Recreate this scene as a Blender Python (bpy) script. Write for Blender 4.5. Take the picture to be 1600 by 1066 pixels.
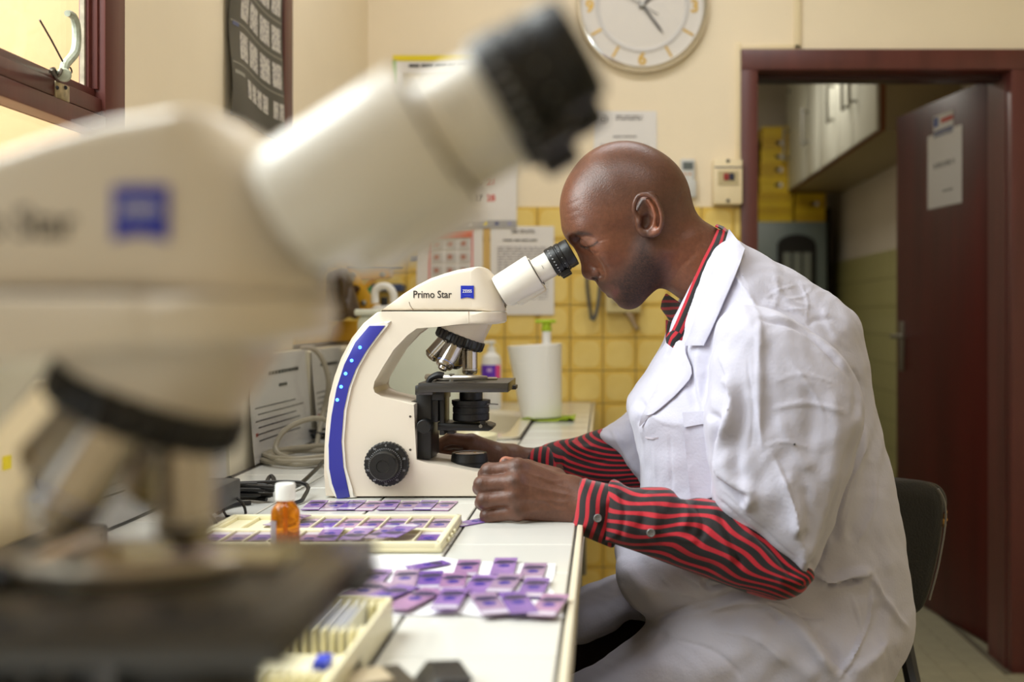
import bpy, bmesh, math, random
import numpy as np
from mathutils import Vector, Matrix
from mathutils.bvhtree import BVHTree
from mathutils.geometry import delaunay_2d_cdt
random.seed(7)
R = math.radians
PI = math.pi
for o in list(bpy.data.objects):
    bpy.data.objects.remove(o)
SC = bpy.context.scene
COL = SC.collection

# ------------------------------------------------------------------ camera
CZ = 1.14            # camera height
FP, VX, VY = 1700.0, 943.0, 495.0
cd = bpy.data.cameras.new('camera')
cam = bpy.data.objects.new('camera', cd)
COL.objects.link(cam)
cam.location = (0, 0, CZ)
cam.rotation_euler = (R(90), 0, 0)
cd.sensor_width = 36
cd.lens = 36 * FP / 1600
cd.shift_x = -(VX - 800) / 1600
cd.shift_y = -(533 - VY) / 1600
cd.clip_start = 0.02
cd.dof.use_dof = True
cd.dof.focus_distance = 1.62
cd.dof.aperture_fstop = 3.1
SC.camera = cam

# ------------------------------------------------------------------ world, lights, exposure
w = bpy.data.worlds.new('sky')
SC.world = w
w.use_nodes = True
bgn = w.node_tree.nodes['Background']
bgn.inputs['Color'].default_value = (0.88, 0.94, 1.0, 1)
bgn.inputs['Strength'].default_value = 1.3


def area(name, loc, aim, sx, sy, power, col):
    l = bpy.data.lights.new(name, 'AREA')
    l.shape = 'RECTANGLE'
    l.size, l.size_y, l.energy, l.color = sx, sy, power, col
    o = bpy.data.objects.new(name, l)
    COL.objects.link(o)
    o.location = loc
    o.rotation_euler = (Vector(aim) - Vector(loc)).to_track_quat('-Z', 'Y').to_euler()
    return o


area('window_daylight', (-1.12, 1.0, 2.05), (0.25, 1.06, 1.0), 1.15, 1.2, 50, (0.88, 0.94, 1.0))
area('ceiling_fill_light', (-0.05, 2.45, 2.80), (-0.05, 2.45, 0), 1.2, 0.25, 11, (0.92, 0.95, 1.0))  # overhead fill added out of view, towards the back wall
area('ceiling_fill_light', (-0.05, 0.55, 2.80), (-0.05, 0.55, 0), 1.2, 0.25, 8.5, (0.92, 0.95, 1.0))  # second added overhead fill, for the near side of the room
area('storeroom_fill_light', (0.75, 5.4, 2.60), (0.75, 5.4, 0), 0.9, 0.2, 10, (1.0, 0.95, 0.85))  # weak fill added to brighten the storeroom, has no fixture
SC.view_settings.view_transform = 'Standard'
SC.view_settings.look = 'None'
SC.view_settings.gamma = 1
SC.view_settings.use_curve_mapping = False
SC.view_settings.exposure = 0.17


# ------------------------------------------------------------------ helpers
def P(px, py, Y):
    return Vector(((px - VX) * Y / FP, Y, CZ + (VY - py) * Y / FP))


def lin(c):
    return tuple(((v / 255) / 12.92 if v / 255 <= 0.04045 else ((v / 255 + 0.055) / 1.055) ** 2.4) for v in c)


MATS = {}


def mat(name, rgb, rough=0.5, metal=0.0, var=0.0, vscale=8, bump=0.0, bscale=60, spec=0.5, coat=0.0, emit=0, alpha=1, stretch=None, trans=0):
    if name in MATS:
        return MATS[name]
    m = bpy.data.materials.new(name)
    m.use_nodes = True
    nt = m.node_tree
    b = nt.nodes['Principled BSDF']
    c = (*lin(rgb), 1)
    b.inputs['Base Color'].default_value = c
    b.inputs['Roughness'].default_value = rough
    b.inputs['Metallic'].default_value = metal
    b.inputs['Specular IOR Level'].default_value = spec
    b.inputs['Coat Weight'].default_value = coat
    b.inputs['Alpha'].default_value = alpha
    b.inputs['Transmission Weight'].default_value = trans
    if emit:
        b.inputs['Emission Color'].default_value = c
        b.inputs['Emission Strength'].default_value = emit
    if var or bump:
        tc = nt.nodes.new('ShaderNodeTexCoord')
        mp = nt.nodes.new('ShaderNodeMapping')
        nt.links.new(tc.outputs['Object'], mp.inputs['Vector'])
        if stretch:
            mp.inputs['Scale'].default_value = stretch
    if var:
        n = nt.nodes.new('ShaderNodeTexNoise')
        n.inputs['Scale'].default_value = vscale
        n.inputs['Detail'].default_value = 5
        nt.links.new(mp.outputs['Vector'], n.inputs['Vector'])
        r = nt.nodes.new('ShaderNodeValToRGB')
        r.color_ramp.elements[0].position = 0.3
        r.color_ramp.elements[1].position = 0.7
        r.color_ramp.elements[0].color = (*[v * (1 - var) for v in c[:3]], 1)
        r.color_ramp.elements[1].color = (*[min(1, v * (1 + var)) for v in c[:3]], 1)
        nt.links.new(n.outputs['Fac'], r.inputs['Fac'])
        nt.links.new(r.outputs['Color'], b.inputs['Base Color'])
    if bump:
        n2 = nt.nodes.new('ShaderNodeTexNoise')
        n2.inputs['Scale'].default_value = bscale
        n2.inputs['Detail'].default_value = 3
        nt.links.new(mp.outputs['Vector'], n2.inputs['Vector'])
        bp = nt.nodes.new('ShaderNodeBump')
        bp.inputs['Strength'].default_value = bump
        bp.inputs['Distance'].default_value = 0.002
        nt.links.new(n2.outputs['Fac'], bp.inputs['Height'])
        nt.links.new(bp.outputs['Normal'], b.inputs['Normal'])
    MATS[name] = m
    return m


def glassmat(name, rgb, fac=0.06, rough=0.02):
    """clear sheet: see-through tinted layer with a weak mirror on top"""
    m = bpy.data.materials.new(name)
    m.use_nodes = True
    nt = m.node_tree
    nt.nodes.remove(nt.nodes['Principled BSDF'])
    out = nt.nodes['Material Output']
    t = nt.nodes.new('ShaderNodeBsdfTransparent')
    t.inputs['Color'].default_value = (*lin(rgb), 1)
    g = nt.nodes.new('ShaderNodeBsdfGlossy')
    g.inputs['Roughness'].default_value = rough
    mx = nt.nodes.new('ShaderNodeMixShader')
    mx.inputs['Fac'].default_value = fac
    nt.links.new(t.outputs[0], mx.inputs[1])
    nt.links.new(g.outputs[0], mx.inputs[2])
    nt.links.new(mx.outputs[0], out.inputs['Surface'])
    return m


def frame(origin, axis):
    """matrix whose z runs along axis"""
    return Matrix.Translation(Vector(origin)) @ Vector(axis).to_track_quat('Z', 'Y').to_matrix().to_4x4()


def root_of(o):
    while o.parent:
        o = o.parent
    return o


def tag(o, label=None, cat=None, group=None, kind=None):
    if label:
        o['label'] = label
    if cat:
        o['category'] = cat
    if group:
        o['group'] = group
    if kind:
        o['kind'] = kind
    return o


def thing(name, label, cat, loc, group=None):
    o = bpy.data.objects.new(name, None)
    COL.objects.link(o)
    o.empty_display_size = 0.02
    o.location = loc
    return tag(o, label, cat, group)


def link(name, me, m, parent=None, label=None, origin=None, smooth=0.6):
    if m is not None and not me.materials:
        me.materials.append(m)
    if smooth:
        me.shade_smooth()
        me.set_sharp_from_angle(angle=smooth)
    o = bpy.data.objects.new(name, me)
    COL.objects.link(o)
    if parent is not None:
        o.parent = parent
        me.transform(Matrix.Translation(-root_of(parent).location))
    else:
        n = len(me.vertices)
        co = np.empty(n * 3, np.float32)
        me.vertices.foreach_get('co', co)
        co = co.reshape(-1, 3)
        lo, hi = co.min(0), co.max(0)
        b = Vector(((lo[0] + hi[0]) / 2, (lo[1] + hi[1]) / 2, lo[2])) if origin is None else Vector(origin)
        me.transform(Matrix.Translation(-b))
        o.location = b
    if label:
        o['label'] = label
    return o


def catmull(pts, n=6, closed=True):
    pts = [Vector(p) for p in pts]
    out = []
    N = len(pts)
    for i in range(N if closed else N - 1):
        p0 = pts[(i - 1) % N] if closed or i > 0 else pts[0]
        p1, p2 = pts[i], pts[(i + 1) % N]
        p3 = pts[(i + 2) % N] if closed or i + 2 < N else pts[-1]
        for k in range(n):
            t = k / n
            out.append(0.5 * ((2 * p1) + (p2 - p0) * t + (2 * p0 - 5 * p1 + 4 * p2 - p3) * t * t + (3 * p1 - p0 - 3 * p2 + p3) * t ** 3))
    if not closed:
        out.append(pts[-1])
    return out


class MB:
    def __init__(self):
        self.bm = bmesh.new()

    def _add(self, bm2, M=None):
        if M is not None:
            bm2.transform(M)
        me = bpy.data.meshes.new('tmp')
        bm2.to_mesh(me)
        bm2.free()
        self.bm.from_mesh(me)
        bpy.data.meshes.remove(me)
        return self

    def box(self, x0, x1, y0, y1, z0, z1, bev=0.0, seg=2, M=None):
        b = bmesh.new()
        bmesh.ops.create_cube(b, size=1)
        bmesh.ops.transform(b, matrix=Matrix.Translation(((x0 + x1) / 2, (y0 + y1) / 2, (z0 + z1) / 2)) @ Matrix.Diagonal((abs(x1 - x0), abs(y1 - y0), abs(z1 - z0), 1)), verts=b.verts)
        if bev:
            bmesh.ops.bevel(b, geom=b.edges[:], offset=bev, segments=seg, affect='EDGES', profile=0.5)
        return self._add(b, M)

    def prism(self, pts, y0, y1, bev=0.0, seg=2, M=None, taper=None):
        """outline (x, z) pushed from y0 to y1; caps bevelled"""
        b = bmesh.new()
        pts = [(p[0], p[1]) for p in pts]
        ar = sum(pts[i][0] * pts[(i + 1) % len(pts)][1] - pts[(i + 1) % len(pts)][0] * pts[i][1] for i in range(len(pts)))
        if ar < 0:
            pts = pts[::-1]
        va = [b.verts.new((x, y0, z)) for x, z in pts]
        if taper:
            cx = sum(p[0] for p in pts) / len(pts)
            cz = sum(p[1] for p in pts) / len(pts)
            pts = [(cx + (x - cx) * taper, cz + (z - cz) * taper) for x, z in pts]
        vb = [b.verts.new((x, y1, z)) for x, z in pts]
        n = len(pts)
        fa = b.faces.new(va)
        fb = b.faces.new(vb[::-1])
        for i in range(n):
            b.faces.new((va[i], vb[i], vb[(i + 1) % n], va[(i + 1) % n]))
        if bev:
            es = [e for e in b.edges if fa in e.link_faces or fb in e.link_faces]
            bmesh.ops.bevel(b, geom=es, offset=bev, segments=seg, affect='EDGES', profile=0.5, clamp_overlap=True)
        big = [f for f in b.faces if len(f.verts) > 4]
        bmesh.ops.triangulate(b, faces=big)
        bmesh.ops.recalc_face_normals(b, faces=b.faces)
        return self._add(b, M)

    def slices(self, pts, ys, fn):
        """outline (x, z) repeated at each y, each slice reshaped by fn(x, z, y)"""
        b = bmesh.new()
        ar = sum(pts[i][0] * pts[(i + 1) % len(pts)][1] - pts[(i + 1) % len(pts)][0] * pts[i][1] for i in range(len(pts)))
        if ar < 0:
            pts = pts[::-1]
        n = len(pts)
        rows = []
        for y in ys:
            row = []
            for x, z in pts:
                q = fn(x, z, y)
                row.append(b.verts.new((q[0], y, q[1])))
            rows.append(row)
        fa, fb = b.faces.new(rows[0]), b.faces.new(rows[-1][::-1])
        for A, B in zip(rows, rows[1:]):
            for i in range(n):
                b.faces.new((A[i], B[i], B[(i + 1) % n], A[(i + 1) % n]))
        bmesh.ops.triangulate(b, faces=[fa, fb])
        bmesh.ops.recalc_face_normals(b, faces=b.faces)
        return self._add(b)

    def lathe(self, prof, M=None, seg=24, teeth=0, tooth=0.0, hollow=False):
        """profile [(r, h)] turned about local z; closed at both ends"""
        b = bmesh.new()
        rings = []
        for r, h in prof:
            if r < 1e-6:
                rings.append([b.verts.new((0, 0, h))])
            else:
                ring = []
                for i in range(seg):
                    a = 2 * PI * i / seg
                    rr = r
                    if teeth and (int(i * teeth * 2 / seg) % 2):
                        rr = r - tooth
                    ring.append(b.verts.new((rr * math.cos(a), rr * math.sin(a), h)))
                rings.append(ring)
        for A, B in zip(rings, rings[1:]):
            if len(A) == 1 and len(B) == 1:
                continue
            for i in range(seg):
                j = (i + 1) % seg
                if len(A) == 1:
                    b.faces.new((A[0], B[j], B[i]))
                elif len(B) == 1:
                    b.faces.new((A[i], A[j], B[0]))
                else:
                    b.faces.new((A[i], A[j], B[j], B[i]))
        if hollow:
            for i in range(seg):
                j = (i + 1) % seg
                b.faces.new((rings[-1][i], rings[-1][j], rings[0][j], rings[0][i]))
        for Q, s in () if hollow else ((rings[0], -1), (rings[-1], 1)):
            if len(Q) > 1:
                b.faces.new(Q[::-1] if s < 0 else Q)
        bmesh.ops.recalc_face_normals(b, faces=b.faces)
        return self._add(b, M)

    def cyl(self, a, b_, r, r2=None, seg=24, bev=0.0):
        a, b_ = Vector(a), Vector(b_)
        L = (b_ - a).length
        r2 = r if r2 is None else r2
        pr = [(r - bev, 0), (r, bev), (r2, L - bev), (r2 - bev, L)] if bev else [(r, 0), (r2, L)]
        return self.lathe(pr, frame(a, b_ - a), seg)

    def tube(self, pts, r, seg=8, closed=False, sm=0):
        pts = [Vector(p) for p in pts]
        if sm:
            pts = catmull(pts, sm, closed)
        b = bmesh.new()
        N = len(pts)
        rings = []
        up = None
        for i, p in enumerate(pts):
            t = (pts[(i + 1) % N] - pts[(i - 1) % N]) if closed else (pts[min(i + 1, N - 1)] - pts[max(i - 1, 0)])
            t.normalize()
            if up is None:
                up = t.orthogonal().normalized()
            up = (up - t * up.dot(t))
            up = up.normalized() if up.length > 1e-5 else t.orthogonal().normalized()
            s = t.cross(up)
            rr = float(np.interp(i / max(N - 1, 1), np.linspace(0, 1, len(r)), r)) if isinstance(r, (list, tuple)) else r
            rings.append([b.verts.new(p + (up * math.cos(2 * PI * k / seg) + s * math.sin(2 * PI * k / seg)) * rr) for k in range(seg)])
        for i in range(N if closed else N - 1):
            A, B = rings[i], rings[(i + 1) % N]
            for k in range(seg):
                b.faces.new((A[k], A[(k + 1) % seg], B[(k + 1) % seg], B[k]))
        if not closed:
            b.faces.new(rings[0][::-1])
            b.faces.new(rings[-1])
        bmesh.ops.recalc_face_normals(b, faces=b.faces)
        return self._add(b)

    def ball(self, c, r, M=None, u=16, v=10):
        b = bmesh.new()
        bmesh.ops.create_uvsphere(b, u_segments=u, v_segments=v, radius=1)
        rr = r if isinstance(r, (list, tuple)) else (r, r, r)
        b.transform(Matrix.Translation(Vector(c)) @ Matrix.Diagonal((*rr, 1)))
        return self._add(b, M)

    def hull(self, pts, bev=0):
        b = bmesh.new()
        for p in pts:
            b.verts.new(p)
        res = bmesh.ops.convex_hull(b, input=b.verts[:])
        kill = [g for g in res['geom_interior'] if isinstance(g, bmesh.types.BMVert)]
        bmesh.ops.delete(b, geom=kill, context='VERTS')
        bmesh.ops.recalc_face_normals(b, faces=b.faces)
        return self._add(b)

    def quadgrid(self, fn, nu, nv, thick=0.0):
        """sheet from fn(u, v) with thickness along its normal"""
        b = bmesh.new()
        g = [[b.verts.new(fn(i / nu, j / nv)) for j in range(nv + 1)] for i in range(nu + 1)]
        fs = []
        for i in range(nu):
            for j in range(nv):
                fs.append(b.faces.new((g[i][j], g[i + 1][j], g[i + 1][j + 1], g[i][j + 1])))
        if thick:
            bmesh.ops.recalc_face_normals(b, faces=b.faces)
            b.normal_update()
            bmesh.ops.solidify(b, geom=fs, thickness=thick)
        bmesh.ops.recalc_face_normals(b, faces=b.faces)
        return self._add(b)

    def mesh(self, name):
        me = bpy.data.meshes.new(name)
        self.bm.to_mesh(me)
        self.bm.free()
        return me

    def obj(self, name, m, parent=None, label=None, smooth=0.6, origin=None):
        return link(name, self.mesh(name), m, parent, label, origin, smooth)

    def top(self, name, m, label, cat, group=None, smooth=0.6):
        return tag(self.obj(name, m, smooth=smooth), label, cat, group)


def inst(name, me, loc, parent=None, rot=None, scale=None):
    """one more object on shared mesh data; loc is in the parent's space"""
    o = bpy.data.objects.new(name, me)
    COL.objects.link(o)
    if parent is not None:
        o.parent = parent
    o.location = loc
    if rot:
        o.rotation_euler = rot
    if scale:
        o.scale = scale
    return o


def struct(o):
    o['kind'] = 'structure'
    return o


def children(o):
    return [c for c in bpy.data.objects if c.parent == o]


def copy_tree(o, parent=None):
    c = o.copy()
    COL.objects.link(c)
    if parent is not None:
        c.parent = parent
    for ch in children(o):
        copy_tree(ch, c)
    return c


def text_mesh(body, size, extrude=0.0003, align='LEFT', bold=0.0):
    cu = bpy.data.curves.new('text', 'FONT')
    cu.body = body
    cu.size = size
    cu.extrude = extrude
    cu.offset = bold
    cu.align_x = align
    cu.resolution_u = 3
    o = bpy.data.objects.new('text', cu)
    COL.objects.link(o)
    dg = bpy.context.evaluated_depsgraph_get()
    dg.update()
    me = bpy.data.meshes.new_from_object(o.evaluated_get(dg))
    me.materials.clear()
    bpy.data.objects.remove(o)
    return me


# text plane facing the camera side (-Y): x -> +X, y -> +Z
FACE_CAM = Matrix(((1, 0, 0, 0), (0, 0, -1, 0), (0, 1, 0, 0), (0, 0, 0, 1)))


def text(name, body, size, loc, m, parent, M=None, align='LEFT', bold=0.0, sx=1.0, extrude=0.0003):
    me = text_mesh(body, size, extrude, align, bold)
    me.transform(Matrix.Translation(Vector(loc)) @ (FACE_CAM if M is None else M) @ Matrix.Diagonal((sx, 1, 1, 1)))
    return link(name, me, m, parent, smooth=0)


# ------------------------------------------------------------------ implicit surfaces
def vdot(ax, ay, az, b):
    return ax * b[0] + ay * b[1] + az * b[2]


def rcone(x, y, z, a, b, r1, r2):
    a = np.array(a, np.float32)
    d = np.array(b, np.float32) - a
    L2 = float(d @ d) + 1e-12
    px, py, pz = x - a[0], y - a[1], z - a[2]
    t = np.clip(vdot(px, py, pz, d) / L2, 0, 1)
    qx, qy, qz = px - t * d[0], py - t * d[1], pz - t * d[2]
    return np.sqrt(qx * qx + qy * qy + qz * qz) - (r1 + (r2 - r1) * t)


def ball_(x, y, z, c, r):
    return np.sqrt((x - c[0]) ** 2 + (y - c[1]) ** 2 + (z - c[2]) ** 2) - r


def ellip(x, y, z, c, r, ang=0.0):
    """ellipsoid; ang turns it in the x-z plane"""
    dx, dy, dz = x - c[0], y - c[1], z - c[2]
    if ang:
        ca, sa = math.cos(ang), math.sin(ang)
        dx, dz = dx * ca + dz * sa, -dx * sa + dz * ca
    k0 = np.sqrt((dx / r[0]) ** 2 + (dy / r[1]) ** 2 + (dz / r[2]) ** 2)
    k1 = np.sqrt((dx / r[0] ** 2) ** 2 + (dy / r[1] ** 2) ** 2 + (dz / r[2] ** 2) ** 2) + 1e-9
    return k0 * (k0 - 1) / k1


def smin(a, b, k):
    h = np.maximum(k - np.abs(a - b), 0) / k
    return np.minimum(a, b) - h * h * k * 0.25


def smax(a, b, k):
    return -smin(-a, -b, k)


def poly2d(x, z, pts):
    """signed distance to a closed outline in the x-z plane (negative inside)"""
    pts = np.array([(p[0], p[1]) for p in pts], np.float32)
    n = len(pts)
    d = np.full(np.broadcast(x, z).shape, 1e9, np.float32)
    s = np.ones(d.shape, np.float32)
    for i in range(n):
        v, u = pts[i], pts[i - 1]
        e = u - v
        wx, wz = x - v[0], z - v[1]
        t = np.clip((wx * e[0] + wz * e[1]) / float(e @ e + 1e-12), 0, 1)
        bx, bz = wx - e[0] * t, wz - e[1] * t
        d = np.minimum(d, bx * bx + bz * bz)
        c1 = z >= v[1]
        c2 = z < u[1]
        c3 = e[0] * wz > e[1] * wx
        flip = (c1 & c2 & c3) | (~c1 & ~c2 & ~c3)
        s = np.where(flip, -s, s)
    return s * np.sqrt(d)


def pillow(x, y, z, pts, Y0, H, Rr, sl=0.0, x0=0.0):
    """outline given thickness 2H about the plane y = Y0 + sl*(x-x0), edges rounded with radius Rr"""
    d2 = poly2d(x, z, pts)
    wv = np.abs(y - Y0 - sl * (x - x0))
    a = np.maximum(wv - (H - Rr), 0)
    b = np.maximum(d2 + Rr, 0)
    return np.sqrt(a * a + b * b) - Rr + np.minimum(np.maximum(wv - (H - Rr), d2 + Rr), 0)


def nets(fn, lo, hi, h):
    """surface nets on a grid of step h, evaluated block by block near the surface"""
    lo = np.array(lo, np.float32)
    n = np.maximum(np.ceil((np.array(hi) - lo) / h).astype(int) + 1, 4)
    f = np.empty(n, np.float32)
    ax = [lo[i] + h * np.arange(n[i], dtype=np.float32) for i in range(3)]
    B = 20
    diag = B * h * math.sqrt(3) / 2
    for i in range(0, n[0], B):
        for j in range(0, n[1], B):
            for k in range(0, n[2], B):
                X, Y, Z = ax[0][i:i + B], ax[1][j:j + B], ax[2][k:k + B]
                c = fn(X[len(X) // 2].reshape(1, 1, 1), Y[len(Y) // 2].reshape(1, 1, 1), Z[len(Z) // 2].reshape(1, 1, 1))
                c = float(np.asarray(c).ravel()[0])
                if abs(c) > diag * 1.6 + 0.004:
                    f[i:i + B, j:j + B, k:k + B] = c
                else:
                    f[i:i + B, j:j + B, k:k + B] = fn(X[:, None, None], Y[None, :, None], Z[None, None, :])
    ins = f < 0
    cnt = np.zeros(n - 1, np.int8)
    offs = [(a, b, c) for a in (0, 1) for b in (0, 1) for c in (0, 1)]
    sl = lambda o: tuple(slice(o[q], n[q] - 1 + o[q]) for q in range(3))
    for o in offs:
        cnt += ins[sl(o)]
    act = np.argwhere((cnt > 0) & (cnt < 8))
    idx = np.full(n - 1, -1, np.int64)
    idx[act[:, 0], act[:, 1], act[:, 2]] = np.arange(len(act))
    acc = np.zeros((len(act), 3), np.float32)
    num = np.zeros(len(act), np.float32)
    fv = {o: f[act[:, 0] + o[0], act[:, 1] + o[1], act[:, 2] + o[2]] for o in offs}
    for o in offs:
        for q in range(3):
            if o[q] == 0:
                o2 = list(o)
                o2[q] = 1
                fa, fb = fv[o], fv[tuple(o2)]
                cr = (fa < 0) != (fb < 0)
                t = np.where(cr, fa / np.where(cr, fa - fb, 1), 0)
                p = np.tile(np.array(o, np.float32), (len(act), 1))
                p[:, q] = t
                acc += p * cr[:, None]
                num += cr
    verts = (act + acc / num[:, None]) * h + lo
    quads = []
    for q in range(3):
        u, v = (q + 1) % 3, (q + 2) % 3
        a = [slice(None)] * 3
        b = [slice(None)] * 3
        a[q] = slice(0, -1)
        b[q] = slice(1, None)
        A, Bm = ins[tuple(a)], ins[tuple(b)]
        e = np.argwhere(A != Bm)
        e = e[(e[:, u] > 0) & (e[:, v] > 0) & (e[:, u] < n[u] - 1) & (e[:, v] < n[v] - 1)]
        fl = A[e[:, 0], e[:, 1], e[:, 2]]

        def cell(du, dv):
            c = e.copy()
            c[:, u] += du
            c[:, v] += dv
            return idx[c[:, 0], c[:, 1], c[:, 2]]
        Q = np.stack([cell(-1, -1), cell(0, -1), cell(0, 0), cell(-1, 0)], 1)
        Q[~fl] = Q[~fl][:, ::-1]
        quads.append(Q)
    return verts, np.concatenate(quads)


def relax(v, q, it=2, lam=0.5):
    e = np.concatenate([q[:, [0, 1]], q[:, [1, 2]], q[:, [2, 3]], q[:, [3, 0]]])
    for _ in range(it):
        s = np.zeros_like(v)
        c = np.zeros(len(v), np.float32)
        for k in range(3):
            s[:, k] = np.bincount(e[:, 0], v[e[:, 1], k], len(v)) + np.bincount(e[:, 1], v[e[:, 0], k], len(v))
        c = np.bincount(e[:, 0], minlength=len(v)) + np.bincount(e[:, 1], minlength=len(v))
        v = v + lam * (s / np.maximum(c, 1)[:, None] - v)
    return v


def normals(v, q):
    fn = np.cross(v[q[:, 2]] - v[q[:, 0]], v[q[:, 3]] - v[q[:, 1]])
    nn = np.zeros_like(v)
    for i in range(4):
        for k in range(3):
            nn[:, k] += np.bincount(q[:, i], fn[:, k], len(v))
    return nn / (np.linalg.norm(nn, axis=1, keepdims=True) + 1e-12)


def np_mesh(name, v, q):
    me = bpy.data.meshes.new(name)
    me.vertices.add(len(v))
    me.vertices.foreach_set('co', np.ascontiguousarray(v, np.float32).ravel())
    me.loops.add(len(q) * 4)
    me.loops.foreach_set('vertex_index', np.ascontiguousarray(q, np.int32).ravel())
    me.polygons.add(len(q))
    me.polygons.foreach_set('loop_start', np.arange(0, len(q) * 4, 4, dtype=np.int32))
    me.update(calc_edges=True)
    me.validate()
    return me


def to_px(v):
    return VX + v[:, 0] * FP / v[:, 1], VY - (v[:, 2] - CZ) * FP / v[:, 1]


def segdist(px, py, line):
    """distance to a pixel polyline, signed side and position 0..1 along it"""
    line = np.array(line, np.float32)
    best = np.full(len(px), 1e9, np.float32)
    side = np.zeros(len(px), np.float32)
    pos = np.zeros(len(px), np.float32)
    n = len(line) - 1
    for i in range(n):
        a, b = line[i], line[i + 1]
        e = b - a
        wx, wy = px - a[0], py - a[1]
        t = np.clip((wx * e[0] + wy * e[1]) / float(e @ e), 0, 1)
        d = np.hypot(wx - t * e[0], wy - t * e[1])
        m = d < best
        best = np.where(m, d, best)
        side = np.where(m, np.sign(e[0] * wy - e[1] * wx), side)
        pos = np.where(m, (i + t) / n, pos)
    return best, side, pos


def folds(v, q, lines, ylim=None):
    """cloth folds: (polyline, width px, height m, kind) raise or sink the surface along its normal"""
    nn = normals(v, q)
    px, py = to_px(v)
    cd_ = np.stack([-v[:, 0], -v[:, 1], CZ - v[:, 2]], 1)
    cd_ /= np.linalg.norm(cd_, axis=1, keepdims=True)
    face = np.clip((nn * cd_).sum(1) * 1.6, 0, 1)
    dsp = np.zeros(len(v), np.float32)
    for ln in lines:
        line, wd, ht = ln[0], ln[1], ln[2]
        kind = ln[3] if len(ln) > 3 else 'ridge'
        yl = ln[4] if len(ln) > 4 else ylim
        line = [tuple(p) for p in catmull([(a, b, 0) for a, b in line], 5, False)] if len(line) > 2 else line
        line = [(p[0], p[1]) for p in line]
        d, s, t = segdist(px, py, line)
        tp = np.clip(np.minimum(t, 1 - t) * 5 + 0.15, 0, 1)
        if kind == 'ridge':
            a = ht * np.exp(-(d / wd) ** 2)
        else:  # a step: full height on one side (left of the line's direction on screen), fading away
            a = ht * (0.5 - 0.5 * np.tanh(s * d / (wd * 0.35))) * np.exp(-(d / (wd * 3.0)) ** 2)
        a = a * tp
        if yl:
            a = a * ((v[:, 1] > yl[0]) & (v[:, 1] < yl[1]))
        dsp += a
    return v + nn * (dsp * face)[:, None]
# ------------------------------------------------------------------ materials
CREAM = mat('cream_paint', (244, 228, 198), 0.55, var=0.03, vscale=3, bump=0.12, bscale=90)
WHITEW = mat('pale_wall_paint', (214, 205, 190), 0.6, var=0.03, vscale=3)
CEIL = mat('ceiling_paint', (236, 230, 215), 0.8)
MAHOG = mat('mahogany', (90, 44, 38), 0.38, var=0.22, vscale=14, stretch=(1, 1, 0.12), bump=0.1)
DOORW = mat('door_veneer', (74, 19, 14), 0.36, var=0.25, vscale=12, stretch=(1, 1, 0.06), spec=0.3)
GROUT = mat('grey_grout', (150, 138, 110), 0.9)
DGROUT = mat('dark_grout', (74, 68, 62), 0.9)
CTILE = mat('white_glazed_tile', (220, 219, 212), 0.12, var=0.02, vscale=5)
TRIM = mat('cream_edge_strip', (226, 216, 190), 0.3)
FTILE = mat('floor_tile', (152, 146, 120), 0.5, var=0.08, vscale=20)
DUCT = mat('cream_plastic_duct', (240, 222, 182), 0.4)
YELLOUT = mat('ochre_render', (182, 146, 104), 0.9, var=0.1, vscale=2.5, bump=0.4, bscale=30)
BLACKP = mat('black_plastic', (15, 14, 14), 0.42, bump=0.15, bscale=400)
BLACKM = mat('black_enamel', (21, 20, 20), 0.38)
CHROME = mat('chrome', (215, 212, 205), 0.12, metal=1)
STEEL = mat('dull_steel', (150, 148, 140), 0.35, metal=1)
WHITEP = mat('white_plastic', (238, 237, 234), 0.35)
CREAMP = mat('cream_plastic', (236, 228, 192), 0.4)
PAPER = mat('white_paper', (232, 228, 224), 0.7)
INK = mat('print_ink', (110, 106, 108), 0.8)
DARKINK = mat('dark_print_ink', (45, 43, 45), 0.8)
REDINK = mat('red_print_ink', (205, 70, 55), 0.8)


def tilemat(name, outer, inner, rough, half, soft=0.0):
    """glazed tile: paler cushion in the middle, by the tile's own coordinates"""
    m = mat(name, outer, rough, coat=0.2)
    nt = m.node_tree
    b = nt.nodes['Principled BSDF']
    tc = nt.nodes.new('ShaderNodeTexCoord')
    n = nt.nodes.new('ShaderNodeTexNoise')
    n.inputs['Scale'].default_value = 14
    n.inputs['Detail'].default_value = 4
    nt.links.new(tc.outputs['Object'], n.inputs['Vector'])
    r = nt.nodes.new('ShaderNodeValToRGB')
    r.color_ramp.elements[0].position = 0.25
    r.color_ramp.elements[1].position = 0.75
    r.color_ramp.elements[0].color = (*lin(outer), 1)
    r.color_ramp.elements[1].color = (*lin(inner), 1)
    nt.links.new(n.outputs['Fac'], r.inputs['Fac'])
    nt.links.new(r.outputs['Color'], b.inputs['Base Color'])
    return m


YTILE = tilemat('yellow_glazed_tile', (224, 184, 80), (234, 200, 104), 0.22, 0.05)
YTILE_IN = tilemat('yellow_tile_cushion', (234, 203, 112), (240, 214, 132), 0.2, 0.05)
GTILE = tilemat('pale_green_tile', (176, 172, 112), (190, 184, 126), 0.3, 0.05)

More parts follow.
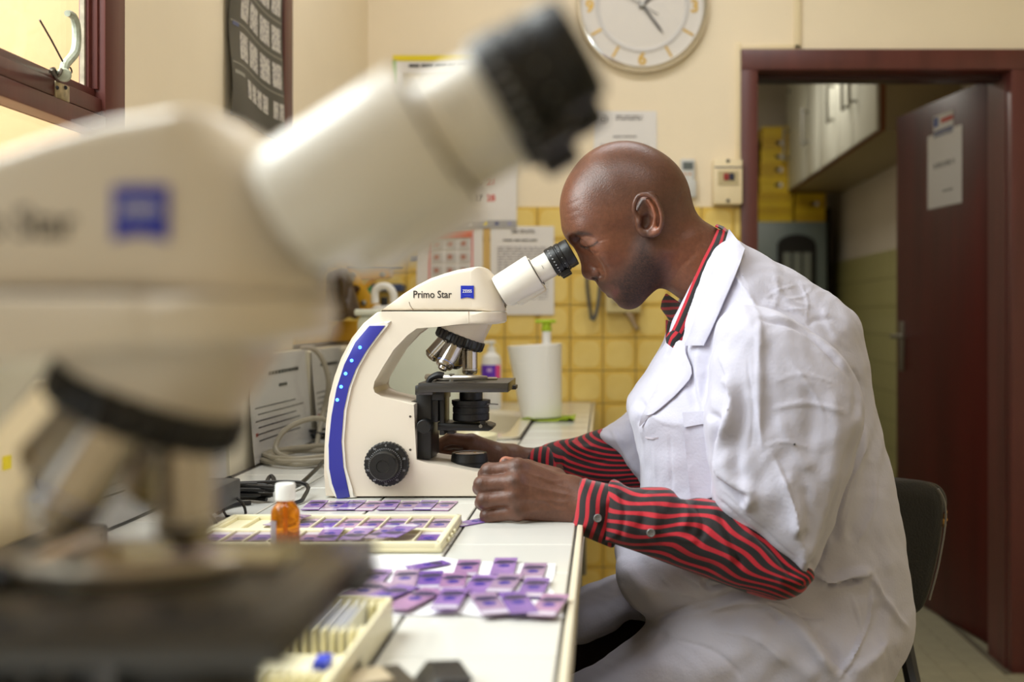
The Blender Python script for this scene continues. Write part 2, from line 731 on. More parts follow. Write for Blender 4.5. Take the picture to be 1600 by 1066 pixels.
# ------------------------------------------------------------------ main room shell
XL, YB = -0.759, 3.505           # left wall face, back wall face
XR, YF, H = 2.6, -1.3, 2.9
DX0, DX1, DZ = 0.476, 1.305, 1.965   # doorway
m = MB()
m.box(XL - 0.2, DX0, YB, YB + 0.16, 0, H)
m.box(DX1, XR + 0.2, YB, YB + 0.16, 0, H)
m.box(DX0, DX1, YB, YB + 0.16, DZ, H)
wall_back = struct(m.obj('wall_back', CREAM))
m = MB()
m.box(XL - 0.2, XL, YF, 1.684, 0, 1.09)
m.box(XL - 0.2, XL, YF, 1.684, 2.55, H)
m.box(XL - 0.2, XL, 1.684, YB, 0, H)
m.box(XL - 0.2, XL, YF, -0.75, 1.09, 2.55)
wall_left = struct(m.obj('wall_left', CREAM))
wall_right = struct(MB().box(XR, XR + 0.15, YF, YB, 0, H).obj('wall_right', CREAM))
wall_front = struct(MB().box(XL - 0.2, XR + 0.15, YF - 0.15, YF, 0, H).obj('wall_front', CREAM))
ceiling = struct(MB().box(XL - 0.2, XR + 0.2, YF - 0.2, YB + 0.2, H, H + 0.1).obj('ceiling', CEIL))

# floor: slab, tiles by geometry where they can be told apart, by material elsewhere
fm = mat('floor_field', (176, 168, 138), 0.5)
nt = fm.node_tree
tc = nt.nodes.new('ShaderNodeTexCoord')
br = nt.nodes.new('ShaderNodeTexBrick')
br.offset = 0
br.inputs['Scale'].default_value = 1
br.inputs['Brick Width'].default_value = 0.093
br.inputs['Row Height'].default_value = 0.093
br.inputs['Mortar Size'].default_value = 0.002
br.inputs['Color1'].default_value = (*lin((152, 146, 120)), 1)
br.inputs['Color2'].default_value = (*lin((144, 138, 112)), 1)
br.inputs['Mortar'].default_value = (*lin((95, 88, 72)), 1)
nt.links.new(tc.outputs['Object'], br.inputs['Vector'])
nt.links.new(br.outputs['Color'], nt.nodes['Principled BSDF'].inputs['Base Color'])
m = MB().box(XL - 0.2, XR + 0.2, YF - 0.2, 7.6, -0.1, 0)
floor = struct(m.obj('floor', fm))
FGROUT = mat('floor_grout', (96, 88, 70), 0.9)
pit = MB().box(0.525, 1.303, 3.27, 4.76, 0.0, 0.0006).box(1.303, 1.56, 3.27, 3.47, 0.0, 0.0006).obj('tile_bed', FGROUT, floor)
ft = MB().box(-0.0455, 0.0455, -0.0455, 0.0455, 0, 0.003, bev=0.0012, seg=1).mesh('floor_tile')
ft.materials.append(FTILE)
fr = floor.location
for i in range(-6, 6):
    for j in range(-2, 14):
        x, y = 1.089 + 0.093 * i - 0.0465, 3.456 + 0.093 * j + 0.0465
        if x + 0.046 > 1.30 and y > 3.43:
            continue
        inst('floor_tile', ft, Vector((x, y, 0.0004)) - fr, floor)

# ------------------------------------------------------------------ wall tiles
TP = 0.1055


def tile_mesh(a, b, face):
    """cushion-edged wall tile, a wide, b high, lying in the x-z plane and facing -y"""
    m1 = MB().box(-a / 2 + 0.0012, a / 2 - 0.0012, -0.006, 0, -b / 2 + 0.0012, b / 2 - 0.0012, bev=0.0015, seg=1)
    me = m1.mesh('wall_tile')
    me.materials.append(YTILE)
    return me


def cushion_pts(a, b, inset, n=5):
    q = []
    ra = 0.026
    for cx, cz, a0 in ((1, 1, 0), (-1, 1, 90), (-1, -1, 180), (1, -1, 270)):
        for k in range(n):
            t = R(a0 + 90 * k / (n - 1))
            q.append((cx * (a / 2 - inset - ra) + ra * math.cos(t), cz * (b / 2 - inset - ra) + ra * math.sin(t)))
    return q


def full_tile(a, b, mt, mi):
    m1 = MB().box(-a / 2 + 0.0012, a / 2 - 0.0012, -0.006, 0, -b / 2 + 0.0012, b / 2 - 0.0012, bev=0.0014, seg=1)
    m2 = MB().prism(cushion_pts(a, b, 0.010), -0.0070, -0.004, bev=0.0008, seg=1)
    me = m1.mesh('t')
    n0 = len(me.polygons)
    bm = bmesh.new()
    bm.from_mesh(me)
    me2 = m2.mesh('t2')
    bm.from_mesh(me2)
    out = bpy.data.meshes.new('wall_tile')
    bm.to_mesh(out)
    bm.free()
    out.materials.append(mt)
    out.materials.append(mi)
    for p in out.polygons[n0:]:
        p.material_index = 1
    out.shade_smooth()
    out.set_sharp_from_angle(angle=0.25)
    return out


wt = full_tile(TP, TP, YTILE, YTILE_IN)
m = MB()
m.box(XL, -0.213, YB - 0.0012, YB + 0.001, 0.80, 1.494)
m.box(-0.213, 0.441, YB - 0.0012, YB + 0.001, 0.0, 1.494)
m.obj('tile_bed', GROUT, wall_back)
wb = wall_back.location
for i in range(-8, 5):
    for j in range(-10, 4):
        x0, z0 = -0.002 + TP * i, 1.072 + TP * j
        if z0 < 0.80 and x0 < -0.22:
            continue
        x1 = x0 + TP
        a, b = max(x0, XL), min(x1, 0.441)
        if b - a < 0.012:
            continue
        inst('wall_tile', wt, Vector(((a + b) / 2, YB - 0.001, z0 + TP / 2)) - wb, wall_back, scale=((b - a) / TP, 1, 1))
# the same tiles go on along the left wall beyond the window
m = MB().box(XL - 0.001, XL + 0.0012, 2.66, YB, 0.86, 1.494)
m.obj('tile_bed', GROUT, wall_left)
wl = wall_left.location
for i in range(8):
    for j in range(0, 4):
        y1 = YB - 0.008 - TP * i
        inst('wall_tile', wt, Vector((XL + 0.001, y1 - TP / 2, 1.072 + TP * j + TP / 2)) - wl, wall_left, rot=(0, 0, R(90)))

# ------------------------------------------------------------------ door frame, door, ducts
m = MB()
m.box(0.441, 0.493, YB - 0.03, YB + 0.175, 0, 1.93, bev=0.003)
m.box(1.303, 1.405, YB - 0.03, YB + 0.02, 0, 1.93, bev=0.003)
m.box(1.300, 1.405, YB + 0.015, YB + 0.175, 0, 1.93)
m.box(0.441, 1.405, YB - 0.03, YB + 0.175, 1.93, 1.996, bev=0.003)
frame_door = struct(m.obj('door_1', MAHOG))
MB().box(0.50, 1.302, YB + 0.05, YB + 0.12, 1.915, 1.931).obj('door_stop', mat('dark_mahogany', (52, 22, 20), 0.4), frame_door)
# leaf swung into the store room
hx, hy, lx, ly = 1.362, 3.69, 1.231, 4.50
ang = math.atan2(ly - hy, lx - hx)
leaf = thing('door_leaf', 'dark red wooden door standing open into the storeroom', 'door', (hx, hy, 0.008))
T = Matrix.Translation((hx, hy, 0)) @ Matrix.Rotation(ang, 4, 'Z')
L = math.hypot(lx - hx, ly - hy)
MB().box(0, L, -0.02, 0.02, 0.008, 1.962, bev=0.002, M=T).obj('panel', DOORW, leaf)
m = MB()     # handle with its plate near the free edge, on the side seen from the room
hz = CZ + (495 - 545) * 4.42 / FP
m.box(L - 0.075, L - 0.035, 0.02, 0.026, hz - 0.09, hz + 0.11, bev=0.002, M=T)
m.cyl(T @ Vector((L - 0.055, 0.02, hz + 0.05)), T @ Vector((L - 0.055, 0.07, hz + 0.05)), 0.009)
m.cyl(T @ Vector((L - 0.055, 0.065, hz + 0.05)), T @ Vector((L - 0.17, 0.065, hz + 0.05)), 0.008)
m.obj('handle', STEEL, leaf, label='metal lever handle on a long plate')
for z in (0.28, 1.62):
    MB().cyl(T @ Vector((-0.004, 0.012, z - 0.05)), T @ Vector((-0.004, 0.012, z + 0.05)), 0.009, seg=10).obj('hinge', STEEL, leaf)


def on_leaf(px, py):
    """point of the seen door face under a pixel"""
    d = P(px, py, 1) - Vector((0, 0, CZ))
    n = T.to_3x3() @ Vector((0, 1, 0))
    p0 = T @ Vector((0, 0.0205, 0))
    o = Vector((0, 0, CZ))
    t = (p0 - o).dot(n) / d.dot(n)
    return T.inverted() @ (o + d * t)


MD = T @ Matrix(((-1, 0, 0, 0), (0, 0, 1, 0), (0, 1, 0, 0), (0, 0, 0, 1)))   # text frame on the seen face


def leafbox(name, c, mt, parent=None, off=0.0, th=0.0008):
    q = [on_leaf(*p) for p in c]
    x0, x1 = min(p.x for p in q), max(p.x for p in q)
    z0, z1 = min(p.z for p in q), max(p.z for p in q)
    return MB().box(x0, x1, 0.0205 + off, 0.0205 + off + th, z0, z1, M=T).obj(name, mt, parent), (x0, x1, z0, z1)


stk, e = leafbox('door_sticker', ((1459, 183), (1490, 207)), PAPER)
tag(stk, 'small white and blue sticker high on the open door', 'sticker')
x0, x1, z0, z1 = e
MB().box(x0 + 0.003, x1 - 0.003, 0.0213, 0.0217, z0 + 0.003, z0 + (z1 - z0) * 0.33, M=T).obj('blue_band', mat('navy_print', (40, 58, 120), 0.6), stk)
MB().box(x0 + 0.004, x0 + (x1 - x0) * 0.62, 0.0213, 0.0217, z0 + (z1 - z0) * 0.60, z1 - 0.018, M=T).obj('red_print', REDINK, stk)
MB().box(x1 - (x1 - x0) * 0.24, x1 - 0.004, 0.0213, 0.0217, z0 + (z1 - z0) * 0.5, z1 - 0.006, M=T).obj('blue_logo', mat('blue_print', (50, 80, 160), 0.6), stk)
sgn, e = leafbox('door_notice', ((1450, 214), (1503, 316)), PAPER)
tag(sgn, 'white paper notice in a clear sleeve taped to the open door', 'notice')
x0, x1, z0, z1 = e
rng = random.Random(4)
m = MB()
for k, (wd, gap) in enumerate(((7, 1), (4, 1), (7, 0))):
    pass
xx = x0 + 0.2 * (x1 - x0)
while xx < x0 + 0.8 * (x1 - x0):
    wv = rng.uniform(0.006, 0.011)
    m.box(xx, xx + wv, 0.0213, 0.0217, z0 + (z1 - z0) * 0.53, z0 + (z1 - z0) * 0.60, M=T)
    xx += wv + (0.010 if rng.random() < 0.25 else 0.0022)
m.box(x0 + 0.25 * (x1 - x0), x0 + 0.55 * (x1 - x0), 0.0213, 0.0217, z0 + (z1 - z0) * 0.19, z0 + (z1 - z0) * 0.215, M=T)
m.obj('print', INK, sgn)
sleeve = MB().box(x0 - 0.006, x1 + 0.006, 0.0219, 0.0224, z0 - 0.006, z1 + 0.003, M=T).obj('clear_sleeve', glassmat('clear_film', (250, 250, 250), 0.09, 0.12), sgn)

m = MB()
m.box(0.425, 0.441, YB - 0.014, YB, 1.64, 2.02, bev=0.002)
d1 = struct(m.obj('trim_1', DUCT))
m = MB().box(0.612, 0.634, YB - 0.012, YB, 2.0, 2.9, bev=0.002).box(0.441, 0.634, YB - 0.012, YB, 1.998, 2.014, bev=0.002)
struct(m.obj('trim_2', DUCT))

# ------------------------------------------------------------------ store room beyond
SX0, SX1, SY = 0.15, 1.521, 7.25
struct(MB().box(SX0 - 0.1, SX1 + 0.1, SY, SY + 0.1, 0, 2.75).obj('wall_far', WHITEW))
wall_fr = struct(MB().box(SX1, SX1 + 0.1, YB + 0.16, SY, 0, 2.75).obj('wall_far_right', WHITEW))
struct(MB().box(SX0 - 0.1, SX0, YB + 0.16, SY, 0, 2.75).obj('wall_far_left', WHITEW))
struct(MB().box(SX0 - 0.1, SX1 + 0.1, YB + 0.16, SY + 0.1, 2.75, 2.85).obj('ceiling.001', CEIL))
MB().box(SX1 - 0.0012, SX1 + 0.001, 4.4, SY, 0.0, 1.494).obj('tile_bed', mat('green_grout', (120, 116, 78), 0.9), wall_fr)
gt = MB().box(-0.0735, 0.0735, -0.005, 0, -0.0735, 0.0735, bev=0.0014, seg=1).mesh('wall_tile')
gt.materials.append(GTILE)
o_ = wall_fr.location
for i in range(19):
    for j in range(10):
        y, z = SY - 0.078 - 0.15 * i, 1.494 - 0.075 - 0.15 * j
        if y < 4.4 or z < 0.0:
            continue
        inst('wall_tile', gt, Vector((SX1 - 0.001, y, z)) - o_, wall_fr, rot=(0, 0, R(-90)))
m = MB().box(1.405, 1.50, SY - 0.06, SY, 0, 1.86, bev=0.004)
struct(m.obj('trim_3', mat('dark_brown_wood', (52, 34, 26), 0.5)))

# wall cabinets along the right side
cabx, cz0 = 1.177, 1.93
cab = thing('wall_cabinet', 'long white wall cabinet above the storeroom wall tiles', 'cabinet', (1.35, 5.75, cz0))
BEIGE = mat('beige_laminate', (176, 160, 122), 0.5)
DOORWHITE = mat('white_laminate', (214, 214, 200), 0.4)
EDGE = mat('brown_edge_band', (128, 74, 36), 0.5)
MB().box(cabx + 0.02, SX1, 4.63, 6.92, cz0, 2.65, bev=0.002).obj('carcass', BEIGE, cab)
MB().box(cabx + 0.001, cabx + 0.02, 4.62, 6.92, cz0, 2.65).obj('front_edge', EDGE, cab, label='brown edge band round the doors')
for a, b, hd in ((4.63, 5.055, 0), (5.065, 5.385, 1), (5.40, 5.86, 1), (5.885, 6.225, 0), (6.235, 6.91, 2)):
    d = MB().box(cabx - 0.016, cabx, a, b, cz0 + 0.006, 2.64, bev=0.002).obj('door', DOORWHITE, cab)
    yy = {0: b - 0.06, 1: a + 0.07, 2: b - 0.12}[hd]
    zb = cz0 + 0.20
    m = MB()
    m.cyl((cabx - 0.016, yy, zb), (cabx - 0.05, yy, zb), 0.008, seg=10)
    m.cyl((cabx - 0.016, yy, zb + 0.17), (cabx - 0.05, yy, zb + 0.17), 0.008, seg=10)
    m.tube([(cabx - 0.05, yy, zb - 0.02), (cabx - 0.052, yy, zb + 0.085), (cabx - 0.05, yy, zb + 0.19)], 0.009, 10)
    m.obj('handle', STEEL, d)
    MB().lathe([(0.011, 0), (0.011, 0.006), (0.0, 0.007)], frame((cabx - 0.016, yy + 0.01, zb + 0.42), (-1, 0, 0)), 12).obj('lock', BLACKP, d)
nb = MB().box(1.20, 1.43, 4.6275, 4.6295, cz0 + 0.255, cz0 + 0.295).obj('cabinet_plate', mat('navy_plate', (38, 46, 78), 0.5))
tag(nb, 'narrow dark blue plate on the end panel of the wall cabinet', 'plate')

# grey steel locker with an arched black window in its door
lk = thing('steel_locker', 'blue grey steel locker under the yellow boxes', 'locker', (1.19, 7.0, 0))
LG = mat('grey_green_enamel', (112, 124, 122), 0.4)
MB().box(0.90, 1.40, 6.82, 7.2, 0.0, 1.735, bev=0.004).obj('body', LG, lk)
MB().box(0.92, 1.385, 6.805, 6.82, 0.06, 1.70, bev=0.003).obj('door', LG, lk)
ax0, ax1, az0, az1 = 1.085, 1.325, 1.18, 1.655


def arch(x0, x1, z0, z1):
    q = [(x0, z0), (x1, z0)]
    rr = (x1 - x0) / 2
    for k in range(9):
        t = R(180 * k / 8)
        q.append(((x0 + x1) / 2 + rr * math.cos(t), z1 - rr * 0.55 + rr * 0.55 * math.sin(t)))
    return q


lan = MB().prism(arch(ax0, ax1, az0, az1), 6.782, 6.806, bev=0.004, seg=1).obj('window_frame', BLACKP, lk)
for k in range(3):
    a = ax0 + 0.035 + 0.062 * k
    MB().box(a, a + 0.048, 6.778, 6.784, az0 + 0.06, az1 - 0.115).obj('pane', mat('grey_mirror', (128, 134, 126), 0.25), lan)

# yellow cardboard boxes on the locker
YB1 = mat('yellow_card', (214, 182, 24), 0.5, var=0.08, vscale=9)
YB2 = mat('yellow_card_deep', (196, 160, 14), 0.5, var=0.08, vscale=9)


def yellow_box(x0, x1, z0, z1, y, mt, label, mark=False, name='file_box'):
    m = MB().box(x0, x1, y, y + 0.28, z0, z1 - (z1 - z0) * 0.36, bev=0.002, seg=1)
    b = m.obj(name, mt)
    tag(b, label, 'box', 'yellow boxes stacked on the steel locker')
    MB().box(x0 - 0.003, x1 + 0.003, y - 0.003, y + 0.283, z1 - (z1 - z0) * 0.36, z1 - 0.001, bev=0.002, seg=1).obj('lid', mt, b)
    if mark:
        zz = (z0 + z1) / 2
        MB().box((x0 + x1) / 2, (x0 + x1) / 2 + 0.03, y - 0.0045, y - 0.003, zz - 0.012, zz + 0.010).obj('print', DARKINK, b)
        MB().box(x1 - 0.07, x1 - 0.045, y - 0.0045, y - 0.003, zz - 0.014, zz + 0.012).obj('seal', WHITEP, b)


ORD = ['bottom', 'second', 'third', 'fourth', 'fifth', 'sixth', 'seventh', 'eighth', 'ninth', 'tenth', 'eleventh']
zt = 1.736
s1 = [0.044, 0.046, 0.045, 0.046]
names = []
z = zt
for k in range(4):
    yellow_box(0.975, 1.188, z, z + 0.0455, 6.84, (YB1, YB2)[k % 2], f'flat yellow box, {ORD[k]} in the middle pile, below the taller boxes')
    z += 0.0455
z2 = z
for k in range(4):
    yellow_box(1.205, 1.405 - 0.01, zt + 0.0455 * k, zt + 0.0455 * (k + 1), 6.84, (YB2, YB1)[k % 2],
               f'flat yellow box, {ORD[k]} in the short pile under the wall cabinet' + (', with a dark mark' if k == 2 else ''), k == 2)
hts = [0.105, 0.085, 0.082, 0.088, 0.06]
z = z2
for k, hh in enumerate(hts):
    yellow_box(0.985 + 0.004 * k, 1.170, z, z + hh, 6.84 + 0.01, (YB1, YB2)[k % 2],
               f'thick yellow box, {ORD[k]} of the five on top of the middle pile', k < 4)
    z += hh
z = zt
for k in range(7):
    yellow_box(0.905, 0.968, z, z + 0.075, 6.86, (YB2, YB1)[k % 2], f'yellow box, {ORD[k]} in the narrow pile beside the door frame')
    z += 0.075

# ------------------------------------------------------------------ window on the left wall
wz0, wz1 = 1.4138, 1.4806
wn = bpy.data.objects.new('window_1', None)
COL.objects.link(wn)
wn.location = (XL - 0.03, 0.5, 1.09)
wn['kind'] = 'structure'
m = MB()
m.box(-0.786, -0.747, 1.632, 1.700, 1.06, 2.56, bev=0.002)       # jamb
m.box(XL - 0.022, -0.757, 1.627, 1.634, wz1, 2.5, bev=0.001)
m.box(XL - 0.022, -0.766, 1.619, 1.633, wz1 - 0.02, 2.5, bev=0.001)
m.obj('window_stile', MAHOG, wn)
m = MB()
m.box(-0.784, -0.747, -0.75, 1.634, wz0, wz0 + 0.026, bev=0.002)
m.box(-0.784, -0.753, -0.75, 1.634, wz0 + 0.0285, wz1 - 0.014, bev=0.002)
m.box(-0.784, -0.762, -0.75, 1.632, wz1 - 0.015, wz1, bev=0.002)
m.obj('window_rail', MAHOG, wn)
MB().box(XL - 0.10, XL + 0.02, -0.75, 1.69, 1.06, 1.10, bev=0.003).obj('window_sill', MAHOG, wn)
MB().box(XL - 0.10, XL + 0.012, -0.75, 1.69, 2.50, 2.56, bev=0.003).obj('window_head', MAHOG, wn)
for yy in (0.35, -0.7):
    MB().box(XL - 0.10, XL + 0.008, yy - 0.03, yy + 0.03, 1.09, 2.5, bev=0.003).obj('window_mullion', MAHOG, wn)
WG = glassmat('window_glass', (250, 250, 246), 0.05)
for a, b in ((-0.67, 0.32), (0.38, 1.622)):
    MB().box(XL - 0.022, XL - 0.018, a, b, wz1, 2.5).obj('pane', WG, wn)
    MB().box(XL - 0.022, XL - 0.018, a, b, 1.10, wz0).obj('pane', WG, wn)
MB().box(XL - 0.018, XL - 0.0115, 1.614, 1.6195, wz1, 2.5).obj('putty', mat('old_putty', (150, 140, 120), 0.9, var=0.3, vscale=60), wn)
# ochre outer wall seen through it
struct(MB().box(-2.1, -0.788, 1.655, 1.6835, 0.0, 2.75).obj('wall_outside', YELLOUT))

# casement catch with its cranked arm and a wire
ct = thing('window_catch', 'worn grey metal cranked catch on the window rail', 'catch', (XL + 0.02, 1.50, wz1))
CG = mat('chipped_grey_paint', (158, 162, 142), 0.4, var=0.25, vscale=90)


def W(px, py, X=XL + 0.02):
    Y = X * FP / (px - VX)
    return Vector((X, Y, CZ + (VY - py) * Y / FP))


m = MB().tube([W(100, 116), W(101, 103), W(108, 94), W(117, 82), W(120, 62), W(119, 40), W(115, 27), W(110, 22), W(105, 21)],
              [0.0062, 0.006, 0.006, 0.0062, 0.0062, 0.006, 0.0055, 0.005, 0.0045], 10, sm=3)
m.obj('crank_arm', CG, ct)
MB().cyl(W(100, 117, XL + 0.004), W(100, 117, XL + 0.034), 0.0095, bev=0.002).obj('pivot', CG, ct)
MB().tube([W(78, 112), W(84, 107, XL + 0.03), W(90, 117, XL + 0.012), W(96, 108, XL + 0.03), W(92, 118, XL + 0.03), W(84, 118, XL + 0.012), W(80, 108, XL + 0.028), W(88, 121, XL + 0.03)], 0.0022, 6, sm=4).obj('wire_binding', mat('rusty_wire', (86, 78, 66), 0.5, metal=0.6), ct)
MB().tube([W(98, 96), W(80, 62), W(62, 31)], 0.0013, 6).obj('stay_wire', mat('dark_wire', (62, 48, 40), 0.5), ct)
MB().tube([W(104, 104), W(110, 106), W(112, 113), W(107, 117)], 0.0012, 6, sm=4).obj('wire_loop', mat('rusty_wire', (0, 0, 0)), ct)
lp = MB().box(XL + 0.004, XL + 0.008, W(85, 0, XL + 0.006).y, W(107, 0, XL + 0.006).y, wz0 + 0.027, wz0 + 0.050, bev=0.001).obj('keeper_plate', mat('worn_brass', (178, 164, 132), 0.35, metal=0.7, var=0.3, vscale=80), ct)
for px in (89, 102):
    MB().ball(W(px, 137, XL + 0.008), 0.003, u=8, v=6).obj('screw', DARKINK, lp)

# ------------------------------------------------------------------ poster with its wooden batten
struct(MB().box(XL, XL + 0.016, 2.535, 2.605, 1.40, 2.9, bev=0.003).obj('trim_4', MAHOG))
pz0, pz1, py0, py1 = 1.545, 2.2, 2.175, 2.53


def poster_pt(u, v, off=0.0):
    y = py0 + (py1 - py0) * u
    wave = 0.006 + 0.004 * math.sin(v * 17 + u * 2.0) * (1 - u) ** 2 + 0.003 * math.sin(v * 9 + 1) * u + 0.004 * math.sin(u * 7 + 1)
    return Vector((XL + 0.004 + wave + off, y, pz0 + (pz1 - pz0) * v + 0.006 * math.sin(u * 6)))


ps = MB().quadgrid(lambda u, v: poster_pt(u, v), 24, 40, 0.0008).top('micrograph_poster', mat('olive_black_print', (62, 60, 52), 0.45),
     'dark poster with rows of pale micrograph pictures on the left wall', 'poster')
SPK = mat('speckled_micrograph', (176, 172, 164), 0.5)
nt = SPK.node_tree
tc = nt.nodes.new('ShaderNodeTexCoord')
vo = nt.nodes.new('ShaderNodeTexVoronoi')
vo.inputs['Scale'].default_value = 110
rp = nt.nodes.new('ShaderNodeValToRGB')
rp.color_ramp.elements[0].position = 0.15
rp.color_ramp.elements[0].color = (*lin((110, 100, 110)), 1)
rp.color_ramp.elements[1].position = 0.55
rp.color_ramp.elements[1].color = (*lin((196, 190, 178)), 1)
nt.links.new(tc.outputs['Object'], vo.inputs['Vector'])
nt.links.new(vo.outputs['Distance'], rp.inputs['Fac'])
nt.links.new(rp.outputs['Color'], nt.nodes['Principled BSDF'].inputs['Base Color'])
for r in range(6):
    v0 = 0.185 + 0.128 * r
    for c in range(4):
        u0 = 0.17 + 0.205 * c
        MB().quadgrid(lambda u, v: poster_pt(u0 + 0.165 * u, v0 + 0.085 * v, 0.0012), 3, 3, 0.0003).obj('picture', SPK, ps)
    if r < 5:
        MB().quadgrid(lambda u, v: poster_pt(0.02 + 0.96 * u, v0 - 0.022 + 0.004 * v, 0.0011), 12, 1, 0.0002).obj('print', mat('pale_print', (150, 146, 132), 0.6), ps)
for c in range(6):
    u0 = 0.30 + 0.105 * c + (0.07 if c > 3 else 0)
    MB().quadgrid(lambda u, v: poster_pt(u0 + 0.085 * u, 0.075 + 0.06 * v, 0.0012), 2, 2, 0.0003).obj('picture', SPK, ps)
MB().quadgrid(lambda u, v: poster_pt(0.04 + 0.2 * u, 0.13 + 0.012 * v, 0.0012), 3, 1, 0.0003).obj('print', MATS['pale_print'], ps)
MB().quadgrid(lambda u, v: poster_pt(0.05 + 0.1 * u, 0.40 + 0.012 * v, 0.0012), 3, 1, 0.0003).obj('print', mat('blue_grey_print', (92, 98, 130), 0.6), ps)
MB().quadgrid(lambda u, v: poster_pt(0.05 + 0.1 * u, 0.28 + 0.012 * v, 0.0012), 3, 1, 0.0003).obj('print', MATS['blue_grey_print'], ps)

# ------------------------------------------------------------------ things on the back wall
WB = YB - 0.0088     # over the tiles
SB = FP / YB


def bw(px, py):
    return ((px - VX) * YB / FP, CZ + (VY - py) * YB / FP)


def sheet(name, px0, py0_, px1, py1_, y, mt, label=None, cat=None, parent=None, th=0.0012, curl=0.0):
    x0, z1 = bw(px0, py0_)
    x1, z0 = bw(px1, py1_)
    fn = lambda u, v: Vector((x0 + (x1 - x0) * u, y - curl * math.sin(u * 3.1) * (1 - v) - 0.4 * curl * math.sin(v * 5), z0 + (z1 - z0) * v))
    o = MB().quadgrid(fn, 8, 8, th).obj(name, mt, parent)
    if label:
        tag(o, label, cat)
    return o


def textlines(px0, py0_, px1, py1_, y, n, mt, parent, seed, word=(5, 14), fill=0.8, th=0.45, name='print'):
    rg = random.Random(seed)
    m = MB()
    st = (py1_ - py0_) / n
    for k in range(n):
        yy = py0_ + st * k
        x = px0
        end = px0 + (px1 - px0) * (fill + (1 - fill) * rg.random())
        while x < end:
            wv = rg.uniform(*word)
            a, z1 = bw(x, yy)
            b, z0 = bw(min(x + wv, end), yy + st * th)
            m.box(a, b, y - 0.0004, y, z0, z1)
            x += wv + rg.uniform(1.5, 3)
    return m.obj(name, mt, parent)


# calendar
cl = sheet('wall_calendar', 615, 88, 808, 357, YB - 0.012, PAPER, 'large white wall calendar with a yellow top edge and grey foot strip', 'calendar', curl=0.001)
a = sheet('top_band', 615, 88, 808, 97, YB - 0.0145, mat('yellow_print', (236, 214, 30), 0.6), parent=cl, th=0.0005)
sheet('side_band', 615, 96, 620, 135, YB - 0.0145, mat('green_print', (150, 190, 90), 0.6), parent=cl, th=0.0005)
sheet('foot_strip', 615, 345, 808, 357, YB - 0.0150, mat('grey_print', (168, 166, 166), 0.6), parent=cl, th=0.0005)
textlines(640, 102, 800, 112, YB - 0.0142, 1, DARKINK, cl, 5, (6, 20))
sheet('picture', 630, 116, 795, 200, YB - 0.0142, mat('muted_photo_print', (200, 190, 168), 0.6, var=0.4, vscale=18), parent=cl, th=0.0003)
for px, c in ((696, REDINK), (735, WHITEP), (759, MATS['yellow_print']), (777, MATS['navy_print']), (797, mat('lilac_print', (150, 150, 190), 0.6))):
    MB().lathe([(0.006, 0), (0.006, 0.0006)], frame((bw(px, 350)[0], YB - 0.0150, bw(px, 350)[1]), (0, -1, 0)), 10).obj('emblem', c, cl)
day = 1
for r in range(5):
    for c in range(7):
        px, py = 634 + 21 * c, 222 + 27 * r
        if day <= 31:
            x, zc = bw(px, py + 12)
            text('numeral', str(day), 0.030, (x, YB - 0.0142, zc), REDINK if c == 6 else DARKINK, cl, bold=0.0008)
        day += 1
# notice with the red bordered pictures
nt_ = sheet('picture_notice', 652, 357, 755, 492, WB - 0.003, PAPER, 'white notice with red bordered rows of small pictures', 'notice', curl=0.002)
sheet('red_header', 674, 360, 737, 371, WB - 0.0075, mat('orange_red_print', (224, 92, 48), 0.6), parent=nt_, th=0.0004)
x0, z1 = bw(671, 359)
x1, z0 = bw(740, 492)
MB().box(x0, x0 + 0.005, WB - 0.008, WB - 0.0074, z0, z1).box(x1 - 0.005, x1, WB - 0.008, WB - 0.0074, z0, z1).obj('red_border', mat('soft_red_print', (224, 120, 110), 0.6), nt_)
for r in range(6):
    for c in range(3):
        p = sheet('picture', 676 + 21 * c, 374 + 21 * r, 693 + 21 * c, 390 + 21 * r, WB - 0.0076, mat('picture_print', (200, 196, 192), 0.6), parent=nt_, th=0.0004)
        x, zc = bw(683 + 21 * c, 381 + 21 * r)
        MB().lathe([(0.009, 0), (0.009, 0.0004)], frame((x, WB - 0.0082, zc), (0, -1, 0)), 9).obj('spot', mat('brown_print', (180, 128, 112), 0.6), p)
tp = sheet('blue_tape', 641, 398, 652, 407, WB - 0.001, mat('blue_tape', (44, 70, 130), 0.4), 'bit of dark blue tape on the yellow tiles beside the picture notice', 'tape')
# list in a plastic sleeve
ls = sheet('list_sheet', 767, 354, 866, 492, WB - 0.003, PAPER, 'long white printed list hung on the yellow tiles behind the eyepiece', 'notice', curl=0.002)
textlines(800, 360, 840, 366, WB - 0.0062, 2, INK, ls, 11)
textlines(787, 375, 846, 379, WB - 0.0062, 1, DARKINK, ls, 12, (8, 18))
textlines(778, 386, 858, 470, WB - 0.0062, 20, mat('pale_ink', (178, 174, 178), 0.8), ls, 13, (4, 12), 0.95)
rb = sheet('paper_strip', 757, 357, 765, 420, WB - 0.002, mat('ochre_strip', (214, 176, 104), 0.6), 'narrow ochre paper strip between the two notices', 'strip')
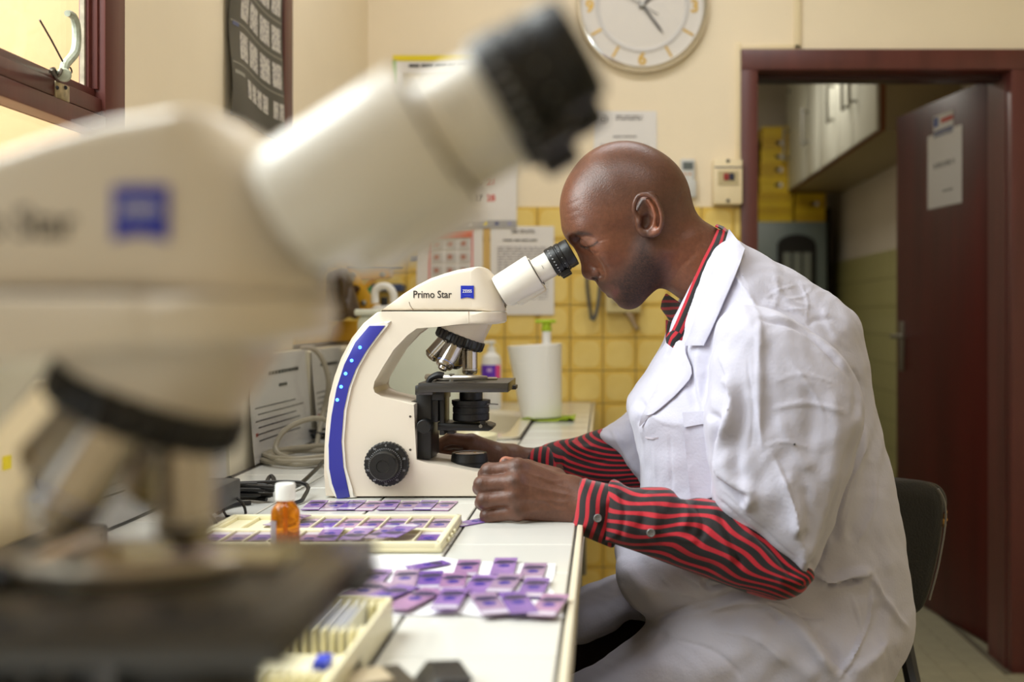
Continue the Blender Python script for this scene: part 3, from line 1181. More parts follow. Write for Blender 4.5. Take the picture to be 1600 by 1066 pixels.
# notice above the man's head
nh = sheet('printed_notice', 928, 174, 1026, 320, YB - 0.003, PAPER, 'white printed notice on the cream wall behind the man\'s head', 'notice', curl=0.001)
textlines(962, 181, 1012, 190, YB - 0.0052, 2, INK, nh, 21)
textlines(958, 213, 995, 217, YB - 0.0052, 1, INK, nh, 22, (12, 25))
textlines(938, 226, 1014, 300, YB - 0.0052, 9, MATS['pale_ink'], nh, 23)
x, zc = bw(943, 187)
MB().tube([(x + 0.013 * math.cos(t * PI / 8), YB - 0.0052, zc + 0.010 * math.sin(t * PI / 8)) for t in range(16)], 0.0012, 6, True).obj('logo_ring', INK, nh)
MB().box(x - 0.006, x + 0.006, YB - 0.0055, YB - 0.005, zc - 0.002, zc + 0.002).obj('logo_bar', INK, nh)

# clock
cx, czk = bw(1003, 12)
ck = thing('wall_clock', 'round chrome rimmed wall clock with gold numerals', 'clock', (cx, YB - 0.03, czk - 0.21))
FC = frame((cx, YB - 0.001, czk), (0, -1, 0))
MB().lathe([(0.17, 0), (0.208, 0.006), (0.213, 0.02), (0.207, 0.034), (0.198, 0.036), (0.195, 0.024), (0.19, 0.012)], FC, 48, hollow=True).obj('rim', CHROME, ck)
MB().lathe([(0.196, 0.010), (0.196, 0.020), (0, 0.020)], FC, 48).obj('face', mat('clock_face', (222, 216, 208), 0.4), ck)
MB().lathe([(0.150, 0.020), (0.150, 0.023), (0.144, 0.0245), (0.138, 0.023), (0.138, 0.0195)], FC, 48, hollow=True).obj('inner_ring', mat('clock_ring', (206, 202, 198), 0.25), ck)
GOLD = mat('gold_numeral', (196, 160, 78), 0.3, metal=0.6)
for k in range(12):
    t = R(90 - 30 * k)
    px_, pz_ = cx + 0.168 * math.cos(t), czk + 0.168 * math.sin(t)
    if k % 3 == 0:
        text('numeral', str(12 if k == 0 else k), 0.055, (px_, YB - 0.0225, pz_ - 0.02), GOLD, ck, align='CENTER', bold=0.0015, extrude=0.001)
    else:
        MB().box(-0.021, 0.021, -0.0015, 0.0015, -0.0035, 0.0035, M=Matrix.Translation((px_, YB - 0.022, pz_)) @ Matrix.Rotation(-t, 4, 'Y')).obj('hour_mark', GOLD, ck)


def hand(name, deg, l1, l0, wd, off):
    t = R(deg)
    MB().prism([(-l0, -wd * 0.8), (l1 * 0.8, -wd), (l1, 0), (l1 * 0.8, wd), (-l0, wd * 0.8)], -0.0008, 0.0008,
               M=Matrix.Translation((cx, YB - 0.026 - off, czk)) @ Matrix.Rotation(-t, 4, 'Y')).obj(name, mat('clock_hand', (46, 44, 46), 0.4), ck)


hand('hour_hand', 42, 0.075, 0.012, 0.0042, 0)
hand('minute_hand', -53, 0.115, 0.015, 0.0035, 0.002)
hand('second_hand', 150, 0.12, 0.06, 0.0012, 0.004)
MB().lathe([(0.007, 0.018), (0.007, 0.033), (0, 0.034)], FC, 16).obj('hub', STEEL, ck)

# remote control in its holder, breaker box
x0, z1 = bw(1063, 250)
x1, z0 = bw(1085, 308)
rc = thing('remote_control', 'pale air conditioner remote in a wall holder behind the man\'s head', 'remote', ((x0 + x1) / 2, YB - 0.02, z0))
GP = mat('pale_grey_plastic', (206, 206, 202), 0.4)
MB().box(x0, x1, YB - 0.022, YB - 0.004, z0, z1, bev=0.003).obj('body', GP, rc)
MB().box(x0 - 0.004, x1 + 0.004, YB - 0.028, YB, z0 - 0.004, z0 + 0.05, bev=0.003).obj('holder', GP, rc)
MB().box(x0 + 0.006, x1 - 0.006, YB - 0.0235, YB - 0.0215, z1 - 0.034, z1 - 0.01).obj('display', mat('lcd_grey', (96, 104, 104), 0.3), rc)
for r in range(3):
    for c in range(2):
        MB().box(x0 + 0.008 + 0.016 * c, x0 + 0.018 + 0.016 * c, YB - 0.0245, YB - 0.0215, z1 - 0.052 - 0.012 * r, z1 - 0.045 - 0.012 * r, bev=0.001, seg=1).obj('button', mat('button_peach', (214, 168, 130), 0.5) if r == 0 else WHITEP, rc)
x0, z1 = bw(1112, 252)
x1, z0 = bw(1157, 322)
bb = thing('breaker_box', 'cream breaker box with a small window beside the door frame', 'breaker box', ((x0 + x1) / 2, YB - 0.03, z0))
MB().box(x0, x1, YB - 0.055, YB, z0, z1, bev=0.006).obj('case', DUCT, bb)
MB().box(x0 + 0.004, x1 - 0.002, YB - 0.0565, YB - 0.054, z1 - 0.029, z1 - 0.025).obj('groove', mat('slate_line', (70, 72, 90), 0.5), bb)
MB().box(x0 + 0.014, x1 - 0.012, YB - 0.0575, YB - 0.054, z0 + 0.06, z1 - 0.038, bev=0.001, seg=1).obj('window', mat('smoky_cream', (196, 180, 140), 0.3), bb)
MB().box(x0 + 0.032, x0 + 0.048, YB - 0.062, YB - 0.056, z0 + 0.076, z0 + 0.098, bev=0.001, seg=1).obj('switch', mat('switch_red', (150, 44, 44), 0.4), bb)
MB().box(x0 + 0.050, x0 + 0.066, YB - 0.062, YB - 0.056, z0 + 0.076, z0 + 0.098, bev=0.001, seg=1).obj('switch', mat('switch_navy', (44, 46, 66), 0.4), bb)
for zz in (z0 + 0.011, z1 - 0.007):
    MB().lathe([(0.006, 0), (0.005, 0.002), (0, 0.002)], frame(((x0 + x1) / 2, YB - 0.055, zz), (0, -1, 0)), 10).obj('screw', DARKINK, bb)

# wall telephone mostly behind the man's chin
x0, z1 = bw(946, 392)
x1, z0 = bw(1001, 489)
ph = thing('wall_telephone', 'cream wall telephone with a hanging coiled grey cord', 'telephone', ((x0 + x1) / 2, WB - 0.02, z0))
MB().box(x0, x1, WB - 0.045, WB, z0, z1, bev=0.008).obj('base', mat('aged_cream_plastic', (214, 198, 146), 0.4), ph)
MB().box(x0 + 0.02, x1 - 0.02, WB - 0.055, WB - 0.043, z0 + 0.03, z1 - 0.05, bev=0.003).obj('keypad', mat('aged_grey_plastic', (186, 174, 136), 0.5), ph)
MB().tube([Vector((bw(x, y)[0], WB - 0.03 - 0.01 * k, bw(x, y)[1])) for k, (x, y) in enumerate(((978, 488), (985, 495), (990, 506), (995, 515)))], [0.010, 0.012, 0.009, 0.008], 8, sm=3).obj('hook', mat('brown_grey_plastic', (134, 110, 72), 0.4), ph)
CORD = mat('grey_cord', (92, 92, 92), 0.5)
pts = []
cl_ = catmull([Vector((bw(x, y)[0], WB - 0.03, bw(x, y)[1])) for x, y in ((917, 425), (918, 450), (921, 475), (925, 500))], 40, False)
for k, p in enumerate(cl_):
    t = k * 0.9
    pts.append(p + Vector((0.006 * math.cos(t), 0.006 * math.sin(t), 0)))
MB().tube(pts, 0.0026, 5).obj('coiled_cord', CORD, ph)
MB().tube([Vector((bw(x, y)[0], WB - 0.03, bw(x, y)[1])) for x, y in ((926, 501), (931, 492), (935, 472), (937, 450), (940, 425))], 0.0058, 8, sm=4).obj('straight_cord', CORD, ph)

# fill lamps added under the ceiling, out of view, to carry the fill lights
for yy, xo in ((0.55, -0.6), (2.45, -0.6)):
    lp_ = thing('fill_lamp', ('added fill lamp out of view nearer the window bench, two tubes' if yy < 2 else 'added fill lamp out of view nearer the back wall, two tubes'), 'lamp', (0.55 + xo, yy, 2.82))
    MB().box(-0.1 + xo, 1.2 + xo, yy - 0.14, yy + 0.14, 2.84, 2.898, bev=0.006).obj('housing', WHITEP, lp_)
    for s in (-0.06, 0.06):
        MB().cyl((-0.05 + xo, yy + s, 2.835), (1.15 + xo, yy + s, 2.835), 0.013, seg=12).obj('tube', mat('fill_lamp_tube', (255, 246, 230), 0.5, emit=3.0), lp_)
# ------------------------------------------------------------------ work bench
CT = 0.866
BX0, BX1, BY0 = -0.647, -0.0268, -0.35
SKX0, SKX1, SKY0, SKY1 = -0.56, -0.195, 2.42, 3.15
bench = thing('work_bench', 'white tiled laboratory bench along the left wall', 'bench', (-0.34, 1.6, 0))
m = MB()
for a, b, c, d in ((BX0, BX1 - 0.006, BY0, SKY0), (BX0, SKX0, SKY0, SKY1), (SKX1, BX1 - 0.006, SKY0, SKY1), (BX0, BX1 - 0.006, SKY1, YB - 0.012)):
    m.box(a, b, c, d, 0.81, CT - 0.0022)
m.obj('slab', DGROUT, bench)
m = MB().box(BX1 - 0.0075, BX1, BY0, YB - 0.012, 0.825, CT + 0.0005, bev=0.002)
m.obj('edge_strip', TRIM, bench)
m = MB()
for a, b in ((BY0, 1.22), (2.25, YB - 0.03)):
    m.box(BX0 + 0.02, -0.106, a, b, 0.10, 0.81)
m.box(BX0, BX0 + 0.02, BY0, YB - 0.012, 0, 0.81)
m.obj('cupboard', mat('cream_laminate', (222, 212, 186), 0.5), bench)
for a, b in ((2.27, 2.82), (2.84, 3.46), (0.64, 1.2), (0.05, 0.62)):
    d = MB().box(-0.106, -0.09, a, b, 0.12, 0.80, bev=0.002).obj('cupboard_door', MATS['cream_laminate'], bench)
    MB().tube([(-0.09, a + 0.06, 0.62), (-0.055, a + 0.06, 0.615), (-0.055, a + 0.06, 0.455), (-0.09, a + 0.06, 0.45)], 0.010, 8).obj('handle', STEEL, d)
# tiles
tp = 0.144
ctm = MB().box(-0.0735, 0.0735, -0.0712, 0.0712, -0.004, 0, bev=0.0011, seg=1).mesh('bench_tile')
ctm.materials.append(CTILE)
br = bench.location
xs = [-0.036, -0.183, -0.333, -0.483, -0.633]
for i in range(4):
    x1, x0 = xs[i], xs[i + 1]
    for j in range(-14, 14):
        y0 = 1.596 + tp * j
        y1 = min(y0 + tp, YB - 0.014)
        if y1 - y0 < 0.02 or y0 < BY0:
            continue
        ya, yb_ = y0, y1
        # leave the sink opening free
        if i > 0 and yb_ > SKY0 and ya < SKY1:
            if ya < SKY0 - 0.03:
                yb_ = SKY0 - 0.002
            elif yb_ > SKY1 + 0.03:
                ya = SKY1 + 0.002
            else:
                continue
        inst('bench_tile', ctm, Vector(((x0 + x1) / 2, (ya + yb_) / 2, CT)) - br, bench, scale=((x1 - x0 - 0.003) / 0.147, (yb_ - ya - 0.0016) / 0.1424, 1))

# sink
def rrect(x0, x1, y0, y1, r, n=6):
    q = []
    for cx, cy, a0 in ((x1 - r, y1 - r, 0), (x0 + r, y1 - r, 90), (x0 + r, y0 + r, 180), (x1 - r, y0 + r, 270)):
        for k in range(n + 1):
            t = R(a0 + 90 * k / n)
            q.append((cx + r * math.cos(t), cy + r * math.sin(t)))
    return q


CER = mat('cream_ceramic', (232, 224, 200), 0.12)
b = bmesh.new()
loops = []
for (ins, z, r) in ((0.0, CT + 0.001, 0.03), (0.0, CT + 0.006, 0.03), (0.030, CT + 0.006, 0.10), (0.040, CT - 0.006, 0.10), (0.055, CT - 0.13, 0.09), (0.09, CT - 0.16, 0.07)):
    loops.append([b.verts.new((x, y, z)) for x, y in rrect(SKX0 - 0.004 + ins, SKX1 + 0.006 - ins, SKY0 + ins, SKY1 - ins, r)])
for A, Bq in zip(loops, loops[1:]):
    n = len(A)
    for k in range(n):
        b.faces.new((A[k], A[(k + 1) % n], Bq[(k + 1) % n], Bq[k]))
b.faces.new(loops[-1])
bmesh.ops.recalc_face_normals(b, faces=b.faces)
me = bpy.data.meshes.new('sink')
b.to_mesh(me)
b.free()
snk = tag(link('sink', me, CER), 'cream ceramic sink let into the far end of the bench', 'sink')
MB().lathe([(0.022, 0), (0.022, 0.004), (0.015, 0.006), (0, 0.004)], frame(((SKX0 + SKX1) / 2, (SKY0 + SKY1) / 2, CT - 0.161), (0, 0, 1)), 16).obj('drain', STEEL, snk)

# upstand ledge behind the bench
ledge = tag(MB().box(XL + 0.0125, BX0 - 0.003, BY0, YB - 0.012, 0.0, 1.062, bev=0.004).obj('service_ledge', mat('ledge_paint', (226, 218, 196), 0.5, var=0.04, vscale=6)),
            'cream service ledge running along the wall behind the bench', 'ledge')

# printed sheets in plastic pockets, leaning on the ledge
FILM = glassmat('clear_pocket', (246, 246, 246), 0.10, 0.15)


def ledge_sheet(y0, y1, z0, z1, off, label, seed, head=True, lean=0.010):
    def pt(u, v, o=0.0):
        return Vector((BX0 + 0.002 + off + lean * (1 - v) - o * 0 + 0.003 * math.sin(u * 5 + v * 3 + seed) + o, y0 + (y1 - y0) * u, z0 + (z1 - z0) * v))
    s = MB().quadgrid(lambda u, v: pt(u, v), 10, 10, 0.0008).obj('leaflet', PAPER)
    tag(s, label, 'leaflet')
    rg = random.Random(seed)

    def strip(u0, u1, v0, v1, mt, nm='print'):
        MB().quadgrid(lambda u, v: pt(u0 + (u1 - u0) * u, v0 + (v1 - v0) * v, 0.0013), 6, 1, 0.0002).obj(nm, mt, s)
    if head:
        u = 0.26
        while u < 0.78:
            wv = rg.uniform(0.03, 0.06)
            strip(u, u + wv, 0.80, 0.835, DARKINK)
            u += wv + 0.008
        strip(0.42, 0.56, 0.67, 0.70, DARKINK)
    for k in range(6):
        strip(0.06 + 0.04 * (k % 2), rg.uniform(0.5, 0.92), 0.50 - 0.062 * k, 0.512 - 0.062 * k, INK)
    strip(-0.0 + 0.05, 0.09, 0.245, 0.275, mat('red_mark', (190, 70, 50), 0.6))
    MB().quadgrid(lambda u, v: pt(-0.03 + 1.06 * u, -0.03 + 1.06 * v, 0.0028), 8, 8, 0.0003).obj('clear_pocket', FILM, s)
    return s


ledge_sheet(1.98, 2.36, CT + 0.004, 1.068, 0.0, 'printed leaflet in a clear pocket leaning behind the grey cable coil', 3)
ledge_sheet(2.41, 2.66, CT + 0.004, 1.066, 0.0, 'printed leaflet in a clear pocket beside the far microscope, at the rear', 8)
ledge_sheet(2.69, 2.96, CT + 0.004, 1.05, 0.0, 'grey printed leaflet at the far end of the row behind the far microscope', 15, False)
ledge_sheet(1.27, 1.52, CT + 0.004, 1.075, 0.0, 'printed leaflet leaning behind the near microscope\'s lenses', 23, False)
ledge_sheet(1.54, 1.84, CT + 0.004, 1.068, 0.0, 'printed leaflet mostly hidden by the near microscope', 31)

# socket box and dark power unit at the left edge
sb = thing('socket_box', 'cream box with a yellow mark at the left edge', 'box', (-0.63, 1.14, CT + 0.001))
MB().box(BX0 + 0.004, -0.605, 1.02, 1.215, CT + 0.001, 1.07, bev=0.005).obj('case', DUCT, sb)
MB().box(-0.6056, -0.604, 1.095, 1.11, 0.985, 0.999).obj('sticker', MATS['yellow_print'], sb)
MB().cyl((-0.605, 1.165, 0.965), (-0.585, 1.165, 0.965), 0.011, bev=0.002).obj('knob', BLACKP, sb)
pu = thing('power_unit', 'dark grey ribbed power unit at the left edge of the bench', 'power unit', (-0.56, 1.0, CT + 0.001))
MB().box(-0.635, -0.585, 0.82, 1.01, CT + 0.004, 0.925, bev=0.004).box(-0.60, -0.545, 1.0, 1.20, CT + 0.004, 0.912, bev=0.004).obj('case', mat('dark_grey_case', (52, 50, 48), 0.5), pu)
m = MB()
for k in range(14):
    m.box(-0.546, -0.543, 1.01 + 0.013 * k, 1.016 + 0.013 * k, CT + 0.012, 0.905)
m.obj('rib', mat('dark_grey_case', (0, 0, 0)), pu)
pt_ = thing('plug_adapter', 'small dark adapter with a wire stand on the bench behind the near microscope', 'adapter', (-0.52, 1.38, CT))
MB().box(-0.55, -0.50, 1.36, 1.50, CT + 0.02, CT + 0.052, bev=0.003).obj('case', MATS['dark_grey_case'], pt_)
for yy in (1.375, 1.485):
    MB().tube([(-0.505, yy, CT + 0.03), (-0.492, yy, CT + 0.018), (-0.49, yy, CT + 0.002), (-0.515, yy, CT + 0.002), (-0.52, yy, CT + 0.022)], 0.002, 6, sm=3).obj('wire_leg', BLACKM, pt_)

# ------------------------------------------------------------------ cables
GCAB = mat('grey_cable', (142, 134, 116), 0.5)


def bp(px, py, r=0.0):
    """point over the bench top under a pixel"""
    Y = (CZ - CT - r) * FP / (py - VY)
    return P(px, py, Y)


def loop(cx, cy, rx, ry, z, n=18, t0=0, turns=1, tilt=0.0, jit=0.0, seed=0):
    rg = random.Random(seed)
    q = []
    for k in range(int(n * turns)):
        t = t0 + 2 * PI * k / n
        q.append(Vector((cx + rx * math.cos(t) + rg.uniform(-jit, jit), cy + ry * math.sin(t) + rg.uniform(-jit, jit), z + tilt * math.sin(t) + 0.004 * (k / n))))
    return q


c = bp(468, 720)
c.x += 0.02
pts = loop(c.x, c.y, 0.075, 0.11, CT + 0.006, turns=3.2, jit=0.008, seed=2, tilt=0.0)
pts += [Vector((c.x + 0.05, c.y + 0.10, CT + 0.03)), Vector((c.x + 0.005, c.y + 0.06, CT + 0.075)), Vector((c.x - 0.045, c.y, CT + 0.06)), Vector((c.x - 0.055, c.y - 0.03, CT + 0.02)),
        Vector((c.x + 0.02, c.y - 0.09, CT + 0.012)), Vector((c.x + 0.09, c.y - 0.03, CT + 0.012))]
tag(MB().tube(pts, 0.0052, 8, sm=4).obj('cable_coil', GCAB), 'coil of thick grey cable on the bench left of the far microscope', 'cable')
V3 = Vector
pts = [V3((-0.585, 2.20, CT + 0.0065)), V3((-0.598, 2.27, CT + 0.0075)), V3((-0.612, 2.345, CT + 0.03)), V3((-0.612, 2.385, 0.94)), V3((-0.603, 2.387, 0.99)), V3((-0.612, 2.388, 1.035)), V3((-0.632, 2.39, 1.066)),
       V3((-0.665, 2.42, 1.0725)), V3((-0.695, 2.52, 1.0690)), V3((-0.715, 2.68, 1.0686))]
tag(MB().tube(pts, 0.0055, 8, sm=4).obj('riser_cable', GCAB), 'grey cable climbing over the ledge beside the far microscope', 'cable')
ad = MB().box(-0.585, -0.53, 2.30, 2.36, CT + 0.0005, CT + 0.065, bev=0.005).top('mains_adapter', BLACKP, 'black mains adapter between the cable coil and the far microscope', 'adapter')
rg = random.Random(5)
c = bp(499, 692)
pts = [Vector((c.x + rg.uniform(-0.04, 0.035), c.y + rg.uniform(-0.05, 0.04), CT + 0.006 + 0.0016 * k)) for k in range(16)]
tag(MB().tube(pts, 0.003, 6, sm=5).obj('black_lead', BLACKP), 'tangled thin black lead in front of the mains adapter', 'cable')
q = [bp(384, 783), bp(365, 785), bp(350, 772), bp(352, 764), bp(362, 762), bp(378, 775), bp(400, 780), bp(425, 776), bp(428, 764), bp(423, 757), bp(418, 762), bp(425, 770), bp(460, 768), bp(490, 752), bp(507, 730)]
pts = [Vector((p.x, p.y, CT + 0.006 + 0.010 * abs(math.sin(k * 1.3)))) for k, p in enumerate(q)]
tag(MB().tube(pts, 0.0035, 6, sm=5).obj('looped_lead', BLACKP), 'looped black lead running to the back of the far microscope', 'cable')
rg = random.Random(9)
c = bp(385, 785)
pts = []
for k in range(22):
    s = -1 if k % 2 else 1
    pts.append(Vector((c.x + s * rg.uniform(0.015, 0.05) + 0.0, c.y + rg.uniform(-0.02, 0.02), CT + 0.005 + 0.0011 * k)))
pts += [bp(470, 775) + Vector((0, 0, 0.02)), bp(474, 785) + Vector((0, 0, 0.006)), bp(462, 790) + Vector((0, 0, 0.004))]
tag(MB().tube(pts, 0.0032, 6, sm=5).obj('lead_bundle', BLACKP), 'bundled black lead lying behind the amber bottle', 'cable')
pts = [bp(340, 805), bp(352, 797), bp(372, 792), bp(392, 790)]
tag(MB().tube([Vector((p.x, p.y, CT + 0.004)) for p in pts], 0.0032, 6, sm=4).obj('lead_end', BLACKP), 'short black lead end left of the slide tray', 'cable')

# ------------------------------------------------------------------ amber bottle
bx, by = (446 - VX) * 1.2 / FP, 1.2
bt = thing('dropper_bottle', 'small amber glass dropper bottle with a white screw cap', 'bottle', (bx, by, CT))
F0 = frame((bx, by, CT), (0, 0, 1))
AMB = mat('amber_glass', (206, 128, 24), 0.06, spec=0.6, trans=0.75, coat=0.4)
AMB.node_tree.nodes['Principled BSDF'].inputs['IOR'].default_value = 1.12
m = MB().lathe([(0.0, 0.002), (0.013, 0.0005), (0.0150, 0.002), (0.0155, 0.005), (0.0155, 0.056), (0.0148, 0.061), (0.012, 0.066), (0.0093, 0.069), (0.0088, 0.073), (0.0088, 0.077), (0, 0.077)], F0, 40)
m.obj('glass', AMB, bt)
MB().lathe([(0.0, 0.004), (0.0125, 0.004), (0.0135, 0.006), (0.0135, 0.034), (0, 0.034)], F0, 24).obj('liquid', mat('amber_liquid', (214, 128, 16), 0.1, trans=0.3), bt)
MB().lathe([(0.0022, 0.012), (0.0022, 0.074), (0, 0.074)], F0, 12).obj('pipette', mat('amber_tube', (226, 150, 40), 0.2), bt)
MB().lathe([(0.0085, 0.0715), (0.0105, 0.0720), (0.0108, 0.074), (0.0108, 0.0885), (0.0098, 0.0903), (0.0, 0.0905)], F0, 72, teeth=36, tooth=0.0005).obj('cap', WHITEP, bt)
m = MB()
m.quadgrid(lambda u, v: Vector((bx + 0.0158 * math.cos(R(186 + 62 * u)), by + 0.0158 * math.sin(R(186 + 62 * u)), CT + 0.027 + 0.024 * v)), 10, 1, 0.0003)
m.obj('label', mat('grey_label', (132, 120, 124), 0.6), bt)

# ------------------------------------------------------------------ stained glass slides
SLG = [mat(n, c, 0.12, spec=0.6, var=0.16, vscale=45) for n, c in (('violet_stain', (156, 120, 184)), ('pink_violet_stain', (172, 130, 172)), ('deep_violet_stain', (128, 94, 172)), ('mauve_stain', (166, 138, 170)))]
BAND = mat('dark_smear', (58, 48, 86), 0.3)
SPOT = mat('blue_smear', (58, 44, 146), 0.25)
PLAIN = mat('clear_slide_end', (206, 196, 214), 0.1)
SLIDE = []
for k in range(4):
    g = MB().box(-0.0128, 0.0128, -0.0378, 0.0378, 0, 0.0011, bev=0.0002, seg=1).mesh('glass_slide')
    g.materials.append(SLG[k])
    SLIDE.append(g)


def oval(rx, ry, cx, cy, z=0.0012, n=14, wob=0.0, seed=1):
    rg = random.Random(seed)
    m = MB()
    ring = []
    for i in range(n):
        t = 2 * PI * i / n
        f = 1 + rg.uniform(-wob, wob)
        ring.append((cx + rx * f * math.cos(t), cy + ry * f * math.sin(t)))
    b = bmesh.new()
    v0 = [b.verts.new((x, y, z - 0.0002)) for x, y in ring]
    v1 = [b.verts.new((x, y, z)) for x, y in ring]
    b.faces.new(v1)
    for i in range(n):
        b.faces.new((v0[i], v0[(i + 1) % n], v1[(i + 1) % n], v1[i]))
    m._add(b)
    return m


SPOTM = oval(0.0068, 0.0066, 0.0, -0.002, wob=0.12, seed=3).mesh('blood_spot')
SPOTM.materials.append(SPOT)
SMEARM = oval(0.0122, 0.0085, 0.0, 0.0155, wob=0.2, seed=5).mesh('smear_band')
SMEARM.materials.append(BAND)
ENDM = MB().box(-0.0122, 0.0122, -0.0372, -0.0245, 0.0009, 0.0013).mesh('slide_end')
ENDM.materials.append(PLAIN)


def slide(x, y, z, rot, k, label, group, tilt=0.0, full=True, flip=False):
    o = inst('glass_slide', SLIDE[k % 4], (x, y, z), rot=(tilt, 0, rot + (PI if flip else 0)))
    tag(o, label, 'slide', group)
    inst('blood_spot', SPOTM, (0, 0, 0), o)
    inst('smear_band', SMEARM, (0, 0, 0), o)
    if full:
        inst('slide_end', ENDM, (0, 0, 0), o)
    return o


NTH = ['first', 'second', 'third', 'fourth', 'fifth', 'sixth', 'seventh', 'eighth', 'ninth', 'tenth']
# tray: cream plastic with two rows of ten places
tx0, tx1, ty0, ty1 = -0.492, -0.187, 1.258, 1.442
tr = thing('slide_tray', 'cream plastic slide tray full of violet stained slides', 'tray', ((tx0 + tx1) / 2, (ty0 + ty1) / 2, CT))
m = MB()
m.box(tx0, tx1, ty0, ty1, CT + 0.0005, CT + 0.006, bev=0.002)
m.box(tx0 + 0.002, tx1 - 0.002, ty0 + 0.001, ty0 + 0.012, CT + 0.004, CT + 0.0125, bev=0.002)
m.box(tx0 + 0.002, tx1 - 0.002, ty1 - 0.008, ty1 - 0.001, CT + 0.004, CT + 0.0125, bev=0.002)
m.box(tx0 + 0.001, tx0 + 0.008, ty0, ty1, CT + 0.004, CT + 0.0125, bev=0.002)
m.box(tx1 - 0.008, tx1 - 0.001, ty0, ty1, CT + 0.004, CT + 0.0125, bev=0.002)
m.box(tx0 + 0.004, tx1 - 0.004, (ty0 + ty1) / 2 - 0.006, (ty0 + ty1) / 2 + 0.006, CT + 0.004, CT + 0.011, bev=0.002)
m.obj('base', CREAMP, tr)
pit = (tx1 - tx0 - 0.018) / 10
rib = MB().box(-0.0011, 0.0011, -0.038, 0.038, 0, 0.005, bev=0.0006, seg=1).mesh('divider')
rib.materials.append(CREAMP)
for r in range(2):
    yc = ty0 + 0.012 + 0.037 if r == 0 else ty1 - 0.008 - 0.038
    for k in range(11):
        inst('divider', rib, Vector((tx0 + 0.009 + pit * k, yc, CT + 0.0055)) - tr.location, tr)
for k in range(3):
    MB().box(tx1 - 0.0005, tx1 + 0.003, ty0 + 0.045 + 0.025 * k, ty0 + 0.053 + 0.025 * k, CT + 0.004, CT + 0.009, bev=0.001, seg=1).obj('notch', CREAMP, tr)
rg = random.Random(12)
FR = {7: (-0.30, 0.10), 8: (0.30, 0.0), 6: (-0.2, 0.03), 5: (0.12, -0.05)}
for r in range(2):
    yc = ty0 + 0.012 + 0.037 if r == 0 else ty1 - 0.008 - 0.038
    for k in range(10):
        if r == 1 and k in (0, 1):
            continue
        if r == 0 and k == 8:
            pass
        x = tx0 + 0.009 + pit * (k + 0.5)
        loose = r == 0 and k in (5, 6, 7, 8)
        rot = rg.uniform(-0.02, 0.02)
        z = CT + 0.0065
        if loose:
            x += (-0.004, 0.002, 0.006, -0.006)[k - 5]
            rot = (0.08, -0.06, -0.16, -0.20)[k - 5]
            z = CT + 0.0126 + 0.0013 * (k - 5)
        if r == 1 and k == 2:
            rot, z, x = -0.25, CT + 0.0125, x + 0.006
        end = 'front' if r == 0 else 'back'
        lab = f'stained slide in the tray\'s {end} row, {NTH[9 - k]} from the right end'
        if loose or (r == 1 and k == 2):
            lab += ', lying askew'
        slide(x, yc, z, rot, k * 3 + r + (k // 3), lab, 'stained slides in the cream tray', tilt=0.0, flip=(r == 0))
# line of slides just behind the tray
lx_ = [712 - 29.5 * k for k in range(8)]
for k, px in enumerate(lx_):
    p = bp(px - 22, 797.5)
    slide(p.x, p.y + 0.030, CT + 0.0006 + 0.0012 * (k % 2), -0.05 + 0.04 * ((k * 5) % 4), k + 1,
          f'stained slide on the bench behind the tray, {NTH[k]} from the right', 'stained slides behind the tray')
p = bp(746, 816)
slide(p.x, p.y, CT + 0.0006, -0.75, 2, 'stained slide under the man\'s fist, right of the tray', None)

# tissue sheet with loose slides
pp = [(540, 872), (600, 870), (652, 868.5), (690, 873), (720, 879), (790, 881), (868, 884), (866, 900), (859, 918), (872, 940), (880, 968), (820, 966), (770, 967), (720, 963), (660, 963), (600, 962), (545, 962), (520, 930)]
v2 = [bp(*p) for p in pp]
m = MB()
b = bmesh.new()
from_px = []
vs = [b.verts.new((p.x, p.y, 0)) for p in v2]
f = b.faces.new(vs)
bmesh.ops.triangulate(b, faces=[f])
bmesh.ops.subdivide_edges(b, edges=b.edges[:], cuts=3, use_grid_fill=True)
bmesh.ops.triangulate(b, faces=b.faces[:])
for v in b.verts:
    v.co.z = CT + 0.0008 + 0.0006 * (1 + math.sin(v.co.x * 60 + v.co.y * 35))
bmesh.ops.recalc_face_normals(b, faces=b.faces[:])
if sum(f.normal.z for f in b.faces) < 0:
    bmesh.ops.reverse_faces(b, faces=b.faces[:])
b.normal_update()
bmesh.ops.solidify(b, geom=b.faces[:], thickness=0.0004)
m._add(b)
m.top('tissue_sheet', mat('white_tissue', (240, 239, 242), 0.8), 'white tissue sheet spread under the loose slides', 'tissue')
loose = [
    ('top', [(729.7, 892, 0.05), (787.5, 890.6, 0.02), (832.8, 897.5, -0.02)]),
    ('middle', [(584, 910, 0.0), (632.8, 912.5, 0.10), (672, 913, 0.12), (708, 918, 0.08), (750, 920, -0.06), (789, 920, -0.10), (834, 925, -0.06)]),
    ('bottom', [(570, 934, -0.3), (603, 941, -0.45), (650, 945, -0.35), (703, 947, -0.02), (764, 953, 0.28), (809, 953, 0.25), (858, 955, -0.15)]),
]
n = 0
zk = 0
for row, lst in loose:
    for k, (px, py, rot) in enumerate(lst):
        p = bp(px, py)
        zk += 1
        lvl = {'top': 0.0026, 'middle': 0.0040, 'bottom': 0.0054}[row] + 0.0012 * (k % 2)
        slide(p.x, p.y, CT + lvl, rot, (k * 2 + zk) % 4, f'loose stained slide on the tissue, {NTH[k]} from the left in the {dict(top="farthest", middle="middle", bottom="nearest")[row]} row', 'loose stained slides on the tissue', full=(k + zk) % 3 != 0)
p = bp(669, 888)
o = slide(p.x, p.y, CT + 0.003, -0.9, 2, 'single stained slide lying crosswise on the bare part of the tissue', 'loose stained slides on the tissue', full=False)
o.scale = (0.8, 0.62, 1)

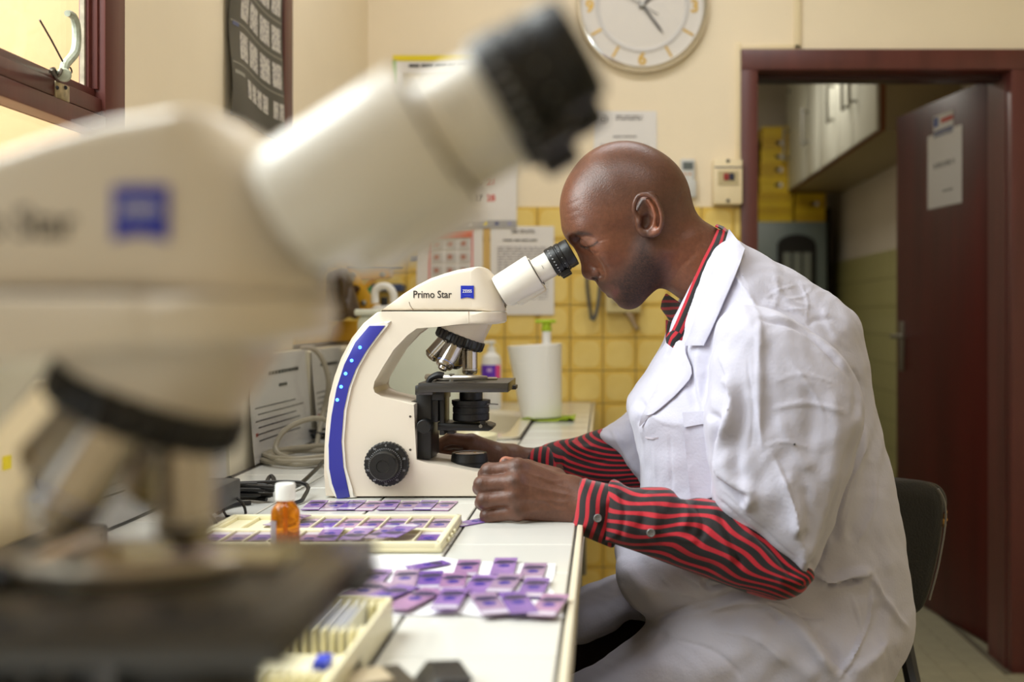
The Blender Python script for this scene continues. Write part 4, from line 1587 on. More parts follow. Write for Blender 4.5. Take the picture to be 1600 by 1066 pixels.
# ------------------------------------------------------------------ slide storage box in the near foreground
qx0, qx1, qy0, qy1 = -0.40, -0.183, 0.66, 0.945
zb, zt_ = CT + 0.001, CT + 0.031
sbx = thing('slide_box', 'open cream slide storage box with ribbed slots under the near microscope stage', 'slide box', ((qx0 + qx1) / 2, (qy0 + qy1) / 2, CT))
m = MB().box(qx0, qx1, qy0, qy1, zb, zb + 0.004, bev=0.001)
for a, b_, c, d in ((qx0, qx1, qy0, qy0 + 0.004), (qx0, qx1, qy1 - 0.004, qy1), (qx0, qx0 + 0.004, qy0, qy1), (qx1 - 0.004, qx1, qy0, qy1)):
    m.box(a, b_, c, d, zb, zt_, bev=0.001)
m.box(qx0, qx1, (qy0 + qy1) / 2 - 0.02, (qy0 + qy1) / 2 + 0.02, zb, zt_ - 0.012, bev=0.002)
m.obj('tray', CREAMP, sbx)
m = MB()
for yy in (qy1 - 0.012, qy1 - 0.088, qy0 + 0.012, qy0 + 0.088):
    k = qx0 + 0.010
    while k < qx1 - 0.008:
        m.box(k, k + 0.0022, yy - 0.009, yy + 0.009, zb + 0.003, zt_ - 0.003)
        k += 0.0068
rb_ = m.obj('rib', CREAMP, sbx)
tag(rb_, kind='stuff')
MB().box(qx0 + 0.07, qx1 - 0.07, (qy0 + qy1) / 2 - 0.008, (qy0 + qy1) / 2 + 0.008, zt_ - 0.012, zt_ + 0.001, bev=0.002).obj('grip', CREAMP, sbx)
sm_ = MB().box(-0.0005, 0.0005, -0.0375, 0.0375, 0, 0.0255).mesh('glass_slide_upright')
sm_.materials.append(mat('frosted_glass_edge', (226, 226, 230), 0.25))
for r, yy in ((0, qy1 - 0.05), (1, qy0 + 0.05)):
    for k in range(14):
        x = qx0 + 0.0135 + 0.0068 * (k + (14 if r == 0 else 8))
        if x > qx1 - 0.012:
            continue
        o = inst('filed_slide', sm_, (x, yy, zb + 0.0045))
        tag(o, f'slide filed upright in the {"far" if r == 0 else "near"} bank of the slide box, {NTH[k] if k < 10 else ["eleventh", "twelfth", "thirteenth", "fourteenth"][k - 10]} from the left', 'slide', 'slides filed in the slide box')
bl = MB().box(qx1 - 0.026, qx1 - 0.016, (qy0 + qy1) / 2 - 0.022, (qy0 + qy1) / 2 - 0.002, zt_ - 0.0115, zt_ - 0.005).top('blue_tab', mat('blue_tab', (40, 60, 190), 0.5), 'small bright blue tab inside the slide box', 'tab')

# dark metal clip at the very bottom
kc = thing('metal_clip', 'dark metal clip with beige plates at the bottom edge beside the slide box', 'clip', (-0.155, 0.76, CT))
MB().prism([(-0.03, 0), (0.02, 0), (0.032, 0.004), (0.028, 0.010), (-0.02, 0.012), (-0.034, 0.006)], -0.012, 0.055, bev=0.002, M=Matrix.Translation((-0.155, 0.765, CT + 0.0005)) @ Matrix.Rotation(0.5, 4, 'Z')).obj('body', mat('tarnished_metal', (84, 78, 66), 0.35, metal=0.7, var=0.3, vscale=60), kc)
MB().box(-0.02, 0.012, 0.012, 0.045, 0.0115, 0.0145, bev=0.001, M=Matrix.Translation((-0.155, 0.765, CT)) @ Matrix.Rotation(0.5, 4, 'Z')).obj('plate', mat('beige_plate', (196, 180, 150), 0.4), kc)
MB().prism([(0.02, 0.002), (0.05, 0.004), (0.055, 0.012), (0.03, 0.014)], 0.0, 0.05, bev=0.002, M=Matrix.Translation((-0.145, 0.765, CT + 0.0005)) @ Matrix.Rotation(0.35, 4, 'Z')).obj('jaw', BLACKM, kc)

# ------------------------------------------------------------------ far end of the bench
Yr = 2.92
rc_ = P(838, 634, Yr)
rl = thing('paper_towel_roll', 'fat white paper towel roll slanting out at its left side', 'paper roll', (rc_.x, Yr, CT + 0.004))
b = bmesh.new()
loops = []
for k in range(9):
    t = k / 8
    z = CT + 0.0075 + 0.1905 * t
    ring = []
    for i in range(40):
        a = 2 * PI * i / 40
        rx = 0.068
        x = rc_.x + 0.0 + rx * math.cos(a)
        y = Yr + rx * math.sin(a)
        if math.cos(a) < 0:
            x = rc_.x + (rx * math.cos(a)) * (0.60 + 0.55 * t)
        zz = z + (0.004 * math.cos(a) if k == 8 else 0)
        ring.append(b.verts.new((x, y, zz)))
    loops.append(ring)
for A, Bq in zip(loops, loops[1:]):
    for i in range(40):
        b.faces.new((A[i], A[(i + 1) % 40], Bq[(i + 1) % 40], Bq[i]))
b.faces.new(loops[0][::-1])
cv = b.verts.new((rc_.x, Yr, CT + 0.200))
for i in range(40):
    b.faces.new((loops[-1][i], loops[-1][(i + 1) % 40], cv))
bmesh.ops.recalc_face_normals(b, faces=b.faces[:])
me = bpy.data.meshes.new('roll')
b.to_mesh(me)
b.free()
link('paper', me, mat('soft_white_paper', (242, 240, 236), 0.85, bump=0.2, bscale=120), rl)
MB().tube([(rc_.x + 0.0685 * math.cos(R(-60)), Yr + 0.0685 * math.sin(R(-60)), CT + 0.008), (rc_.x + 0.0685 * math.cos(R(-60)), Yr + 0.0685 * math.sin(R(-60)), CT + 0.196)], 0.0009, 5).obj('loose_edge', MATS['soft_white_paper'], rl)
Yb_ = 3.06
pb = P(854, 600, Yb_)
sp = thing('spray_bottle', 'white bottle with a lime green cap behind the paper towel roll', 'bottle', (pb.x, Yb_, CT))
F0 = frame((pb.x, Yb_, CT + 0.001), (0, 0, 1))
MB().lathe([(0.03, 0), (0.034, 0.004), (0.034, 0.15), (0.018, 0.19), (0.0125, 0.20), (0.0125, 0.236), (0, 0.236)], F0, 24).obj('body', WHITEP, sp)
LIME = mat('lime_plastic', (176, 206, 40), 0.4)
m = MB().lathe([(0.013, 0.232), (0.0145, 0.236), (0.012, 0.252), (0.0175, 0.256), (0.0175, 0.262), (0, 0.264)], F0, 24)
m.box(pb.x - 0.032, pb.x + 0.026, Yb_ - 0.008, Yb_ + 0.008, CT + 0.256, CT + 0.266, bev=0.003)
m.obj('cap', LIME, sp)
cc = P(848, 632, 2.90)
rgc = random.Random(3)
m = MB().quadgrid(lambda u, v: Vector((cc.x - 0.06 + 0.145 * u, 2.83 + 0.16 * v, CT + 0.003 + 0.010 * max(0, math.sin(u * 9 + v * 4)) * (1 if u > 0.90 or v < 0.06 else 0.0))), 24, 16, 0.001)
m.top('green_cloth', mat('lime_cloth', (164, 186, 44), 0.9), 'lime green cleaning cloth under the paper towel roll', 'cloth')
Ys = 3.22
ps_ = P(768, 600, Ys)
so = thing('soap_bottle', 'white pump soap bottle with a purple and pink label', 'bottle', (ps_.x, Ys, CT))
F0 = frame((ps_.x, Ys, CT + 0.001), (0, 0, 1))
MB().lathe([(0.026, 0), (0.0295, 0.004), (0.0295, 0.142), (0.026, 0.156), (0.012, 0.168), (0.011, 0.176), (0, 0.176)], F0, 28).obj('body', WHITEP, so)
m = MB().lathe([(0.0115, 0.174), (0.0115, 0.181), (0.006, 0.183), (0.006, 0.194), (0.012, 0.195), (0.012, 0.202), (0, 0.204)], F0, 18)
m.box(ps_.x - 0.034, ps_.x + 0.006, Ys - 0.006, Ys + 0.006, CT + 0.194, CT + 0.203, bev=0.002)
m.obj('pump', WHITEP, so)
lb = MB().quadgrid(lambda u, v: Vector((ps_.x + 0.0299 * math.cos(R(190 + 110 * u)), Ys + 0.0299 * math.sin(R(190 + 110 * u)), CT + 0.070 + 0.062 * v)), 12, 1, 0.0004).obj('label', mat('violet_label', (98, 46, 190), 0.5), so)
MB().quadgrid(lambda u, v: Vector((ps_.x + 0.0301 * math.cos(R(300 + 34 * u)), Ys + 0.0301 * math.sin(R(300 + 34 * u)), CT + 0.070 + 0.062 * v)), 6, 1, 0.0004).obj('label_side', mat('pink_label', (240, 84, 150), 0.5), so)
MB().quadgrid(lambda u, v: Vector((ps_.x + 0.0304 * math.cos(R(222 + 70 * u)), Ys + 0.0304 * math.sin(R(222 + 70 * u)), CT + 0.085 + 0.010 * v)), 8, 1, 0.0003).obj('print', mat('pale_violet_print', (206, 170, 230), 0.6), so)
MB().quadgrid(lambda u, v: Vector((ps_.x + 0.0304 * math.cos(R(250 + 28 * u)), Ys + 0.0304 * math.sin(R(250 + 28 * u)), CT + 0.112 + 0.010 * v)), 8, 1, 0.0003).obj('print', MATS['pale_violet_print'], so)

# cream bowl beyond the far hand
cbm = P(735, 690, 2.2)
m = MB().lathe([(0.030, 0.0), (0.042, 0.002), (0.052, 0.020), (0.056, 0.034), (0.054, 0.036), (0.048, 0.022), (0.036, 0.008), (0, 0.006)], frame((cbm.x, 2.2, CT + 0.001), (0, 0, 1)), 32)
m.top('cream_bowl', mat('cream_enamel', (226, 218, 182), 0.25), 'small cream bowl on the bench behind the far microscope', 'bowl')

# translucent plastic box behind the far microscope
bxm = mat('milky_plastic', (218, 222, 206), 0.3, alpha=1)
px0, px1 = P(549, 0, 2.57).x, P(738, 0, 2.75).x
px0 = max(px0, BX0 + 0.03)
sbx2 = thing('storage_box', 'milky grey green plastic storage box behind the far microscope', 'box', ((px0 + px1) / 2, 2.7, CT + 0.007))
MB().box(px0 + 0.008, px1 - 0.010, 2.58, 2.80, CT + 0.008, 1.145, bev=0.02, seg=4).obj('body', bxm, sbx2)
MB().box(px0 + 0.004, px1 - 0.006, 2.576, 2.804, 1.142, 1.158, bev=0.006, seg=3).obj('lid', bxm, sbx2)

# yellow metal stand on the ledge, dark bag beside it
YM = mat('ochre_enamel', (226, 172, 40), 0.3, coat=0.4)
Yy = 3.05


def yp(px, py, Y=Yy):
    p = P(px, py, Y)
    return (p.x, p.z)


ys = thing('hand_tool_stand', 'ochre yellow metal scissor stand on the far end of the ledge', 'tool', (-0.69, Yy, 1.063))
ys_o = Vector((0, 0, 0))
MB().prism([yp(547, 417), yp(610, 417), yp(611, 432), yp(606, 435), yp(548, 436)], Yy - 0.03, Yy + 0.03, bev=0.003).obj('top_bracket', YM, ys)
MB().prism([yp(545, 420), yp(560, 424), yp(576, 452), yp(594, 477), yp(590, 484), yp(566, 483), yp(556, 455)], Yy - 0.036, Yy - 0.024, bev=0.002).obj('arm', YM, ys)
MB().prism([yp(583, 432), yp(592, 434), yp(572, 456), yp(560, 460)], Yy - 0.02, Yy - 0.010, bev=0.002).obj('arm', YM, ys)
MB().prism([yp(566, 470), yp(590, 478), yp(590, 522), yp(566, 524)], Yy - 0.02, Yy + 0.02, bev=0.002).obj('post', YM, ys)
MB().prism([yp(521, 515), yp(536, 501), yp(606, 501), yp(606, 533), yp(521, 533)], Yy - 0.045, Yy + 0.04, bev=0.004).obj('base', YM, ys)
m = MB()
for px, py in ((602, 429), (557, 429), (573, 474), (554, 437)):
    x, z = yp(px, py)
    m.lathe([(0.008, 0), (0.008, 0.006), (0.004, 0.008), (0, 0.008)], frame((x, Yy - 0.036, z), (0, -1, 0)), 12)
m.obj('bolt', STEEL, ys)
x, z = yp(562, 452)
MB().cyl((x, Yy - 0.05, z), (x, Yy + 0.01, z), 0.010, bev=0.002).obj('pivot', mat('brown_metal', (92, 62, 30), 0.4, metal=0.5), ys)
x, z = yp(620, 416.5)
MB().box(yp(547, 0)[0], x + 0.01, Yy - 0.035, Yy + 0.035, yp(0, 418)[1], yp(0, 415.5)[1], bev=0.001).obj('top_plate', mat('dark_plate', (70, 66, 60), 0.5), ys)

# ------------------------------------------------------------------ white jug with loop handle, dark blue box, green packet
Yj = 2.95
m = MB()
wj = thing('white_jug', 'white plastic jug with a round loop handle behind the storage box', 'jug', (P(598, 0, Yj).x, Yj, CT))
jx = P(603, 0, Yj).x
MB().lathe([(0.050, 0), (0.054, 0.004), (0.054, 0.25), (0.045, 0.285), (0.03, 0.305), (0, 0.307)], frame((jx, Yj, CT + 0.001), (0, 0, 1)), 28).obj('body', WHITEP, wj)
MB().tube([P(586, 474, Yj), P(586, 456, Yj), P(594, 448, Yj), P(606, 448, Yj), P(614, 458, Yj), P(616, 474, Yj)], 0.0105, 10, sm=4).obj('handle', WHITEP, wj)
MB().box(P(602, 0, Yj).x, P(612, 0, Yj).x, Yj - 0.062, Yj - 0.05, P(0, 478, Yj).z, P(0, 465, Yj).z, bev=0.002).obj('spout_cap', BLACKP, wj)
bb_ = MB().box(P(581, 0, 3.45).x, P(630, 0, 3.45).x, 3.42, 3.494, P(0, 456, 3.45).z, P(0, 444, 3.45).z, bev=0.004).top('wall_caddy', mat('navy_box', (52, 68, 104), 0.5), 'flat dark blue caddy on the yellow tiles above the white jug', 'caddy')
gp = MB().box(P(571, 0, 3.38).x, P(580, 0, 3.38).x, 3.36, 3.40, 1.0635, P(0, 444, 3.38).z, bev=0.004).top('green_packet', mat('green_packet', (24, 124, 74), 0.4), 'narrow green packet left of the white jug', 'packet')

# dark bag hanging beside the yellow stand
def bag_fn(x, y, z):
    d = pillow(x, y, z, BGX, 2.96, 0.034, 0.030)
    return d


BGX = [(P(a, b, 2.96).x, P(a, b, 2.96).z) for a, b in [(p[0], p[1]) for p in catmull([(504, 452, 0), (506, 432, 0), (520, 422, 0), (542, 418, 0), (550, 440, 0), (558, 468, 0), (563, 488, 0), (556, 499, 0), (546, 495, 0), (534, 501, 0), (516, 502, 0), (504, 496, 0), (500, 475, 0)], 3)]]
gv, gq = nets(bag_fn, (-0.80, 2.90, 1.10), (-0.62, 3.02, 1.29), 0.004)
gv = folds(gv, gq, [([(512, 440), (516, 465), (524, 490)], 4, -0.012), ([(527, 436), (525, 465), (530, 488)], 4, -0.012), ([(540, 430), (538, 465), (548, 490)], 5, 0.006), ([(505, 480), (530, 485), (555, 496)], 5, 0.006), ([(520, 500), (540, 470), (548, 440)], 4, -0.006)])
tag(link('hanging_bag', np_mesh('hanging_bag', gv, gq), mat('dark_brown_leather', (78, 62, 46), 0.4, var=0.35, vscale=14), smooth=1.4), 'dark brown wrinkled bag hanging beside the ochre yellow stand', 'bag')
# ------------------------------------------------------------------ microscope (built once at the far place, then copied)
SY_ = 1.655            # plane of the side face seen
YC = 1.70              # middle plane
SCREAM = mat('ivory_enamel', (226, 214, 196), 0.32, bump=0.05, bscale=900)
SWHITE = mat('white_enamel', (236, 230, 218), 0.28)
SEAMD = mat('dark_seam', (70, 62, 54), 0.7)
COBALT = mat('cobalt_panel', (52, 54, 152), 0.35)
BADGE = mat('badge_blue', (24, 44, 170), 0.35)
LED = mat('blue_lamp', (60, 120, 255), 0.3, emit=6)


def s2(px, py, Y=SY_):
    p = P(px, py, Y)
    return (p.x, p.z)


def sl_(pts, Y=SY_):
    return [s2(a, b, Y) for a, b in pts]


sc = thing('microscope', 'ivory binocular microscope the man looks into, with a blue side strip', 'microscope', (-0.29, YC, CT))
# stand: base, arm and the lower half of the head in one casting
out = [(512, 777), (510, 740), (510.5, 700), (513, 660), (518, 620), (526, 588), (537, 558), (553, 528), (571, 505), (592, 488),
       (600, 487), (785, 487), (787.5, 490), (787, 502), (783, 505), (770, 507), (700, 509), (684, 511), (653, 511), (638, 522), (618, 546), (601, 573), (588, 596), (584, 606), (587, 614), (600, 619),
       (651, 630), (651, 718), (672, 722), (700, 726), (760, 738), (796, 745), (799, 750), (799, 784), (560, 784), (535, 784)]
q = sl_(out)
q = [(x, max(z, CT + 0.003)) for x, z in q]
XRD = s2(738, 0)[0]
XRC = XRD
ZRD = s2(0, 512)[1]


def nose_round(h, edge=0.006, inset=0.0):
    """front of the head is rounded in plan; long edges are softened"""
    def f(x, z, y):
        t = min(1.0, abs(y - YC) / h)
        if x > XRD and z > ZRD:
            x = XRD + (x - XRD) * (0.04 + 0.96 * math.sqrt(max(0.0, 1 - t ** 2.6)))
        d = abs(y - YC) - (h - edge)
        if d > 0:
            k = edge - math.sqrt(max(0.0, edge * edge - d * d))
            x += (cxs[0] - x) * k / cxs[2]
            z += (cxs[1] - z) * k / cxs[3]
        return (x, z)
    return f


def yrow(h, edge=0.006):
    e = [h - edge + edge * math.sin(R(a)) for a in (30, 60, 90)]
    mid = [-(h - edge) + 2 * (h - edge) * k / 16 for k in range(17)]
    return [YC - v_ for v_ in e[::-1]] + [YC + v_ for v_ in mid] + [YC + v_ for v_ in e]


def dense(pts, step=0.004):
    o = []
    for i in range(len(pts)):
        a, b_ = pts[i], pts[(i + 1) % len(pts)]
        n_ = max(1, int(math.hypot(b_[0] - a[0], b_[1] - a[1]) / step)) if max(a[0], b_[0]) > XRD and max(a[1], b_[1]) > ZRD else 1
        for j in range(n_):
            o.append((a[0] + (b_[0] - a[0]) * j / n_, a[1] + (b_[1] - a[1]) * j / n_))
    return o


MB().prism([(x if not (x > XRD and z > ZRD) else XRD - 0.004, z) for x, z in q], 1.641, 1.759, bev=0.006, seg=3).obj('stand', SCREAM, sc, smooth=0.7)
hp_ = sl_([(640, 487), (785, 487), (787.5, 489), (787, 502), (783, 505), (770, 507), (700, 509), (640, 509)])
cxs = (s2(712, 0)[0], s2(0, 498)[1], 0.072, 0.011)
MB().slices(dense(hp_), yrow(0.0585), nose_round(0.0585)).obj('nose_block', SCREAM, sc, smooth=0.7)
fo = sl_([(512, 779), (560, 779), (560, 784), (512, 784)])
for x in (s2(530, 0)[0], s2(780, 0)[0]):
    for y in (1.656, 1.744):
        MB().lathe([(0.008, 0), (0.008, 0.0035), (0, 0.0035)], frame((x, y, CT + 0.0002), (0, 0, 1)), 12).obj('foot', BLACKP, sc)
# raised rim and blue strip with lamps
rim = [(571, 509), (600, 503), (611, 502), (607, 508), (594, 524), (578, 545), (561, 575), (550, 604), (542, 640), (538, 690), (541, 730), (549, 765), (557, 781), (549, 784), (524, 784), (515, 760), (511, 735), (510.5, 695), (515, 650), (523, 606), (535, 567), (552, 532)]
MB().prism([(x, max(z, CT + 0.0015)) for x, z in sl_([(a, b) for a, b in rim], 1.640)], 1.6375, 1.66, bev=0.0025).obj('strip_rim', SWHITE, sc)
pan = [(577, 509), (602, 509), (588, 527), (572, 549), (556, 577), (545, 606), (537, 642), (533.5, 690), (536.5, 730), (547, 777), (527, 780), (519, 756), (514, 732), (513.5, 696), (518, 651), (526, 607), (538, 570), (555, 535)]
pn = MB().prism(sl_(pan, 1.637), 1.6362, 1.6400, bev=0.001).obj('side_strip', COBALT, sc)
for px, py in ((562.5, 543), (549.5, 563.5), (540, 584), (533, 604.5), (527, 625)):
    x, z = s2(px, py, 1.636)
    MB().lathe([(0.0026, 0), (0.0026, 0.0006), (0.0012, 0.0012), (0, 0.0012)], frame((x, 1.6362, z), (0, -1, 0)), 14).obj('lamp', LED, pn)
# upper head
hd = [(594, 486), (601, 481), (612, 473), (630, 459), (650, 446.5), (672, 435), (695, 427), (715, 421.5), (738, 417.5), (753, 416.5), (757, 418), (766, 427), (774, 440), (781, 457), (785.5, 474), (786.5, 486)]
cxs = (s2(700, 0)[0], s2(0, 462)[1], 0.09, 0.034)
MB().slices(dense(sl_(hd)), yrow(0.047), nose_round(0.047)).obj('head', SCREAM, sc, smooth=0.7)
MB().box(s2(596, 0)[0], s2(742, 0)[0], 1.654, 1.746, s2(0, 487.6)[1], s2(0, 486)[1]).obj('seam', SEAMD, sc)
x, z = s2(645, 465.5, 1.6525)
text('lettering', 'Primo Star', 0.0158, (x, 1.6527, z), mat('lettering_black', (34, 30, 30), 0.5), sc, bold=0.0001, sx=0.86)
x0, z1 = s2(720, 446.5, 1.6525)
x1, z0 = s2(740.3, 467, 1.6525)
bq = [(x0, z1), (x1, z1), (x1, z0)]
for k in range(1, 8):
    t = k / 8
    bq.append((x1 + (x0 - x1) * t, z0 + 0.0022 * math.sin(PI * t)))
bq.append((x0, z0))
bd = MB().prism(bq, 1.6515, 1.6535).obj('badge', BADGE, sc)
text('lettering', 'ZEISS', 0.0066, ((x0 + x1) / 2, 1.6514, z0 + 0.0094), WHITEP, bd, align='CENTER', bold=0.00005, sx=0.95)
MB().box(x0 + 0.005, x1 - 0.005, 1.6512, 1.6516, z0 + 0.0052, z0 + 0.0057).obj('line', mat('badge_pale_line', (90, 110, 200), 0.4), bd)
# scratch on the head
MB().tube([Vector((s2(639, 472, 1.6527)[0], 1.6528, s2(0, 472)[1])), Vector((s2(641, 478, 1.6527)[0], 1.6528, s2(0, 478)[1])), Vector((s2(646, 486, 1.6527)[0], 1.6528, s2(0, 485)[1]))], 0.0004, 5).obj('scratch', mat('scratch_brown', (96, 74, 54), 0.8), sc)

# binocular tube
A0 = Vector((s2(786, 457, YC)[0], YC, s2(0, 457, YC)[1]))
dr = Vector((0.866, 0, 0.5))
up_ = Vector((-0.5, 0, 0.866))
DN = 0.0605
MB().lathe([(0.0, -0.016), (0.0235, -0.016), (0.0245, -0.012), (0.0245, -0.008), (0.022, -0.006), (0.022, 0.004), (0, 0.004)], frame(A0 + up_ * 0.001, dr), 36).obj('swivel_ring', STEEL, sc)
m = MB()
for s in (-1, 1):
    c = A0 + Vector((0, s * 0.031, 0))
    m.lathe([(0.0, -0.002), (0.0235, -0.002), (0.0258, 0.002), (0.0285, DN - 0.002), (0.0275, DN), (0, DN)], frame(c + up_ * 0.001, dr), 44)
M6 = Matrix.Translation(A0) @ Matrix(((dr.x, 0, up_.x, 0), (0, 1, 0, 0), (dr.z, 0, up_.z, 0), (0, 0, 0, 1)))
m.box(0, DN - 0.003, -0.031, 0.031, -0.0225, 0.0245, bev=0.004, M=M6)
m.box(0.012, DN, -0.024, 0.024, -0.031, -0.02, bev=0.003, M=M6)
m.obj('binocular_body', SWHITE, sc, smooth=0.7)
m = MB()
for s in (-1, 1):
    c = A0 + Vector((0, s * 0.031, 0)) + up_ * 0.001
    MB().lathe([(0.0205, DN - 0.001), (0.0205, DN + 0.0025), (0.0185, DN + 0.003), (0.0185, DN + 0.030), (0, DN + 0.030)], frame(c, dr), 36).obj('eyepiece_tube', SWHITE, sc)
    MB().lathe([(0.0212, DN + 0.0005), (0.0212, DN + 0.0017), (0, DN + 0.0017)], frame(c, dr), 36).obj('gap_ring', SEAMD, sc)
    e = MB().lathe([(0, DN + 0.027), (0.0212, DN + 0.027), (0.0220, DN + 0.030), (0.0220, DN + 0.041), (0.0205, DN + 0.042), (0.0205, DN + 0.044), (0.0214, DN + 0.045), (0.0214, DN + 0.050), (0.0202, DN + 0.051), (0.0202, DN + 0.053), (0.0208, DN + 0.054),
                    (0.0203, DN + 0.064), (0.0190, DN + 0.0655), (0.0165, DN + 0.0645), (0.0150, DN + 0.060), (0, DN + 0.060)], frame(c, dr), 40).obj('eyepiece', BLACKP, sc)
    MB().box(DN + 0.031, DN + 0.048, s * 0.031 - 0.007, s * 0.031 + 0.007, -0.0275, -0.0195, bev=0.002, M=M6).obj('setting_lug', BLACKP, e)
    m2 = MB()
    for k in range(9):
        t = R(205 + 14 * k)
        for hgt, ln in ((DN + 0.0335, 0.004), (DN + 0.0465, 0.0025)):
            pc = c + dr * hgt + (up_ * math.cos(t) + Vector((0, 1, 0)) * math.sin(t)) * (0.0221 if hgt < DN + 0.04 else 0.0215)
            if k % 2 == 0 or hgt < DN + 0.04:
                m2.ball(pc, (ln * 0.32, 0.0004, ln * 0.24), u=8, v=5)
    m2.obj('scale_marks', mat('pale_grey_print', (170, 170, 172), 0.5), e)
    if s < 0:
        MB().box(DN + 0.014, DN + 0.0145, s * 0.031 - 0.0192, s * 0.031 - 0.0183, -0.003, 0.003, M=M6).obj('index_mark', SEAMD, sc)

# nosepiece: housing, knurled turret, objectives
tn = R(21.7)
nd = Vector((-math.sin(tn), 0, -math.cos(tn)))
e0 = Vector((math.cos(tn), 0, -math.sin(tn)))
ey = Vector((0, 1, 0))
tc_ = Vector((s2(719, 530, YC)[0], YC, s2(0, 530, YC)[1]))
pts = [tc_ - nd * 0.006 + (e0 * math.cos(2 * PI * k / 28) + ey * math.sin(2 * PI * k / 28)) * 0.0355 for k in range(28)]
xa, xb = s2(692, 0, YC)[0], s2(768, 0, YC)[0]
zt2 = s2(0, 503)[1]
for x in (xa, xb):
    for y in (-0.040, 0.040):
        pts += [Vector((x, YC + y * 0.8, zt2)), Vector((x, YC + y, zt2 + 0.004))]
MB().hull(pts).obj('nosepiece_housing', SCREAM, sc, smooth=0.5)
MB().lathe([(0.033, -0.008), (0.0385, -0.007), (0.0395, -0.005), (0.0395, 0.005), (0.037, 0.008), (0.02, 0.010), (0, 0.010)], frame(tc_, nd), 144, teeth=24, tooth=0.0022).obj('turret', BLACKM, sc)
al = tn
OBJM = mat('satin_steel', (186, 180, 172), 0.16, metal=1)


def objective(phi, L, r, tip, ring):
    rad = e0 * math.cos(phi) + ey * math.sin(phi)
    d = (nd * math.cos(al) + rad * math.sin(al)).normalized()
    c = tc_ + nd * 0.008 + rad * 0.0195
    Fm = frame(c, d)
    pr = [(0, -0.004), (r * 0.86, -0.004), (r * 0.86, 0.002), (r, 0.003), (r, L * 0.74), (r * 0.97, L * 0.745), (r * 0.97, L * 0.76), (r, L * 0.765), (r, L - 0.004)]
    if tip:
        pr += [(r * 0.88, L - 0.001), (r * 0.55, L), (r * 0.52, L + tip * 0.7), (r * 0.3, L + tip), (0, L + tip)]
    else:
        pr += [(r * 0.72, L), (r * 0.4, L + 0.0005), (0, L + 0.0005)]
    o = MB().lathe(pr, Fm, 36).obj('objective', OBJM, sc)
    MB().lathe([(r + 0.0002, L * 0.79), (r + 0.0002, L * 0.81), (0, L * 0.81)], Fm, 36).obj('colour_ring', ring, o)
    MB().lathe([(r + 0.0002, L * 0.86), (r + 0.0002, L * 0.87), (0, L * 0.87)], Fm, 36).obj('dark_ring', SEAMD, o)
    return o


objective(0, 0.0410, 0.0118, 0.004, mat('white_ring', (220, 220, 220), 0.4))
objective(-PI / 2 - 0.12, 0.0425, 0.0138, 0.005, mat('blue_ring', (70, 110, 190), 0.4))
objective(PI - 0.25, 0.0400, 0.0132, 0, mat('gold_ring', (206, 164, 60), 0.4))
objective(PI / 2 - 0.12, 0.040, 0.0125, 0.004, MATS['gold_ring'])

# stage
zs = CZ - 0.098
stx0, stx1 = -0.273, -0.141
m = MB()
m.prism([(stx0, zs - 0.0135), (stx1, zs - 0.0135), (stx1, zs), (stx0, zs)], YC - 0.098, YC + 0.045, bev=0.0012)
m.box(stx0 - 0.006, stx0 + 0.02, YC - 0.09, YC + 0.04, zs - 0.018, zs - 0.004, bev=0.001)
m.obj('stage', mat('stage_enamel', (40, 37, 34), 0.27, spec=0.9), sc)
MB().box(stx1 - 0.006, stx1 + 0.004, YC + 0.0, YC + 0.035, zs - 0.016, zs - 0.010, bev=0.001).obj('stage_hook', BLACKM, sc)
MB().lathe([(0.014, 0), (0.014, 0.0006), (0, 0.0006)], frame((s2(736, 0, YC)[0], YC, zs), (0, 0, 1)), 24).obj('stage_opening', SEAMD, sc)
ss = MB().box(-0.252, -0.166, YC - 0.013, YC + 0.013, zs + 0.0008, zs + 0.0019).obj('specimen', mat('amber_slide', (200, 186, 130), 0.1), sc, label='glass slide lying on the stage')
MB().box(-0.215, -0.198, YC - 0.011, YC + 0.011, zs + 0.0019, zs + 0.0024).obj('stain', MATS['deep_violet_stain'], ss)
m = MB()
m.box(-0.262, -0.254, YC - 0.055, YC + 0.03, zs + 0.0004, zs + 0.005, bev=0.001)
m.tube([(-0.258, YC - 0.05, zs + 0.004), (-0.24, YC - 0.03, zs + 0.004), (-0.19, YC - 0.020, zs + 0.003), (-0.165, YC - 0.018, zs + 0.003)], 0.0018, 6, sm=4)
m.tube([(-0.272, YC - 0.024, zs + 0.005), (-0.252, YC - 0.040, zs + 0.005), (-0.222, YC - 0.046, zs + 0.005), (-0.196, YC - 0.040, zs + 0.005), (-0.180, YC - 0.026, zs + 0.004)], [0.005, 0.005, 0.0045, 0.004, 0.003], 8, sm=4)
m.obj('slide_clip', mat('pale_steel', (196, 186, 170), 0.3, metal=0.8), sc)
MB().tube([(-0.262, YC - 0.074, zs - 0.002), (-0.258, YC - 0.075, zs + 0.006), (-0.247, YC - 0.076, zs + 0.011), (-0.239, YC - 0.076, zs + 0.010)], [0.004, 0.0045, 0.0055, 0.005], 10, sm=3).obj('clip_lever', BLACKP, sc)
MB().lathe([(0.0045, 0), (0.0045, 0.003), (0.0032, 0.004), (0.0042, 0.006), (0.0042, 0.011), (0, 0.0115)], frame((-0.231, YC - 0.045, zs), (0, 0, 1)), 16).obj('clip_knob', STEEL, sc)

